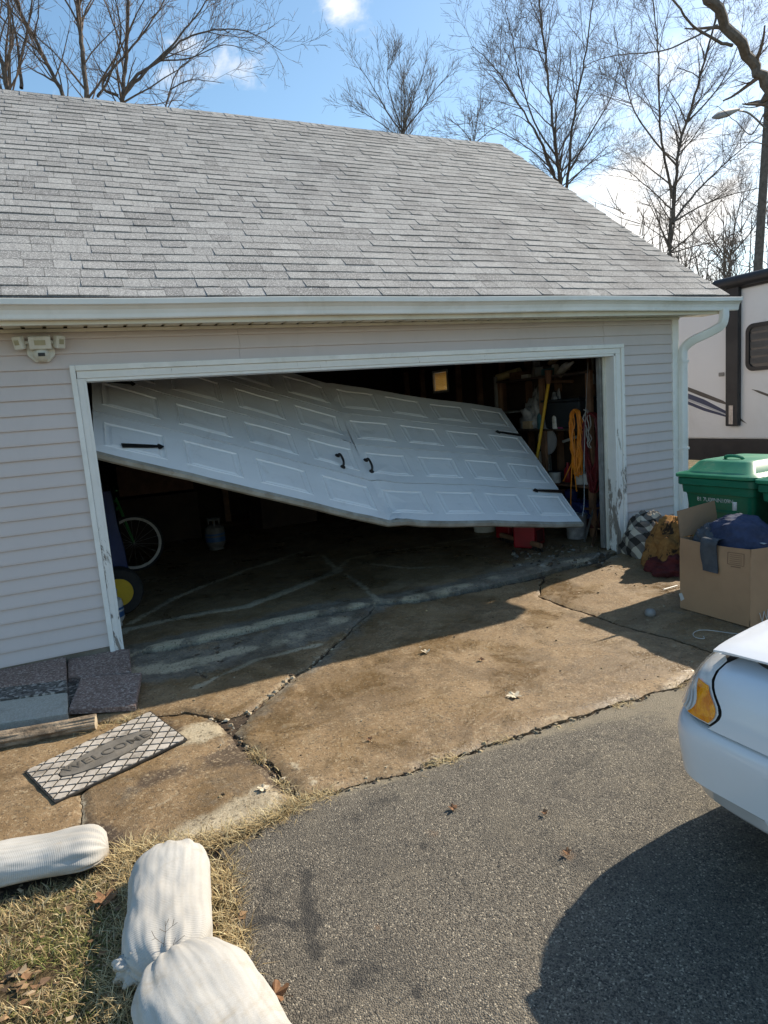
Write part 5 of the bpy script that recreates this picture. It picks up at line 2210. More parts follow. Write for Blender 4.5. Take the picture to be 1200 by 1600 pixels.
def drape(name, label, cat, mat, c, r, seed, amp, skew=(0, 0), rot=0.0, nu=70, nv=34, fr=1.5, pw=2.4):
    cols = []
    R_ = Matrix.Rotation(rot, 3, 'Z')

    def fn(u, v):
        a = 2*pi*u
        b = v*pi/2
        cb, sb = cos(b)**(2/pw), sin(b)**(2/pw)
        d = Vector((cos(a)*cb, sin(a)*cb, sb))
        k = 1+amp*noise.fractal(d*fr+Vector((seed, 0, 0)), .8, 2.2, 4)
        rdg = 1-abs(noise.noise(d*2.3+Vector((seed*3, 1, d.y*1.5))))*2
        k += amp*.6*max(0, rdg)**3-amp*.2
        k += amp*.45*sin(a*7+3*noise.noise(Vector((a, v*2, seed)))+v*2)*cb*(1-v)
        q_ = R_ @ Vector((d.x*r[0]*k, d.y*r[1]*k, 0))
        z = max(0.002, d.z*r[2]*k)
        s1, s2 = q_.y+.02*noise.noise(Vector((a*2, v*3, 1))), z+q_.x+.02*noise.noise(Vector((a*2, v*3, 5)))
        cols.append((s1*.8+s2*.6+2, s2*.8-s1*.6+2, 0, 1))
        return (c[0]+q_.x+skew[0]*z, c[1]+q_.y+skew[1]*z, c[2]+z)
    mb = MB()
    mb.grid(fn, nu, nv, closeu=True)
    o = mb.build(name, mat, smooth='full', colors=cols)
    return tag(o, label, cat)


drape('blanket', 'black and cream buffalo plaid blanket heaped against the wall right of the door frame', 'blanket', M['plaid'], (5.03, -.33, .0), (.26, .30, .41), 3.0, .16, (.03, .16), .3)
drape('rug', 'tan shaggy rug with dark patches folded over beside the plaid blanket', 'rug', M['rug'], (4.84, -.74, .03), (.26, .28, .42), 8.0, .16, (.05, .05), -.2)
drape('blanket', 'dark red blanket squashed under the tan rug next to the cardboard box', 'blanket', M['red_cloth'], (4.75, -.86, .0), (.28, .28, .16), 12.0, .25, (0, 0), .5)

# ------------------------------------------------------------------ camper beyond the garage
RX = 9.0
rv = thing('camper', 'large pale travel trailer with black trim parked beyond the garage', 'camper', (10.2, 1.0, 0))
mb = MB()
RZ0, RZ1 = .815, 3.02
mb.prism([(-4.5, RZ0), (6.4, RZ0), (7.2, 1.3), (7.0, 2.4), (6.5, RZ1), (-4.5, RZ1)], RX, RX+2.45, lambda a, b, d: (d, a, b))
mb.build('body', M['rv_white'], rv, bevel=.03)
mb = MB()
mb.bbox((RX+.012, -4.45, .47), (RX+2.42, 6.3, RZ0-.003))
mb.build('skirt', M['rv_black'], rv)
mb = MB()
mb.bbox((RX-.03, -4.5, RZ1-.01), (RX+2.47, 6.5, RZ1+.045))
mb.build('roof', M['rv_black'], rv, bevel=.015)
mb = MB()
mb.bbox((RX+.35, .3, RZ1+.046), (RX+1.1, 1.65, RZ1+.24))
mb.build('air_conditioner', M['rv_black'], rv, bevel=.06, seg=3)
mb = MB()
mb.bbox((RX-.085, 1.72, 1.02), (RX-.002, 1.93, 3.10))
mb.build('awning_arm', M['rv_black'], rv, bevel=.015)
mb = MB()
mb.bbox((RX-.095, 1.79, 1.05), (RX-.087, 1.86, 1.33))
mb.build('arm_latch', M['steel'], rv)
mb = MB()
mb.tube([(RX-.07, -3.0, 3.12), (RX-.07, 2.1, 3.12)], .085, 14)
mb.build('awning_roll', M['rv_black'], rv, smooth=True)


def rrect(y0, y1, z0, z1, r, n=6):
    o = []
    for (cy, cz, a0) in ((y1-r, z1-r, 0), (y0+r, z1-r, 90), (y0+r, z0+r, 180), (y1-r, z0+r, 270)):
        for i in range(n+1):
            a = radians(a0+90*i/n)
            o.append((cy+r*cos(a), cz+r*sin(a)))
    return o


y1w, z1w, z0w = atX(1167, 508, RX)[1], 2.49, 1.815
y0w = y1w-1.35
o_, i_ = rrect(y0w, y1w, z0w, z1w, .12), rrect(y0w+.055, y1w-.055, z0w+.055, z1w-.055, .08)
mb = MB()
n = len(o_)
mb.v = [(RX-.002, a, b) for a, b in o_]+[(RX-.03, a, b) for a, b in o_]+[(RX-.03, a, b) for a, b in i_]+[(RX-.002, a, b) for a, b in i_]
for k in range(3):
    for i in range(n):
        mb.f.append((k*n+i, k*n+(i+1) % n, (k+1)*n+(i+1) % n, (k+1)*n+i))
wn = mb.build('window', M['rv_black'], rv)
mb = MB()
mb.prism(i_, RX-.004, RX-.0015, lambda a, b, d: (d, a, b))
mb.build('pane', M['glass_dark'], wn)
for k in range(5):
    zz = z0w+.10+k*.115
    MB().bbox((RX-.010, y0w+.06, zz), (RX-.006, y1w-.062, zz+.085)).build('louvre', M['blind_grey'], wn)
MB().bbox((RX-.016, y1w-.40, z0w+.057), (RX-.011, y1w-.36, z1w-.057)).build('mullion', M['rv_black'], wn)


def decal(pts, mat, o=.004):
    mb = MB()
    mb.prism([tuple(atX(x, y, RX)[1:]) for x, y in pts], RX-o, RX-.0012, lambda a, b, d: (d, a, b))
    mb.build('decal', mat, rv)


decal([(1040, 590), (1068, 602), (1100, 614), (1130, 626), (1141, 634), (1120, 628), (1095, 619), (1068, 608), (1040, 600)], M['rv_grey'])
decal([(1040, 600), (1068, 612), (1100, 624), (1140, 645), (1140, 650), (1100, 634), (1068, 623), (1040, 612)], M['rv_blue'])
decal([(1040, 611), (1068, 620), (1100, 632), (1140, 649), (1140, 651), (1100, 635), (1068, 623.5), (1040, 614)], M['rv_silver'], .006)
decal([(1040, 612), (1068, 624), (1100, 637), (1140, 650), (1140, 653), (1100, 642), (1068, 629), (1040, 618)], M['rv_blue'], .003)
decal([(1150, 650), (1158, 654), (1167, 662), (1157, 657), (1150, 654)], M['rv_grey'])
decal([(1174, 608), (1185, 610), (1204, 617), (1216, 624), (1204, 621), (1186, 614)], M['rv_grey'])
mb = MB()
p = atX(1128, 585, RX)
mb.prism(rrect(p[1]-.045, p[1]+.045, p[2]-.03, p[2]+.03, .012, 3), RX-.018, RX-.002, lambda a, b, d: (d, a, b))
mb.build('catch', M['galv'], rv)
for y in (-1.9, -.95):
    wheel(rv, (RX+.16, y, .36), .36, .22, .2, M['steel'], 'X')
MB().bbox((RX+.5, 7.2, .5), (RX+1.9, 8.2, .62)).build('hitch', M['rv_black'], rv)
# old timbers stacked by the skirt
for i, (x, y_, l, lab) in enumerate(((1085, 726, 1.3, 'weathered timber lying by the camper behind the first bin'), (1185, 722, 1.2, 'short timber lying by the camper beyond the second bin'))):
    p = atZ(x, y_+26, -.06)
    mb = MB()
    mb.box((7.6, atX(x, y_, 7.6)[1], .16), (.2, l, .16), rz=.1*i)
    mb.box((7.7, atX(x, y_, 7.6)[1]+.1, .0), (.26, l*1.1, .16), rz=.05)
    tag(mb.build('timber', M['rust_brown'], bevel=.01), lab, 'timber')
# ------------------------------------------------------------------ white car at the right
CXC, CW, CYF = 2.575, .885, -3.39          # centre line, half width, nose
CL = 4.85
car = thing('car', 'white car with amber corner lamp and slightly raised hood parked facing the garage', 'car', (CXC, -5.6, 0))
ARCH = (-4.27, .315, .355)                # front wheel centre y, z and arch radius
ARCH_R = (-6.95, .315, .355)


def outline(a, z, inset=0.0):
    """plan of the nose: a 0 at the centre front .. 1 at the side behind the corner (left side, x < centre)"""
    n = 4.2
    w = CW-inset
    Lc = .32
    t = a*pi/2
    return (CXC-w*sin(t)**(2/n), CYF-inset*1.25-Lc*(1-cos(t)**(2/n))-.05*sin(t)**2)


def arch_z(y, z):
    for (yc, zc, R_) in (ARCH, ARCH_R):
        if abs(y-yc) < R_:
            return max(z, zc+sqrt(R_*R_-(y-yc)**2))
    return z


def side_pts(inset):
    """outline points from the nose centre round the corner and along the left side to the tail"""
    pts = [outline(a, 0, inset) for a in (.0, .12, .24, .34, .42, .48, .53, .57, .61, .65, .69, .73, .77, .81, .845, .88, .91, .935, .955, .97, .982, .99, .995, .998, .9993, .9999, 1.0)]
    y = pts[-1][1]
    x = pts[-1][0]
    yy = y
    ys = []
    for k in range(85):
        yy -= .045
        ys.append(yy)
    for yy in ys:
        pts.append((x, yy))
    # tail
    for a in np.linspace(0, 1, 14)[1:]:
        t = a*pi/2
        pts.append((CXC-(CW-inset)*cos(t)**(2/3.2), ys[-1]-.45*sin(t)**(2/3.2)))
    return pts


def band(mb, levels, keep=lambda i, p: True, both=True, arches=True):
    """levels: (z, inset); lower edge lifts over the wheel arches"""
    rows = []
    for (z, ins) in levels:
        rows.append([(p[0], p[1], z) for p in side_pts(ins)])
    n = len(rows[0])
    for m in ((1, -1) if both else (1,)):
        b0 = len(mb.v)
        for r in rows:
            for (x, y, z) in r:
                zz = z
                if arches and abs(x-CXC) > CW*.75:
                    zz = min(max(z, arch_z(y, z)), max(z, levels[-1][0]-.002)) if z < levels[-1][0] else z
                mb.v.append((CXC+m*(x-CXC), y, zz))
        for j in range(len(rows)-1):
            for i in range(n-1):
                if not keep(i, rows[j][i]):
                    continue
                f = (b0+j*n+i, b0+j*n+i+1, b0+(j+1)*n+i+1, b0+(j+1)*n+i)
                zs = [mb.v[k][2] for k in f]
                if max(zs)-min(zs) < 1e-4:
                    continue
                mb.f.append(f if m == 1 else tuple(reversed(f)))
    return mb


BUMP_END = ARCH[0]+.30
SEAM = .500
bumper_lv = [(.165, .14), (.185, .075), (.215, .045), (.262, .026), (.278, .008), (.36, .0), (.43, -.004), (.465, .0), (.488, .010), (.4975, .026), (SEAM, .045)]
mb = band(MB(), bumper_lv, keep=lambda i, p: p[1] > BUMP_END-.02)
mb.build('bumper', M['car'], car, smooth=True, recalc=False)
# side panels: rocker to belt line, and the fender between lamp and hood
side_lv = [(.185, .06), (.25, .012), (.36, .0), (.46, -.002), (SEAM-.003, .004)]
mb = band(MB(), side_lv, keep=lambda i, p: p[1] <= BUMP_END)
up_lv = [(SEAM+.004, .010), (.56, .022), (.62, .040), (.66, .058), (.69, .082), (.708, .115), (.714, .16)]
LAMP0 = 10                                  # outline index where the lamp starts (front)
lamp_edge = lambda z: -3.655-.10*max(0, 1-((z-.57)/.13)**2)+.085*max(0, (z-.60)/.13)
band(mb, up_lv, keep=lambda i, p: i >= 28, arches=True)
mb.build('body', M['car'], car, smooth=True, recalc=False)


def shell(z0, z1, y_front, y_back, off, nz_=8, ny=14, side=1):
    """curved patch of the corner between two heights and two edges given as functions of z"""
    lv = up_lv
    mb = MB()

    def ins_at(z):
        for (za, ia), (zb_, ib) in zip(lv[:-1], lv[1:]):
            if z <= zb_:
                t = min(1, max(0, (z-za)/(zb_-za)))
                return ia+(ib-ia)*t
        return lv[-1][1]

    def at_param(a, z):
        x, y = outline(a, z, ins_at(z)-off)
        return (CXC+side*(x-CXC), y, z)

    def find(yv, z):
        # outline parameter whose y is yv on the corner
        lo_, hi_ = .0, 1.0
        for _ in range(40):
            m_ = (lo_+hi_)/2
            if at_param(m_, z)[1] > yv:
                lo_ = m_
            else:
                hi_ = m_
        return (lo_+hi_)/2

    def fn(u, v):
        z = z0+(z1-z0)*v
        if not y_back:
            if u > .7:
                x, y, zz = at_param(1, z)
                return (x, y-(u-.7)/.3*.13, z)
            u = u/.7
        a0, a1 = find(y_front(z), z), (find(y_back(z), z) if y_back else 1.0)
        a = a0+(a1-a0)*u
        if a > .9999:
            x, y, zz = at_param(1, z)
            return (x, min(y, y_back(z)) if y_back else y, z)
        return at_param(a, z)
    mb.grid(fn, ny, nz_)
    return mb


for side in (1, -1):
    # dark shut line first, then lamp glass proud of it, fender nose behind
    lens_back = lambda z: -3.640-.075*math.exp(-((z-.565)/.065)**2)
    shell(SEAM+.006, .711, lambda z: CYF-.03, lambda z: lens_back(z)-.011, -.012, side=side).build('lamp_seal', M['rubber_black'], car, smooth='full')
    cl = shell(SEAM+.020, .703, lambda z: CYF-.05, lambda z: lens_back(z), .004, ny=26, side=side)
    co = cl.build('headlamp', M['clear'], car, smooth='full')
    shell(SEAM+.026, .640, lambda z: lens_back(z)+.112-.30*(z-.52), lambda z: lens_back(z)+.008, .009, side=side).build('turn_signal', M['amber'], co, smooth='full')
    for k in range(7):
        yo = .115+k*.022
        shell(SEAM+.03, .680, lambda z, yo=yo: lens_back(z)+yo+.012+.10*(z-.52), lambda z, yo=yo: lens_back(z)+yo+.10*(z-.52), .009, ny=2, side=side).build('lens_rib', M['clear'], co, smooth='full')
    shell(SEAM+.004, .714, lambda z: lens_back(z)-.010, None, .0008, ny=20, nz_=14, side=side).build('fender_nose', M['car'], car, smooth='full')
MB().bbox((CXC-.42, CYF-.10, .52), (CXC+.42, CYF-.08, .67)).build('grille', M['black_plastic'], car)

# hood, a little open at the front
hz = lambda x, y: .708+.05*(1-((x-CXC)/CW)**2)+.115*min(1, max(0, (-3.5-y)/1.35))
lift = lambda y: .022*max(0, (y+4.8)/1.25)


def hoodf(o):
    def fn(u, v):
        s = 2*u-1
        # leading edge follows the nose, swept back at the corners
        wv = CW-.125+.0*v
        x = CXC+s*wv
        yf = CYF-.16-.06*s*s
        y = yf+(-4.80-yf)*v
        drop = .006*max(0, (abs(s)-.90)/.10)**2 + .004*max(0, 1-v/.05)**2
        return (x, y, hz(x, y)+lift(y)-drop+o)
    return fn


mb = MB()
mb.grid(hoodf(0), 40, 30)
mb.grid(hoodf(-.007), 40, 30)
w = 41
m_ = w*31
for i in range(40):
    mb.f.append((i, i+1, m_+i+1, m_+i))
for j in range(30):
    mb.f.append((j*w, (j+1)*w, m_+(j+1)*w, m_+j*w))
    mb.f.append((j*w+40, (j+1)*w+40, m_+(j+1)*w+40, m_+j*w+40))
mb.build('hood', M['car'], car, smooth=True)
mb = MB()
mb.grid(lambda u, v: (CXC+(2*u-1)*(CW-.17), CYF-.22-.06*abs(2*u-1)**3-1.2*v, .680+.03*v), 16, 8)
mb.bbox((CXC-.70, -4.8, .24), (CXC+.70, CYF-.24, .66))  # solid block added to stop sunlight passing through the car
mb.build('engine_bay', M['black_plastic'], car)
# greenhouse, cowl, roof and tail
rings = [(-4.80, .90, .80), (-5.45, 1.40, .60), (-5.75, 1.44, .58), (-6.70, 1.42, .58), (-7.30, .98, .76)]


def cabin(mb, y0, z0, w0, y1, z1, w1, crown=.03):
    mb.grid(lambda u, v: (CXC+(2*u-1)*(w0+(w1-w0)*v), y0+(y1-y0)*v, z0+(z1-z0)*v+crown*(1-(2*u-1)**2)), 14, 8)


mb = MB()
cabin(mb, -4.84, .90, .78, -5.45, 1.39, .58)
mb.build('windscreen', M['glass_dark'], car, smooth='full')
mb = MB()
cabin(mb, -5.45, 1.39, .585, -5.8, 1.43, .585)
cabin(mb, -5.8, 1.43, .585, -6.7, 1.41, .585)
mb.build('roof', M['car'], car, smooth='full')
mb = MB()
cabin(mb, -6.7, 1.41, .58, -7.35, .98, .74)
mb.build('rear_window', M['glass_dark'], car, smooth='full')
mb = MB()
cabin(mb, -7.35, .975, .76, -8.1, .93, .74, .02)
mb.grid(lambda u, v: (CXC+(2*u-1)*.74, -8.1-.08*v, .93-.4*v), 8, 4)
mb.build('boot_lid', M['car'], car, smooth='full')
for sd in (-1, 1):
    mb = MB()
    A = [(-4.86, .90, .80), (-7.33, .96, .78)]
    mb.grid(lambda u, v: (CXC+sd*(.80-.215*v+.01*sin(pi*v)), -4.86+u*(-2.47)+v*((1-u)*-.62+u*.62), .90+.02*sin(pi*u)+v*.50), 16, 6)
    mb.build('side_window', M['glass_dark'], car, smooth='full')
    mb = MB()
    mb.grid(lambda u, v: (CXC+sd*(CW-.165-.0*v-.06*u), -3.6-v*4.5, .714+.19*min(1, v*4.5/1.3)*1.0+.0*u), 6, 40)
    mb.build('shoulder', M['car'], car, smooth='full')
    for (yc, zc, R_) in (ARCH, ARCH_R):
        wheel(car, (CXC+sd*(CW-.13), yc, zc), .312, .20, .19, M['steel'], 'X', flip=sd)
        mb = MB()
        mb.grid(lambda u, v: (CXC+sd*(CW-.03-.32*v), yc+(R_+.005)*cos(pi*u), zc-.05+(R_+.005)*sin(pi*u)), 20, 2)
        mb.build('wheel_well', M['black_plastic'], car, smooth='full')
    mb = MB()
    mb.box((CXC+sd*(CW-.02), -5.35, .98), (.16, .09, .11), rz=.2*sd)
    mb.build('wing_mirror', M['car'], car, bevel=.03, seg=3)
    MB().box((CXC+sd*(CW+.006), -6.25, .80), (.02, .15, .025)).build('door_handle', M['car'], car, bevel=.006)
MB().bbox((CXC-.74, -7.9, .175), (CXC+.74, CYF-.16, .235)).build('underbody', M['black_plastic'], car)
mb = MB()
cabin(mb, -3.66, .690, .70, -4.84, .88, .78, .0)
mb.build('cowl', M['black_plastic'], car)

# ------------------------------------------------------------------ sandbags


def sandbag(path, w, h, label, seed, tuck=.62, nu=90, nv=48, z0=-.02):
    t = thing('sandbag', label, 'sandbag', (path[0][0], path[0][1], 0), 'white sandbags at the lawn edge')
    P = smoothpath([(x, y, z) for x, y, z in path], 10)
    acc = [0]
    for a, b in zip(P[:-1], P[1:]):
        acc.append(acc[-1]+(b-a).length)
    Lt = acc[-1]
    cols = []

    def spine(s):
        s = s*Lt
        for i in range(len(P)-1):
            if acc[i+1] >= s or i == len(P)-2:
                k = (s-acc[i])/(acc[i+1]-acc[i])
                return P[i].lerp(P[i+1], k), (P[min(i+2, len(P)-1)]-P[max(i-1, 0)]).normalized()

    def fn(u, v):
        # v along, u around
        p, t_ = spine(min(1, max(0, v)))
        e = min(v, 1-v)*2
        fat = (1-(1-min(1, e/tuck))**2.6)**.5*.97+.03
        fat *= 1+.05*noise.noise(Vector((v*5, seed, 2)))
        a = 2*pi*u
        ca, sa = cos(a), sin(a)
        pw = 2.5
        r = (abs(ca)**pw+abs(sa)**pw)**(-1/pw)
        x, z = ca*r, sa*r
        if z < 0:
            z *= .55
        side = Vector((t_.y, -t_.x, 0)).normalized()
        end = max(0, 1-e/.62)
        fold = .045*noise.noise(Vector((a*1.1, v*11, seed+3)))*(1-.4*abs(ca))
        pleat = .05*end**2*sin(a*13+4*noise.noise(Vector((a, v*4, seed))))
        k = 1+pleat+fold+.045*noise.fractal(Vector((x*1.6, z*1.6, v*3.4+seed)), .8, 2.0, 3)
        k += .012*noise.noise(Vector((x*6, v*9, seed)))
        cols.append((x*w*.5+.5, v*Lt, 0, 1))
        return p+side*(x*w/2*fat*k)+Vector((0, 0, (z*.62+.36)*h*(.35+.65*fat)*k))
    mb = MB()
    mb.grid(fn, nu, nv, closeu=True)
    n = len(mb.v)
    mb.f.append(tuple(reversed(range(nu))))
    mb.f.append(tuple(n-nu+i for i in range(nu)))
    mb.build('sack', M['sack'], t, smooth='full', colors=cols)
    return t, spine


def crumple(t, c, r, seed):
    """gathered, crumpled mouth of a bag"""
    cols = []

    def fn(u, v):
        a, b = 2*pi*u, (v-.5)*pi
        d = Vector((cos(a)*cos(b), sin(a)*cos(b), sin(b)))
        k = 1+.35*noise.noise(d*1.7+Vector((seed, 0, 0)))+.5*max(0, 1-2.4*abs(noise.noise(d*2.9+Vector((0, seed, 0)))))**2-.2
        cols.append((u*.2, v*.1, 0, 1))
        return Vector(c)+Vector((d.x*r[0]*k, d.y*r[1]*k, d.z*r[2]*k))
    mb = MB()
    mb.grid(fn, 44, 26, closeu=True)
    mb.build('frayed_mouth', M['sack'], t, smooth='full', colors=cols)


t1, _s = sandbag([(-1.02, -2.30, 0), (-.80, -2.36, 0), (-.55, -2.40, 0), (-.235, -2.475, 0)], .23, .115, 'long white sandbag lying along the concrete edge beyond the dry grass', 1.5, .26)
t2, _s = sandbag([(.0, -2.66, 0), (-.035, -2.80, 0), (-.075, -3.05, .0), (-.105, -3.28, -.005)], .285, .145, 'white sandbag in the middle with a frayed mouth and dark specks', 4.5)
crumple(t2, (-.175, -3.175, .045), (.075, .045, .05), 6)
t3, _s = sandbag([(-.075, -3.24, .02), (-.06, -3.36, .02), (.0, -3.62, .0), (.08, -3.95, .0)], .33, .16, 'nearest white sandbag overlapping the one before it at the bottom edge of the view', 8.5)
# dry weed standing between the bags
mb = MB()
b = Vector((-.11, -3.235, .09))
for pts in ([(0, 0, 0), (.008, .01, .04), (.02, .01, .09), (.025, .02, .13)], [(.008, .01, .04), (-.02, .01, .08), (-.03, .02, .11)], [(.02, .01, .09), (.05, .01, .105), (.07, .0, .12)], [(.0, 0, 0), (.04, -.01, .035), (.09, -.01, .06)], [(.02, .01, .09), (.0, .0, .12)], [(.024, .018, .11), (.04, .02, .135)], [(.05, .01, .105), (.06, .015, .13)], [(-.02, .01, .08), (-.035, 0, .085)], [(.04, -.01, .035), (.055, -.005, .06)]):
    mb.tube(smoothpath([b+Vector(p)*.75 for p in pts], 3), .0007, 4)
tag(mb.build('weed', pm('dry_weed', (.12, .09, .06), (.08, .06, .04), 20, .9)), 'dry branching weed standing in front of the middle sandbag', 'weed')

# ------------------------------------------------------------------ pavers, block and timber at the wall foot


def stone(pxs, zt, th, mat, name, label, cat, group=None, zs=None, seed=0):
    """slab whose top corners are sighted at their own heights"""
    top = []
    for i, (x, y) in enumerate(pxs):
        z = zt if zs is None else zs[i]
        top.append(Vector(atZ(x, y, z)))
    n = len(top)
    mb = MB()
    # subdivided, slightly chipped outline
    ring = []
    for i in range(n):
        a, b_ = top[i], top[(i+1) % n]
        k = max(2, int((b_-a).length/.035))
        for j in range(k):
            p = a.lerp(b_, j/k)
            amp = .0035 if j else .006
            ring.append(p+Vector((nz(p.x, p.y, seed, 30)*amp, nz(p.x, p.y, seed+5, 30)*amp, nz(p.x, p.y, seed+9, 25)*.002)))
    m = len(ring)
    c = sum(ring, Vector())/m
    inner = [c+(p-c)*.965+Vector((0, 0, .004)) for p in ring]
    low = [p-Vector((0, 0, th)) for p in ring]
    for R_ in (low, ring, inner):
        mb.v += [tuple(p) for p in R_]
    mb.v.append(tuple(c+Vector((0, 0, .004))))
    for i in range(m):
        j = (i+1) % m
        mb.f += [(i, j, m+j, m+i), (m+i, m+j, 2*m+j, 2*m+i), (2*m+i, 2*m+j, 3*m)]
    mb.f.append(tuple(reversed(range(m))))
    o = mb.build(name, mat, smooth=False)
    return tag(o, label, cat, group)


GP = 'loose slabs at the foot of the wall'
stone([(-130, 1045), (102, 1018), (104, 1062), (-140, 1092)], .09, .06, M['red_paver'], 'paving_slab', 'dark red speckled slab lying against the siding at the far left', 'paving slab', GP, seed=1)
stone([(106, 1019), (202, 1014), (205, 1050), (106, 1060)], .065, .05, M['red_paver'], 'paving_slab', 'reddish speckled slab against the left door jamb, half under the lower one', 'paving slab', GP, seed=2)
stone([(127, 1058), (221, 1051), (212, 1103), (107, 1109)], .055, .03, M['red_paver'], 'paving_slab', 'reddish speckled slab tilted toward the doormat, with a pale front edge', 'paving slab', GP, zs=(.075, .06, .035, .045), seed=3)
stone([(106, 1062), (150, 1056), (140, 1075), (107, 1100)], .03, .04, M['pebble_paver'], 'paving_slab', 'broken slab corner wedged beneath the two reddish slabs', 'paving slab', GP, seed=7)
stone([(-140, 1094), (104, 1061), (105, 1069), (105, 1080), (-140, 1112)], .085, .04, M['pebble_paver'], 'concrete_block', 'block of exposed grey pebbles in front of the far left red slab', 'concrete block', None, seed=4)
stone([(-140, 1110), (105, 1075), (106, 1115), (-140, 1152)], .06, .06, M['pale_block'], 'concrete_block', 'smooth pale concrete block in front of the pebbled one', 'concrete block', None, zs=(.075, .08, .045, .04), seed=5)
# timber
a, b = Vector(atZ(-120, 1178, .035)), Vector(atZ(150, 1128, .035))
mb = MB()
N_ = 24


def logf(u, v):
    p = a.lerp(b, v)
    d = (b-a).normalized()
    s = Vector((d.y, -d.x, 0))
    an = 2*pi*u
    r = .045*(1+.24*noise.noise(Vector((cos(an)*1.5, sin(an)*1.5, v*3)))+.07*sin(an*11+3*noise.noise(Vector((cos(an)*3, sin(an)*3, v*4)))))*(.82 if .08 < u < .34 else 1.0)
    return p+s*(cos(an)*r*1.15)+Vector((0, 0, sin(an)*r))


mb.grid(logf, 36, 30, closeu=True)
lg = tag(mb.build('timber', M['log'], smooth=True), 'split weathered timber lying in front of the pale block beside the doormat', 'timber')
mb = MB()
ring = [Vector(logf(i/36, 1.0)) for i in range(36)]
c_ = sum(ring, Vector())/36+(b-a).normalized()*.004
mb.v = [tuple(p) for p in ring]+[tuple(c_)]
mb.f = [(i, (i+1) % 36, 36) for i in range(36)]
mb.build('cut_end', M['log_end'], lg, root=False)

# ------------------------------------------------------------------ doormat
mc = [Vector(atZ(*p_, .008)) for p_ in ((38, 1206), (235, 1113), (293, 1157), (86, 1255))]
ctr = sum(mc, Vector())/4
ux = ((mc[1]-mc[0])+(mc[2]-mc[3])).normalized()
uy = Vector((-ux.y, ux.x, 0))
MW, MD = .735, .46
mat_t = thing('doormat', 'rubber doormat with pale diamonds, a grey oval and the word WELCOME on muddy concrete', 'doormat', (ctr.x, ctr.y, .0))
zm = lambda x, y: .014+.008*x


def mpt(x, y, h=0.0):
    # x, y in the mat's own frame; its far side is skewed as it lies
    a_, b_ = x/MW+.5, y/MD+.5
    p = (mc[3]*(1-a_)+mc[2]*a_)*(1-b_)+(mc[0]*(1-a_)+mc[1]*a_)*b_
    return Vector((p.x, p.y, zm(x, y)+h))


M['mat_pale'] = pm('mat_diamond', (.50, .455, .40), (.34, .305, .26), 14, .85, .3, 90, dirt=(.10, .08, .06), dscale=4, damt=.8)
M['mat_grey'] = pm('mat_oval', (.16, .145, .125), (.11, .10, .085), 10, .85, .4, 120, dirt=(.24, .20, .15), dscale=9, damt=.5)
mb = MB()
mb.grid(lambda u, v: mpt((u-.5)*MW, (v-.5)*MD), 20, 12)
mb.grid(lambda u, v: mpt((u-.5)*MW, (v-.5)*MD, -.009), 20, 12)
w = 21
m_ = w*13
for i in range(20):
    mb.f += [(i, i+1, m_+i+1, m_+i), (12*w+i, 12*w+i+1, m_+12*w+i+1, m_+12*w+i)]
for j in range(12):
    mb.f += [(j*w, (j+1)*w, m_+(j+1)*w, m_+j*w), (j*w+20, (j+1)*w+20, m_+(j+1)*w+20, m_+j*w+20)]
mb.build('base', M['rubber_black'], mat_t)
OA, OB = .26, .095


def clip_poly(poly, f):
    """Sutherland-Hodgman against f(p) >= 0"""
    out = []
    for i in range(len(poly)):
        a_, b_ = poly[i], poly[(i+1) % len(poly)]
        fa, fb = f(a_), f(b_)
        if fa >= 0:
            out.append(a_)
        if (fa >= 0) != (fb >= 0):
            t = fa/(fa-fb)
            out.append((a_[0]+(b_[0]-a_[0])*t, a_[1]+(b_[1]-a_[1])*t))
    return out


px_, py_ = .094, .080
for i in range(-10, 11):
    for j in range(-8, 9):
        if (i+j) % 2:
            continue
        cx_, cy_ = i*px_/2, j*py_/2
        k = .80
        poly = [(cx_+px_/2*k, cy_), (cx_, cy_+py_/2*k), (cx_-px_/2*k, cy_), (cx_, cy_-py_/2*k)]
        for f in (lambda p: MW/2-.008-p[0], lambda p: MW/2-.008+p[0], lambda p: MD/2-.008-p[1], lambda p: MD/2-.008+p[1]):
            poly = clip_poly(poly, f) if poly else poly
        if len(poly) < 3:
            continue
        e = lambda p: (p[0]/(OA+.012))**2+(p[1]/(OB+.012))**2-1
        if all(e(p) < 0 for p in poly):
            continue
        # subdivide edges so the oval cuts cleanly
        fine = []
        for a_, b_ in zip(poly, poly[1:]+poly[:1]):
            for s in range(5):
                fine.append((a_[0]+(b_[0]-a_[0])*s/5, a_[1]+(b_[1]-a_[1])*s/5))
        if any(e(p) < 0 for p in fine):
            poly = clip_poly(fine, e)
            if len(poly) < 3:
                continue
        A_ = 0
        for a_, b_ in zip(poly, poly[1:]+poly[:1]):
            A_ += a_[0]*b_[1]-a_[1]*b_[0]
        if abs(A_)/2 < .00012:
            continue
        mb = MB()
        n = len(poly)
        mb.v = [tuple(mpt(x, y, -.001)) for x, y in poly]+[tuple(mpt(x*.995+cx_*.005, y*.995+cy_*.005, .004)) for x, y in poly]
        mb.f = [tuple(range(n, 2*n))]+[(q_, (q_+1) % n, n+(q_+1) % n, n+q_) for q_ in range(n)]
        mb.build('tile', M['mat_pale'], mat_t)
mb = MB()
N_ = 48
mb.v = [tuple(mpt(OA*cos(2*pi*k/N_), OB*sin(2*pi*k/N_), h)) for h in (-.001, .005) for k in range(N_)]
mb.f = [tuple(range(N_, 2*N_))]+[(k, (k+1) % N_, N_+(k+1) % N_, N_+k) for k in range(N_)]
ov = mb.build('oval', M['mat_grey'], mat_t)
M['mat_text'] = pm('mat_lettering', (.055, .05, .043), (.10, .09, .075), 22, .8, .2, 90)
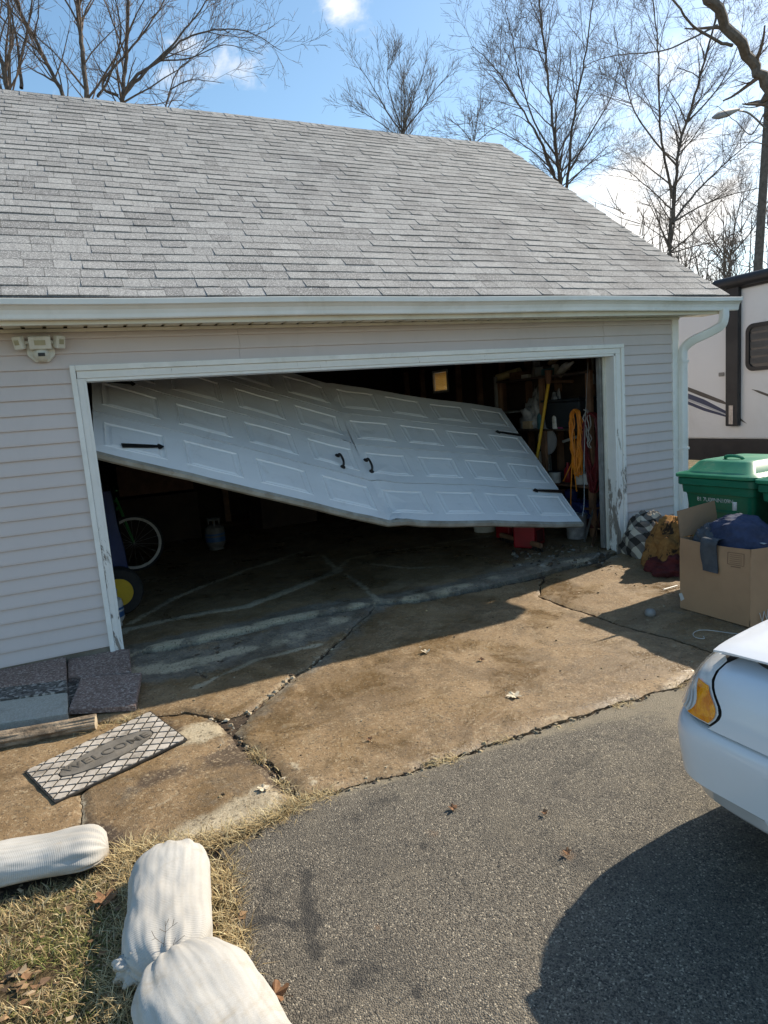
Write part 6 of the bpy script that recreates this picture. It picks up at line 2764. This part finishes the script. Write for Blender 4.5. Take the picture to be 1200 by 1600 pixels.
to = text_mesh('WELCOME', .088, M['mat_text'], 1.12, .0012, .0008)
to.parent = ov
c_ = mpt(0, 0, .0065)-Vector((ctr.x, ctr.y, 0))
X_ = (mpt(.1, 0)-mpt(-.1, 0)).normalized()
Y_ = (mpt(0, .1)-mpt(0, -.1)).normalized()
Z_ = X_.cross(Y_).normalized()
to.matrix_local = Matrix(((X_.x, Y_.x, Z_.x, c_.x), (X_.y, Y_.y, Z_.y, c_.y), (X_.z, Y_.z, Z_.z, c_.z), (0, 0, 0, 1)))

# ------------------------------------------------------------------ small things on the concrete


def leaf(c, s, rz, mat, label, curl=.3, lobes=5):
    mb = MB()
    n = 28
    pts = []
    for k in range(n):
        a = 2*pi*k/n
        r = s*(.55+.45*abs(cos(a*lobes/2))**1.5)
        pts.append((r*cos(a+rz), r*sin(a+rz)))
    z = lambda x, y: c[2]+.006+curl*(x*x*.7+y*y*.3)/s+.004*sin(x*200)
    mb.v = [(c[0], c[1], z(0, 0))]+[(c[0]+x, c[1]+y, z(x, y)) for x, y in pts]
    mb.f = [(0, 1+k, 1+(k+1) % n) for k in range(n)]
    mb.tube([(c[0], c[1], z(0, 0)+.001), (c[0]-s*1.3*cos(rz), c[1]-s*1.3*sin(rz), c[2]+.012)], .0015, 4)
    return tag(mb.build('fallen_leaf', mat, recalc=False), label, 'leaf', 'fallen leaves')


for (x, y, s, rz, mt, lab, cu_) in ((803, 1088, .046, .3, 'leaf_tan', 'large pale maple leaf lying flat on the sunlit concrete, the biggest of the leaves', .25),
                                    (665, 1020, .034, 1.2, 'leaf_tan', 'pale curled leaf on the concrete just below the shadow edge', .6),
                                    (752, 1032, .022, 2.2, 'leaf_brown', 'small dark brown curled leaf on the concrete between the two pale leaves', .9),
                                    (578, 1157, .018, .4, 'leaf_brown', 'small brown leaf on the lower middle of the tan concrete', .9),
                                    (708, 1264, .022, 2.6, 'leaf_brown', 'narrow dark leaf lying on the asphalt below the concrete edge', .5),
                                    (851, 1272, .016, 1.0, 'leaf_brown', 'dark leaf scrap on the open asphalt left of the car', .9),
                                    (886, 1334, .018, .7, 'leaf_brown', 'crumbled brown leaf on the asphalt just outside the car shadow', .9),
                                    (166, 1407, .045, 1.0, 'leaf_brown', 'curled orange brown leaf in the dry grass left of the middle sandbag', .7),
                                    (430, 1556, .045, 2.4, 'leaf_brown', 'narrow reddish leaf on the asphalt beside the nearest sandbag', .5),
                                    (412, 1233, .03, .2, 'leaf_tan', 'pale leaf flake on the broken concrete above the straw', .2)):
    leaf(tuple(atZ(x, y, .0)), s, rz, M[mt], lab, cu_)
# bottle cap and wire in the shade
c_ = atZ(1016, 961, .0)
mb = MB()
mb.lathe([(.038, 0), (.042, .01), (.036, .035), (.024, .046), (0, .048)], tuple(c_), 16)
tag(mb.build('cap', M['galv'], smooth=True), 'small round grey cap lying in the shade left of the cardboard box', 'cap')
mb = MB()
wp = [atZ(x, y, .012) for x, y in ((1170, 992), (1140, 989), (1110, 985), (1092, 985), (1083, 990), (1087, 996), (1100, 998), (1099, 994))]
mb.tube(smoothpath(wp, 4), .0028, 5)
tag(mb.build('wire', M['white_cord'], smooth=True), 'bent pale wire lying on the ground in front of the cardboard box', 'wire')
mb = MB()
mb.tube([atZ(1037, 921, .012), atZ(1058, 915, .015)], .006, 5)
tag(mb.build('stick', M['white_trim']), 'short white stick lying by the left foot of the cardboard box', 'stick')

# crumbs, pebbles and rubble
rg = random.Random(77)


def crumbs(name, pts, mat, cols_):
    mb = MB()
    cols = []
    for (x, y, z, s) in pts:
        d = [Vector((rg.uniform(-1, 1), rg.uniform(-1, 1), rg.uniform(-.4, 1))).normalized()*s*rg.uniform(.6, 1.1) for _ in range(0)]
        b0 = len(mb.v)
        rz = rg.uniform(0, 6.28)
        hx, hy, hz_ = s*rg.uniform(.6, 1.2), s*rg.uniform(.5, 1.0), s*rg.uniform(.35, .8)
        ring = []
        for k in range(5):
            a = rz+2*pi*k/5+rg.uniform(-.4, .4)
            ring.append((x+hx*cos(a), y+hy*sin(a), z))
        top = [(x+(p[0]-x)*rg.uniform(.4, .75), y+(p[1]-y)*rg.uniform(.4, .75), z+hz_*rg.uniform(.8, 1.1)) for p in ring]
        mb.v += ring+top
        for k in range(5):
            j = (k+1) % 5
            mb.f.append((b0+k, b0+j, b0+5+j, b0+5+k))
        mb.f.append(tuple(b0+5+k for k in range(5)))
        c = rg.choice(cols_)
        f = rg.uniform(.7, 1.15)
        cols += [(c[0]*f, c[1]*f, c[2]*f, 1)]*10
    return stuff(mb.build(name, mat, recalc=False, colors=cols))


pts = []
for _ in range(620):
    x, y = rg.uniform(.2, 5.2), rg.uniform(-2.5, -.2)
    k = rg.random()
    pts.append((x, y, .000+rise(np.array([[x, y]]))[0], .0035+.008*k**5))
crumbs('gravel', pts, M['crumbs'], [(.36, .27, .15), (.10, .07, .04), (.26, .19, .11), (.45, .38, .27), (.06, .045, .03)])
pts = []
CK = px(*CRACK)
for i in range(len(CK)-1):
    for _ in range(9):
        t = rg.random()
        x = CK[i][0]+(CK[i+1][0]-CK[i][0])*t+rg.gauss(-.02, .022)
        y = CK[i][1]+(CK[i+1][1]-CK[i][1])*t+rg.gauss(.012, .022)
        k = rg.random()
        pts.append((x, y, -.012, .006+.020*k**3*(1.0 if i > 5 else .4)))
for a_, b_, n_ in (((366, 1122), (255, 1118), 46), ((372, 1150), (460, 1236), 60)):
    A_, B_ = atZ(*a_), atZ(*b_)
    for _ in range(n_):
        t = rg.random()
        pts.append((A_[0]+(B_[0]-A_[0])*t+rg.gauss(0, .02), A_[1]+(B_[1]-A_[1])*t+rg.gauss(0, .02), -.015, .005+.016*rg.random()**3))
crumbs('rubble', pts, M['crumbs'], [(.42, .34, .23), (.30, .23, .15), (.12, .08, .05), (.20, .14, .085), (.5, .43, .32)])
pts = []
TE = TOPEDGE
for i in range(len(TE)-1):
    for _ in range(44):
        t = rg.random()
        pts.append((TE[i][0]+(TE[i+1][0]-TE[i][0])*t+rg.gauss(0, .03), TE[i][1]+(TE[i+1][1]-TE[i][1])*t+rg.gauss(-.005, .03), -.012, .003+.014*rg.random()**4))
crumbs('debris', pts, M['crumbs'], [(.20, .17, .12), (.10, .085, .06), (.34, .28, .19), (.06, .05, .04), (.42, .33, .2)])
pts = []
for _ in range(260):
    p_ = atZ(rg.uniform(800, 955), rg.uniform(852, 885), .04)
    pts.append((p_[0], p_[1], FZ-.002, .008+.03*rg.random()**3))
crumbs('debris', pts, M['crumbs'], [(.10, .07, .045), (.05, .04, .03), (.16, .12, .08), (.22, .2, .17)])

# ------------------------------------------------------------------ grass


def blades(name, spots, mat=None):
    """spots: (x, y, z, height, lean, colour)"""
    mb = MB()
    cols = []
    for (x, y, z, h, ln, c, wd) in spots:
        a = rg.uniform(0, 6.28)
        dx, dy = cos(a)*ln, sin(a)*ln
        w = wd
        sx, sy = -sin(a)*w, cos(a)*w
        tw = rg.uniform(-.6, .6)
        sx2, sy2 = -sin(a+tw)*w*.8, cos(a+tw)*w*.8
        b0 = len(mb.v)
        mb.v += [(x-sx, y-sy, z), (x+sx, y+sy, z), (x+dx*.35-sx2, y+dy*.35-sy2, z+h*.62), (x+dx*.35+sx2, y+dy*.35+sy2, z+h*.62), (x+dx, y+dy, z+h)]
        mb.f += [(b0, b0+1, b0+3, b0+2), (b0+2, b0+3, b0+4)]
        f = rg.uniform(.65, 1.2)
        cols += [(c[0]*f, c[1]*f, c[2]*f, 1)]*5
    return stuff(mb.build(name, M['blades'], recalc=False, colors=cols))


STRAW = ((.52, .40, .20), (.40, .29, .14), (.30, .21, .10), (.60, .50, .29), (.24, .17, .09))
GREEN = ((.16, .17, .045), (.21, .20, .06), (.11, .13, .035))
LAWN = gxy([(-700, 1470), (0, 1392), (60, 1378), (180, 1340), (215, 1318), (300, 1330), (345, 1335), (352, 1400), (362, 1470), (378, 1530), (430, 1590)])+[(.22, -4.3), (-3.2, -4.6)]
mb = MB()
Lp = [Vector((x, y)) for x, y in LAWN]
LA = np.array(LAWN)


def z_lawn(P, d):
    return np.clip(d, 0, .12)*.16-.035+.014*bumps(P, 3.0, 4.4)+.006*bumps(P, 14, 1.2)


M['thatch'] = None
th = NT('thatch')
tcol = th.mix(th.step(th.noise(60, 8, .75), .3, .7), (.20, .145, .072), (.075, .05, .028))
tcol = th.mix(th.step(th.noise(2.6, 6, .6), .48, .68), tcol, (.10, .10, .035))
tcol = th.mix(th.step(th.noise(3.4, 7, .65, .4, th.pos((1, 1, 1))), .60, .70), tcol, (.045, .03, .02))
th.set(tcol, .95, 0, .2)
th.bump(th.noise(90, 8, .8), 1.0, .02)
setting(slab('lawn', LAWN, z_lawn, lambda P, d: np.zeros((len(P), 3)), th.m, None, step=.04, depth=.05, amp=.02))


SOILPATCH = atZ(35, 1530)[:2]


def lawn_spots(n, x0, x1, y0, y1):
    P = np.array([(rg.uniform(x0, x1), rg.uniform(y0, y1)) for _ in range(n)])
    P = P[inside(P, LAWN)]
    d = polyline_dist(P, LAWN+[LAWN[0]])
    Z = z_lawn(P, d)
    out = []
    for (x, y), z in zip(P, Z):
        g_ = noise.fractal(Vector((x*2.4, y*2.4, 3.3)), .9, 2.1, 4)
        soil = noise.fractal(Vector((x*3.1, y*3.1, 9.3)), .9, 2.0, 3)
        spot = math.hypot((x-SOILPATCH[0])/.11, (y-SOILPATCH[1])/.07)
        if (soil > .30 or spot < 1.0) and rg.random() < .88:
            continue
        green = rg.random() < .22+.9*max(0, g_)
        c = rg.choice(GREEN) if green else rg.choice(STRAW)
        cl = .55+.9*max(0, noise.noise(Vector((x*9, y*9, 6.1)))+.35)
        h = (rg.uniform(.008, .036) if not green else rg.uniform(.010, .028))*cl
        out.append((x, y, z-.004, h, rg.uniform(.01, .055), c, rg.uniform(.0010, .0021)))
    return out


blades('grass', lawn_spots(46000, -1.15, .30, -4.0, -2.35)+lawn_spots(9000, -3.2, -1.1, -4.4, -2.3))
# longer straw between the bags, along the asphalt edge and in the joints
sp = []


def straw_line(pts, n, spread, h0, h1, lean, wd=(.0009, .0019), z=-.012, dens=None):
    P = gxy(pts)
    for _ in range(n):
        i = rg.randrange(len(P)-1)
        t = rg.random()
        x = P[i][0]+(P[i+1][0]-P[i][0])*t+rg.gauss(0, spread)
        y = P[i][1]+(P[i+1][1]-P[i][1])*t+rg.gauss(0, spread)
        if noise.noise(Vector((x*6, y*6, 1.7))) < (-.05 if dens is None else dens):
            continue
        sp.append((x, y, z, rg.uniform(h0, h1), rg.uniform(lean*.4, lean), rg.choice(STRAW[:4]), rg.uniform(*wd)))


straw_line([(185, 1338), (230, 1322), (300, 1318), (352, 1308), (400, 1290), (440, 1270), (470, 1252)], 1500, .03, .01, .05, .10, dens=-.4)
straw_line([(345, 1340), (352, 1400), (366, 1470), (378, 1530)], 800, .03, .01, .05, .09, dens=-.3)
straw_line([(470, 1250), (560, 1228), (660, 1200), (760, 1166), (880, 1128), (1000, 1090), (1060, 1072)], 2600, .028, .004, .022, .07, dens=.03)
straw_line([(1040, 1075), (1100, 1050), (1140, 1030)], 160, .03, .005, .03, .06, dens=-.1)
straw_line([(120, 1150), (190, 1128), (215, 1118)], 320, .025, .01, .04, .07, dens=-.3)
straw_line([(395, 1175), (410, 1190)], 160, .02, .01, .05, .06, dens=-1)
straw_line([(420, 1200), (450, 1235)], 160, .02, .006, .03, .06, dens=-.2)
straw_line([(190, 1350), (215, 1400), (205, 1470), (190, 1520), (195, 1590)], 1100, .035, .01, .06, .10, dens=-.4)
blades('dry_grass', sp)

# torn leaf litter caught in the grass and along the bags
mb = MB()
cols = []
spots_ = [(rg.uniform(-1.1, .2), rg.uniform(-3.9, -2.4)) for _ in range(150)]
for (ax_, ay_), (bx_, by_), n_ in (((200, 1390), (205, 1560), 70), ((345, 1360), (395, 1560), 40), ((180, 1345), (215, 1325), 20), ((10, 1520), (70, 1550), 30)):
    A_, B_ = atZ(ax_, ay_), atZ(bx_, by_)
    for _ in range(n_):
        t = rg.random()
        spots_.append((A_[0]+(B_[0]-A_[0])*t+rg.gauss(0, .025), A_[1]+(B_[1]-A_[1])*t+rg.gauss(0, .025)))
PL = np.array(spots_)
ZL = z_lawn(PL, polyline_dist(PL, LAWN+[LAWN[0]]))
for (x, y), z in zip(spots_, ZL):
    s_ = rg.uniform(.006, .024)
    a = rg.uniform(0, 6.28)
    b0 = len(mb.v)
    n = rg.choice((4, 5, 6))
    tx, ty = rg.gauss(0, .5), rg.gauss(0, .5)
    for k in range(n):
        an = a+2*pi*k/n
        r = s_*rg.uniform(.5, 1.1)
        dx, dy = r*cos(an), r*sin(an)*.7
        mb.v.append((x+dx, y+dy, z+.012+abs(dx*tx+dy*ty)))
    mb.f.append(tuple(b0+k for k in range(n)))
    c = rg.choice(((.22, .12, .06), (.30, .19, .10), (.14, .085, .05), (.40, .30, .19)))
    f = rg.uniform(.7, 1.2)
    cols += [(c[0]*f, c[1]*f, c[2]*f, 1)]*n
stuff(mb.build('leaf_litter', M['blades'], recalc=False, colors=cols))

# ------------------------------------------------------------------ bare trees


def grow(mb, pts, r0, r1, depth, rng, length, dens, spread=.75, up=.25, rmin=.006, sides=(7, 5, 4, 3, 3), start=.15, gap=.30):
    n = len(pts)
    rads = [r0+(r1-r0)*i/(n-1) for i in range(n)]
    mb.tube(pts, rads, sides[min(depth, 4)], cap=False)


def branch_set(mb, pts, r0, r1, level, rng, P):
    """children along a limb, recursively"""
    total = sum((Vector(b)-Vector(a)).length for a, b in zip(pts[:-1], pts[1:]))
    k = int(total*P['dens'][level])
    for _ in range(k):
        t = rng.uniform(P['start'], 1.0) if level else rng.uniform(P['start0'], 1.0)
        f = t*(len(pts)-1)
        i = min(int(f), len(pts)-2)
        a, b = Vector(pts[i]), Vector(pts[i+1])
        p = a.lerp(b, f-i)
        d = (b-a).normalized()
        rv_ = Vector((rng.gauss(0, 1), rng.gauss(0, 1), rng.gauss(0, .8)))
        side = (rv_-d*rv_.dot(d)).normalized()
        ang = rng.uniform(*P['ang'])
        nd = (d*cos(ang)+side*sin(ang)+Vector((0, 0, P['up'])))
        nd.normalize()
        L_ = P['len'][level]*rng.uniform(.5, 1.2)*(1.1-.55*t)
        rr = (r0+(r1-r0)*t)*rng.uniform(.26, .44)
        rr = max(rr, P['rmin'])
        re = max(rr*.32, P['rmin']*.8)
        m = 5 if level < 2 else 3
        q_ = [p]
        dd = nd.copy()
        for s in range(m):
            dd = (dd+Vector((rng.gauss(0, .09), rng.gauss(0, .09), rng.gauss(0, .08)+P['curve']))).normalized()
            q_.append(q_[-1]+dd*(L_/m))
        rads = [rr+(re-rr)*s/m for s in range(m+1)]
        mb.tube(q_, rads, 5 if level == 0 else (4 if level == 1 else 3), cap=False)
        if level+1 < len(P['dens']):
            branch_set(mb, q_, rr, re, level+1, rng, P)


def sight(pts, Y):
    return [Vector(atY(x, y, Y+dy)) for (x, y, dy) in pts]


def tree(label, Y, limbs, P, seed, bark='bark', twig='twig', group='bare trees behind the garage'):
    """limbs: list of (pixel points with depth offsets, base radius, tip radius); the first starts at the ground"""
    rng = random.Random(seed)
    first = limbs[0][0][0]
    b = atY(first[0], first[1], Y)
    base = Vector((b[0], b[1], -.08))
    t = thing('bare_tree', label, 'tree', tuple(base), group)
    tr, cr = MB(), MB()
    for i, (pp, r0, r1) in enumerate(limbs):
        pts = sight([(q_[0], q_[1], q_[2] if len(q_) > 2 else 0) for q_ in pp], Y)
        if i == 0 or pp[0] == first:
            pts = [base, base.lerp(pts[0], .5)+Vector((rng.uniform(-.06, .06), 0, 0)), base.lerp(pts[0], .92)]+pts if i == 0 else pts
        sm = smoothpath(pts, 5)
        n = len(sm)
        rads = [.8*(r0+(r1-r0)*(k/(n-1))**.7) for k in range(n)]
        if i == 0:
            rads[0] *= 1.35
            rads[1] *= 1.12
        sm = [p+Vector((rng.gauss(0, r0*.12), rng.gauss(0, r0*.3), rng.gauss(0, r0*.12))) for p in sm]
        tr.tube(sm, rads, 9, cap=False)
        branch_set(cr, sm, r0, r1, 0, rng, P)
    tr.build('trunk', M[bark], t, smooth=True, recalc=False)
    cr.build('crown', M[twig], t, smooth=True, recalc=False)
    return t


PL_ = dict(dens=(1.7, 2.8, 4.6, 4.6), len=(2.1, 1.1, .6, .32), ang=(.4, .95), up=.12, curve=.02, rmin=.0042, start=.15, start0=.34)
PF = dict(dens=(3.0, 3.6, 5.0, 4.4), len=(2.7, 1.25, .66, .34), ang=(.45, 1.0), up=.12, curve=.02, rmin=.0044, start=.15, start0=.30)
PT = dict(dens=(2.0, 3.0, 4.5), len=(1.9, .9, .45), ang=(.35, .85), up=.25, curve=.04, rmin=.006, start=.15, start0=.3)

tree('thick dark leaning trunk crossing the sky at the far left behind the ridge', 13.5, [([(102, 160), (78, 108), (55, 62), (33, 20), (8, -40), (-20, -110)], .085, .035), ([(33, 138), (30, 90), (22, 40), (8, -15)], .055, .02), ([(31, 95), (42, 50), (50, 0), (55, -40)], .045, .015)], PL_, 5)
tree('pair of dark trunks at the left picture edge behind the ridge', 12.5, [([(12, 150), (3, 100), (-12, 55), (-40, -20)], .10, .045), ([(8, 110), (20, 60), (12, 10), (20, -50)], .05, .02)], PL_, 6)
tree('single straight thick dark trunk left of the multi stemmed tree', 13.0, [([(137, 165), (131, 100), (124, 45), (121, -5), (119, -80), (125, -170)], .09, .05)], PL_, 7)
tree('wide multi stemmed tree with long limbs sweeping right over the ridge', 14.0, [([(188, 175), (192, 150), (196, 100), (199, 45), (201, -15), (200, -80)], .095, .04),
     ([(190, 152), (215, 118), (250, 95), (290, 60), (345, 46), (395, 52), (440, 80)], .062, .009),
     ([(192, 150), (225, 113), (262, 78), (295, 38), (320, 5), (350, -60)], .058, .014),
     ([(152, 152), (170, 122), (188, 62), (185, 20), (172, -30)], .045, .014),
     ([(185, 150), (160, 130), (205, 75), (232, 40), (262, -8), (290, -60)], .05, .015),
     ([(250, 95), (300, 90), (350, 70), (410, 85)], .03, .008)], PL_, 8)
tree('slim pale tree standing right of the multi stemmed one behind the ridge', 15.0, [([(258, 178), (266, 140), (280, 108), (312, 82), (345, 55)], .045, .012), ([(266, 140), (300, 125), (350, 130)], .025, .008)], PL_, 9)
PM = dict(PT)
tree('small twiggy pale tree above the middle of the ridge', 27.0, [([(628, 225), (631, 200), (632, 160), (630, 118)], .10, .02), ([(630, 210), (605, 175), (585, 140), (562, 105)], .06, .014), ([(631, 205), (655, 175), (680, 140), (700, 118)], .06, .014), ([(630, 210), (615, 165), (604, 120), (610, 100)], .05, .012), ([(632, 200), (648, 150), (662, 115)], .05, .012), ([(628, 218), (590, 190), (548, 165)], .04, .01)],
     dict(PT, dens=(3.2, 3.8, 4.4), len=(2.1, 1.15, .62), rmin=.006), 10, 'bark_pale', 'twig_pale')
tree('low bushy pale tree just behind the right end of the ridge', 25.0, [([(738, 240), (742, 215), (745, 190), (752, 165)], .07, .015), ([(740, 225), (720, 200), (700, 185)], .04, .01), ([(742, 225), (765, 205), (790, 190)], .04, .01)],
     dict(PT, dens=(2.2, 2.6, 3.2), len=(1.5, .8, .45), rmin=.0075), 11, 'bark_pale', 'twig_pale')
tree('tall many stemmed tree rising behind the roof slope right of the ridge end', 17.5, [([(878, 300), (872, 270), (866, 210), (858, 140), (850, 75), (843, 5), (838, -60)], .12, .035),
     ([(884, 300), (891, 230), (902, 150), (916, 80), (926, 0), (935, -60)], .085, .02), ([(866, 275), (842, 215), (802, 150), (768, 100), (738, 72)], .075, .012),
     ([(872, 250), (835, 190), (812, 120), (800, 60), (790, 10)], .055, .012), ([(888, 270), (925, 205), (955, 150), (968, 100)], .06, .012), ([(862, 265), (830, 235), (780, 205), (742, 190)], .04, .01), ([(880, 290), (930, 250), (975, 230)], .035, .01)], PF, 12)
tree('tall dark tree with spreading limbs standing between roof slope and lamp post', 18.0, [([(1047, 400), (1047, 380), (1051, 330), (1056, 280), (1062, 225), (1086, 150), (1110, 60), (1126, -10), (1140, -80)], .17, .04),
     ([(1051, 310), (1036, 235), (1030, 170), (1029, 90), (1020, 0), (1015, -60)], .085, .02), ([(1050, 350), (1088, 300), (1120, 268), (1160, 232), (1200, 205)], .08, .015),
     ([(1055, 345), (1100, 320), (1150, 302), (1210, 290)], .06, .015), ([(1052, 330), (1020, 300), (985, 270), (950, 262)], .05, .01), ([(1058, 260), (1000, 190), (975, 120), (960, 40)], .06, .012), ([(1075, 190), (1120, 140), (1150, 80), (1165, 10)], .06, .012), ([(1050, 395), (1085, 385), (1130, 372), (1180, 350)], .05, .012)], PF, 13)
tree('massive grey leaning trunk with heavy limb at the right picture edge', 9.0, [([(1262, 560), (1255, 400), (1240, 290), (1215, 200), (1195, 145), (1172, 95), (1142, 50), (1108, -5), (1080, -60)], .25, .16),
     ([(1142, 72), (1118, 62), (1085, 42), (1062, 15), (1035, -15)], .06, .03), ([(1120, 40), (1085, 58), (1040, 78), (990, 84), (945, 90), (905, 108)], .04, .008), ([(1200, 165), (1175, 210), (1150, 190), (1120, 165)], .03, .008), ([(1230, 250), (1200, 228), (1170, 222), (1130, 230)], .03, .008)],
     dict(PF, dens=(.9, 3.0, 4.5, 4.0), rmin=.004, len=(1.6, .9, .5, .25)), 14, 'bark_pale', 'twig')
tree('distant bare tree with thin stems behind the camper roof', 30.0, [([(1140, 440), (1142, 400), (1150, 350), (1160, 300)], .14, .03), ([(1142, 410), (1110, 370), (1090, 330)], .08, .02), ([(1145, 395), (1175, 360), (1195, 320)], .08, .02)],
     dict(PT, dens=(2.4, 2.6, 3.0), len=(2.4, 1.4, .8), rmin=.012), 15, 'bark', 'twig')

# lamp post beyond the camper
lp = thing('street_lamp', 'tall grey wooden lamp post with a cobra head lamp beside the big leaning trunk', 'street lamp', tuple(Vector(atY(1185, 420, 11.0)*np.array((1, 1, 0)))))
pb_, pt_ = Vector(atY(1184, 425, 11.0)), Vector(atY(1199, 190, 11.0))
mb = MB()
mb.tube([(pb_.x, pb_.y, -.08), tuple(pb_), tuple(pt_), tuple(pt_+(pt_-pb_)*.25)], [.16, .145, .125, .12], 14)
mb.build('post', M['bark_pale'], lp, smooth=True)
mb = MB()
h0, h1, h2 = Vector(atY(1200, 205, 11.0)), Vector(atY(1172, 178, 10.8)), Vector(atY(1150, 172, 10.6))
mb.tube(smoothpath([h0, h1, h2], 4), .028, 8)
mb.build('arm', M['galv'], lp, smooth=True)
ha, hb = Vector(atY(1156, 170, 10.6)), Vector(atY(1113, 184, 10.4))
mb = MB()
mb.tube([tuple(ha.lerp(hb, t)) for t in (0, .15, .45, .8, 1)], [.03, .06, .115, .105, .03], 12, flat=.55)
mb.build('lamp_head', M['galv'], lp, smooth=True)

# far woods closing the horizon
rw_ = random.Random(31)
mb = MB()
for k in range(900):
    a = rw_.uniform(-1.15, 1.75)
    D = rw_.uniform(34, 60)
    x, y = D*sin(a), D*cos(a)
    h = rw_.uniform(7.0, 12.5)
    n = 3
    mb.tube([(x, y, -.1), (x+rw_.gauss(0, .3), y, h*.5), (x+rw_.gauss(0, .8), y, h)], [.09, .055, .02], 4, cap=False)
    for j in range(14):
        t = rw_.uniform(.2, 1)
        p = Vector((x+rw_.gauss(0, .25), y, h*t))
        d = Vector((rw_.gauss(0, 1), rw_.gauss(0, .5), rw_.uniform(.3, 1.3))).normalized()
        L_ = rw_.uniform(.8, 2.4)
        m_ = p+d*L_*.5+Vector((rw_.gauss(0, .15), 0, rw_.gauss(0, .15)))
        mb.tube([tuple(p), tuple(m_), tuple(p+d*L_)], [.03, .02, .010], 3, cap=False)
        for _ in range(2):
            e = m_+Vector((rw_.gauss(0, .5), rw_.gauss(0, .3), rw_.uniform(.1, .7)))
            mb.tube([tuple(m_), tuple(e)], [.014, .008], 3, cap=False)
stuff(mb.build('woods', M['twig_pale'], recalc=False))
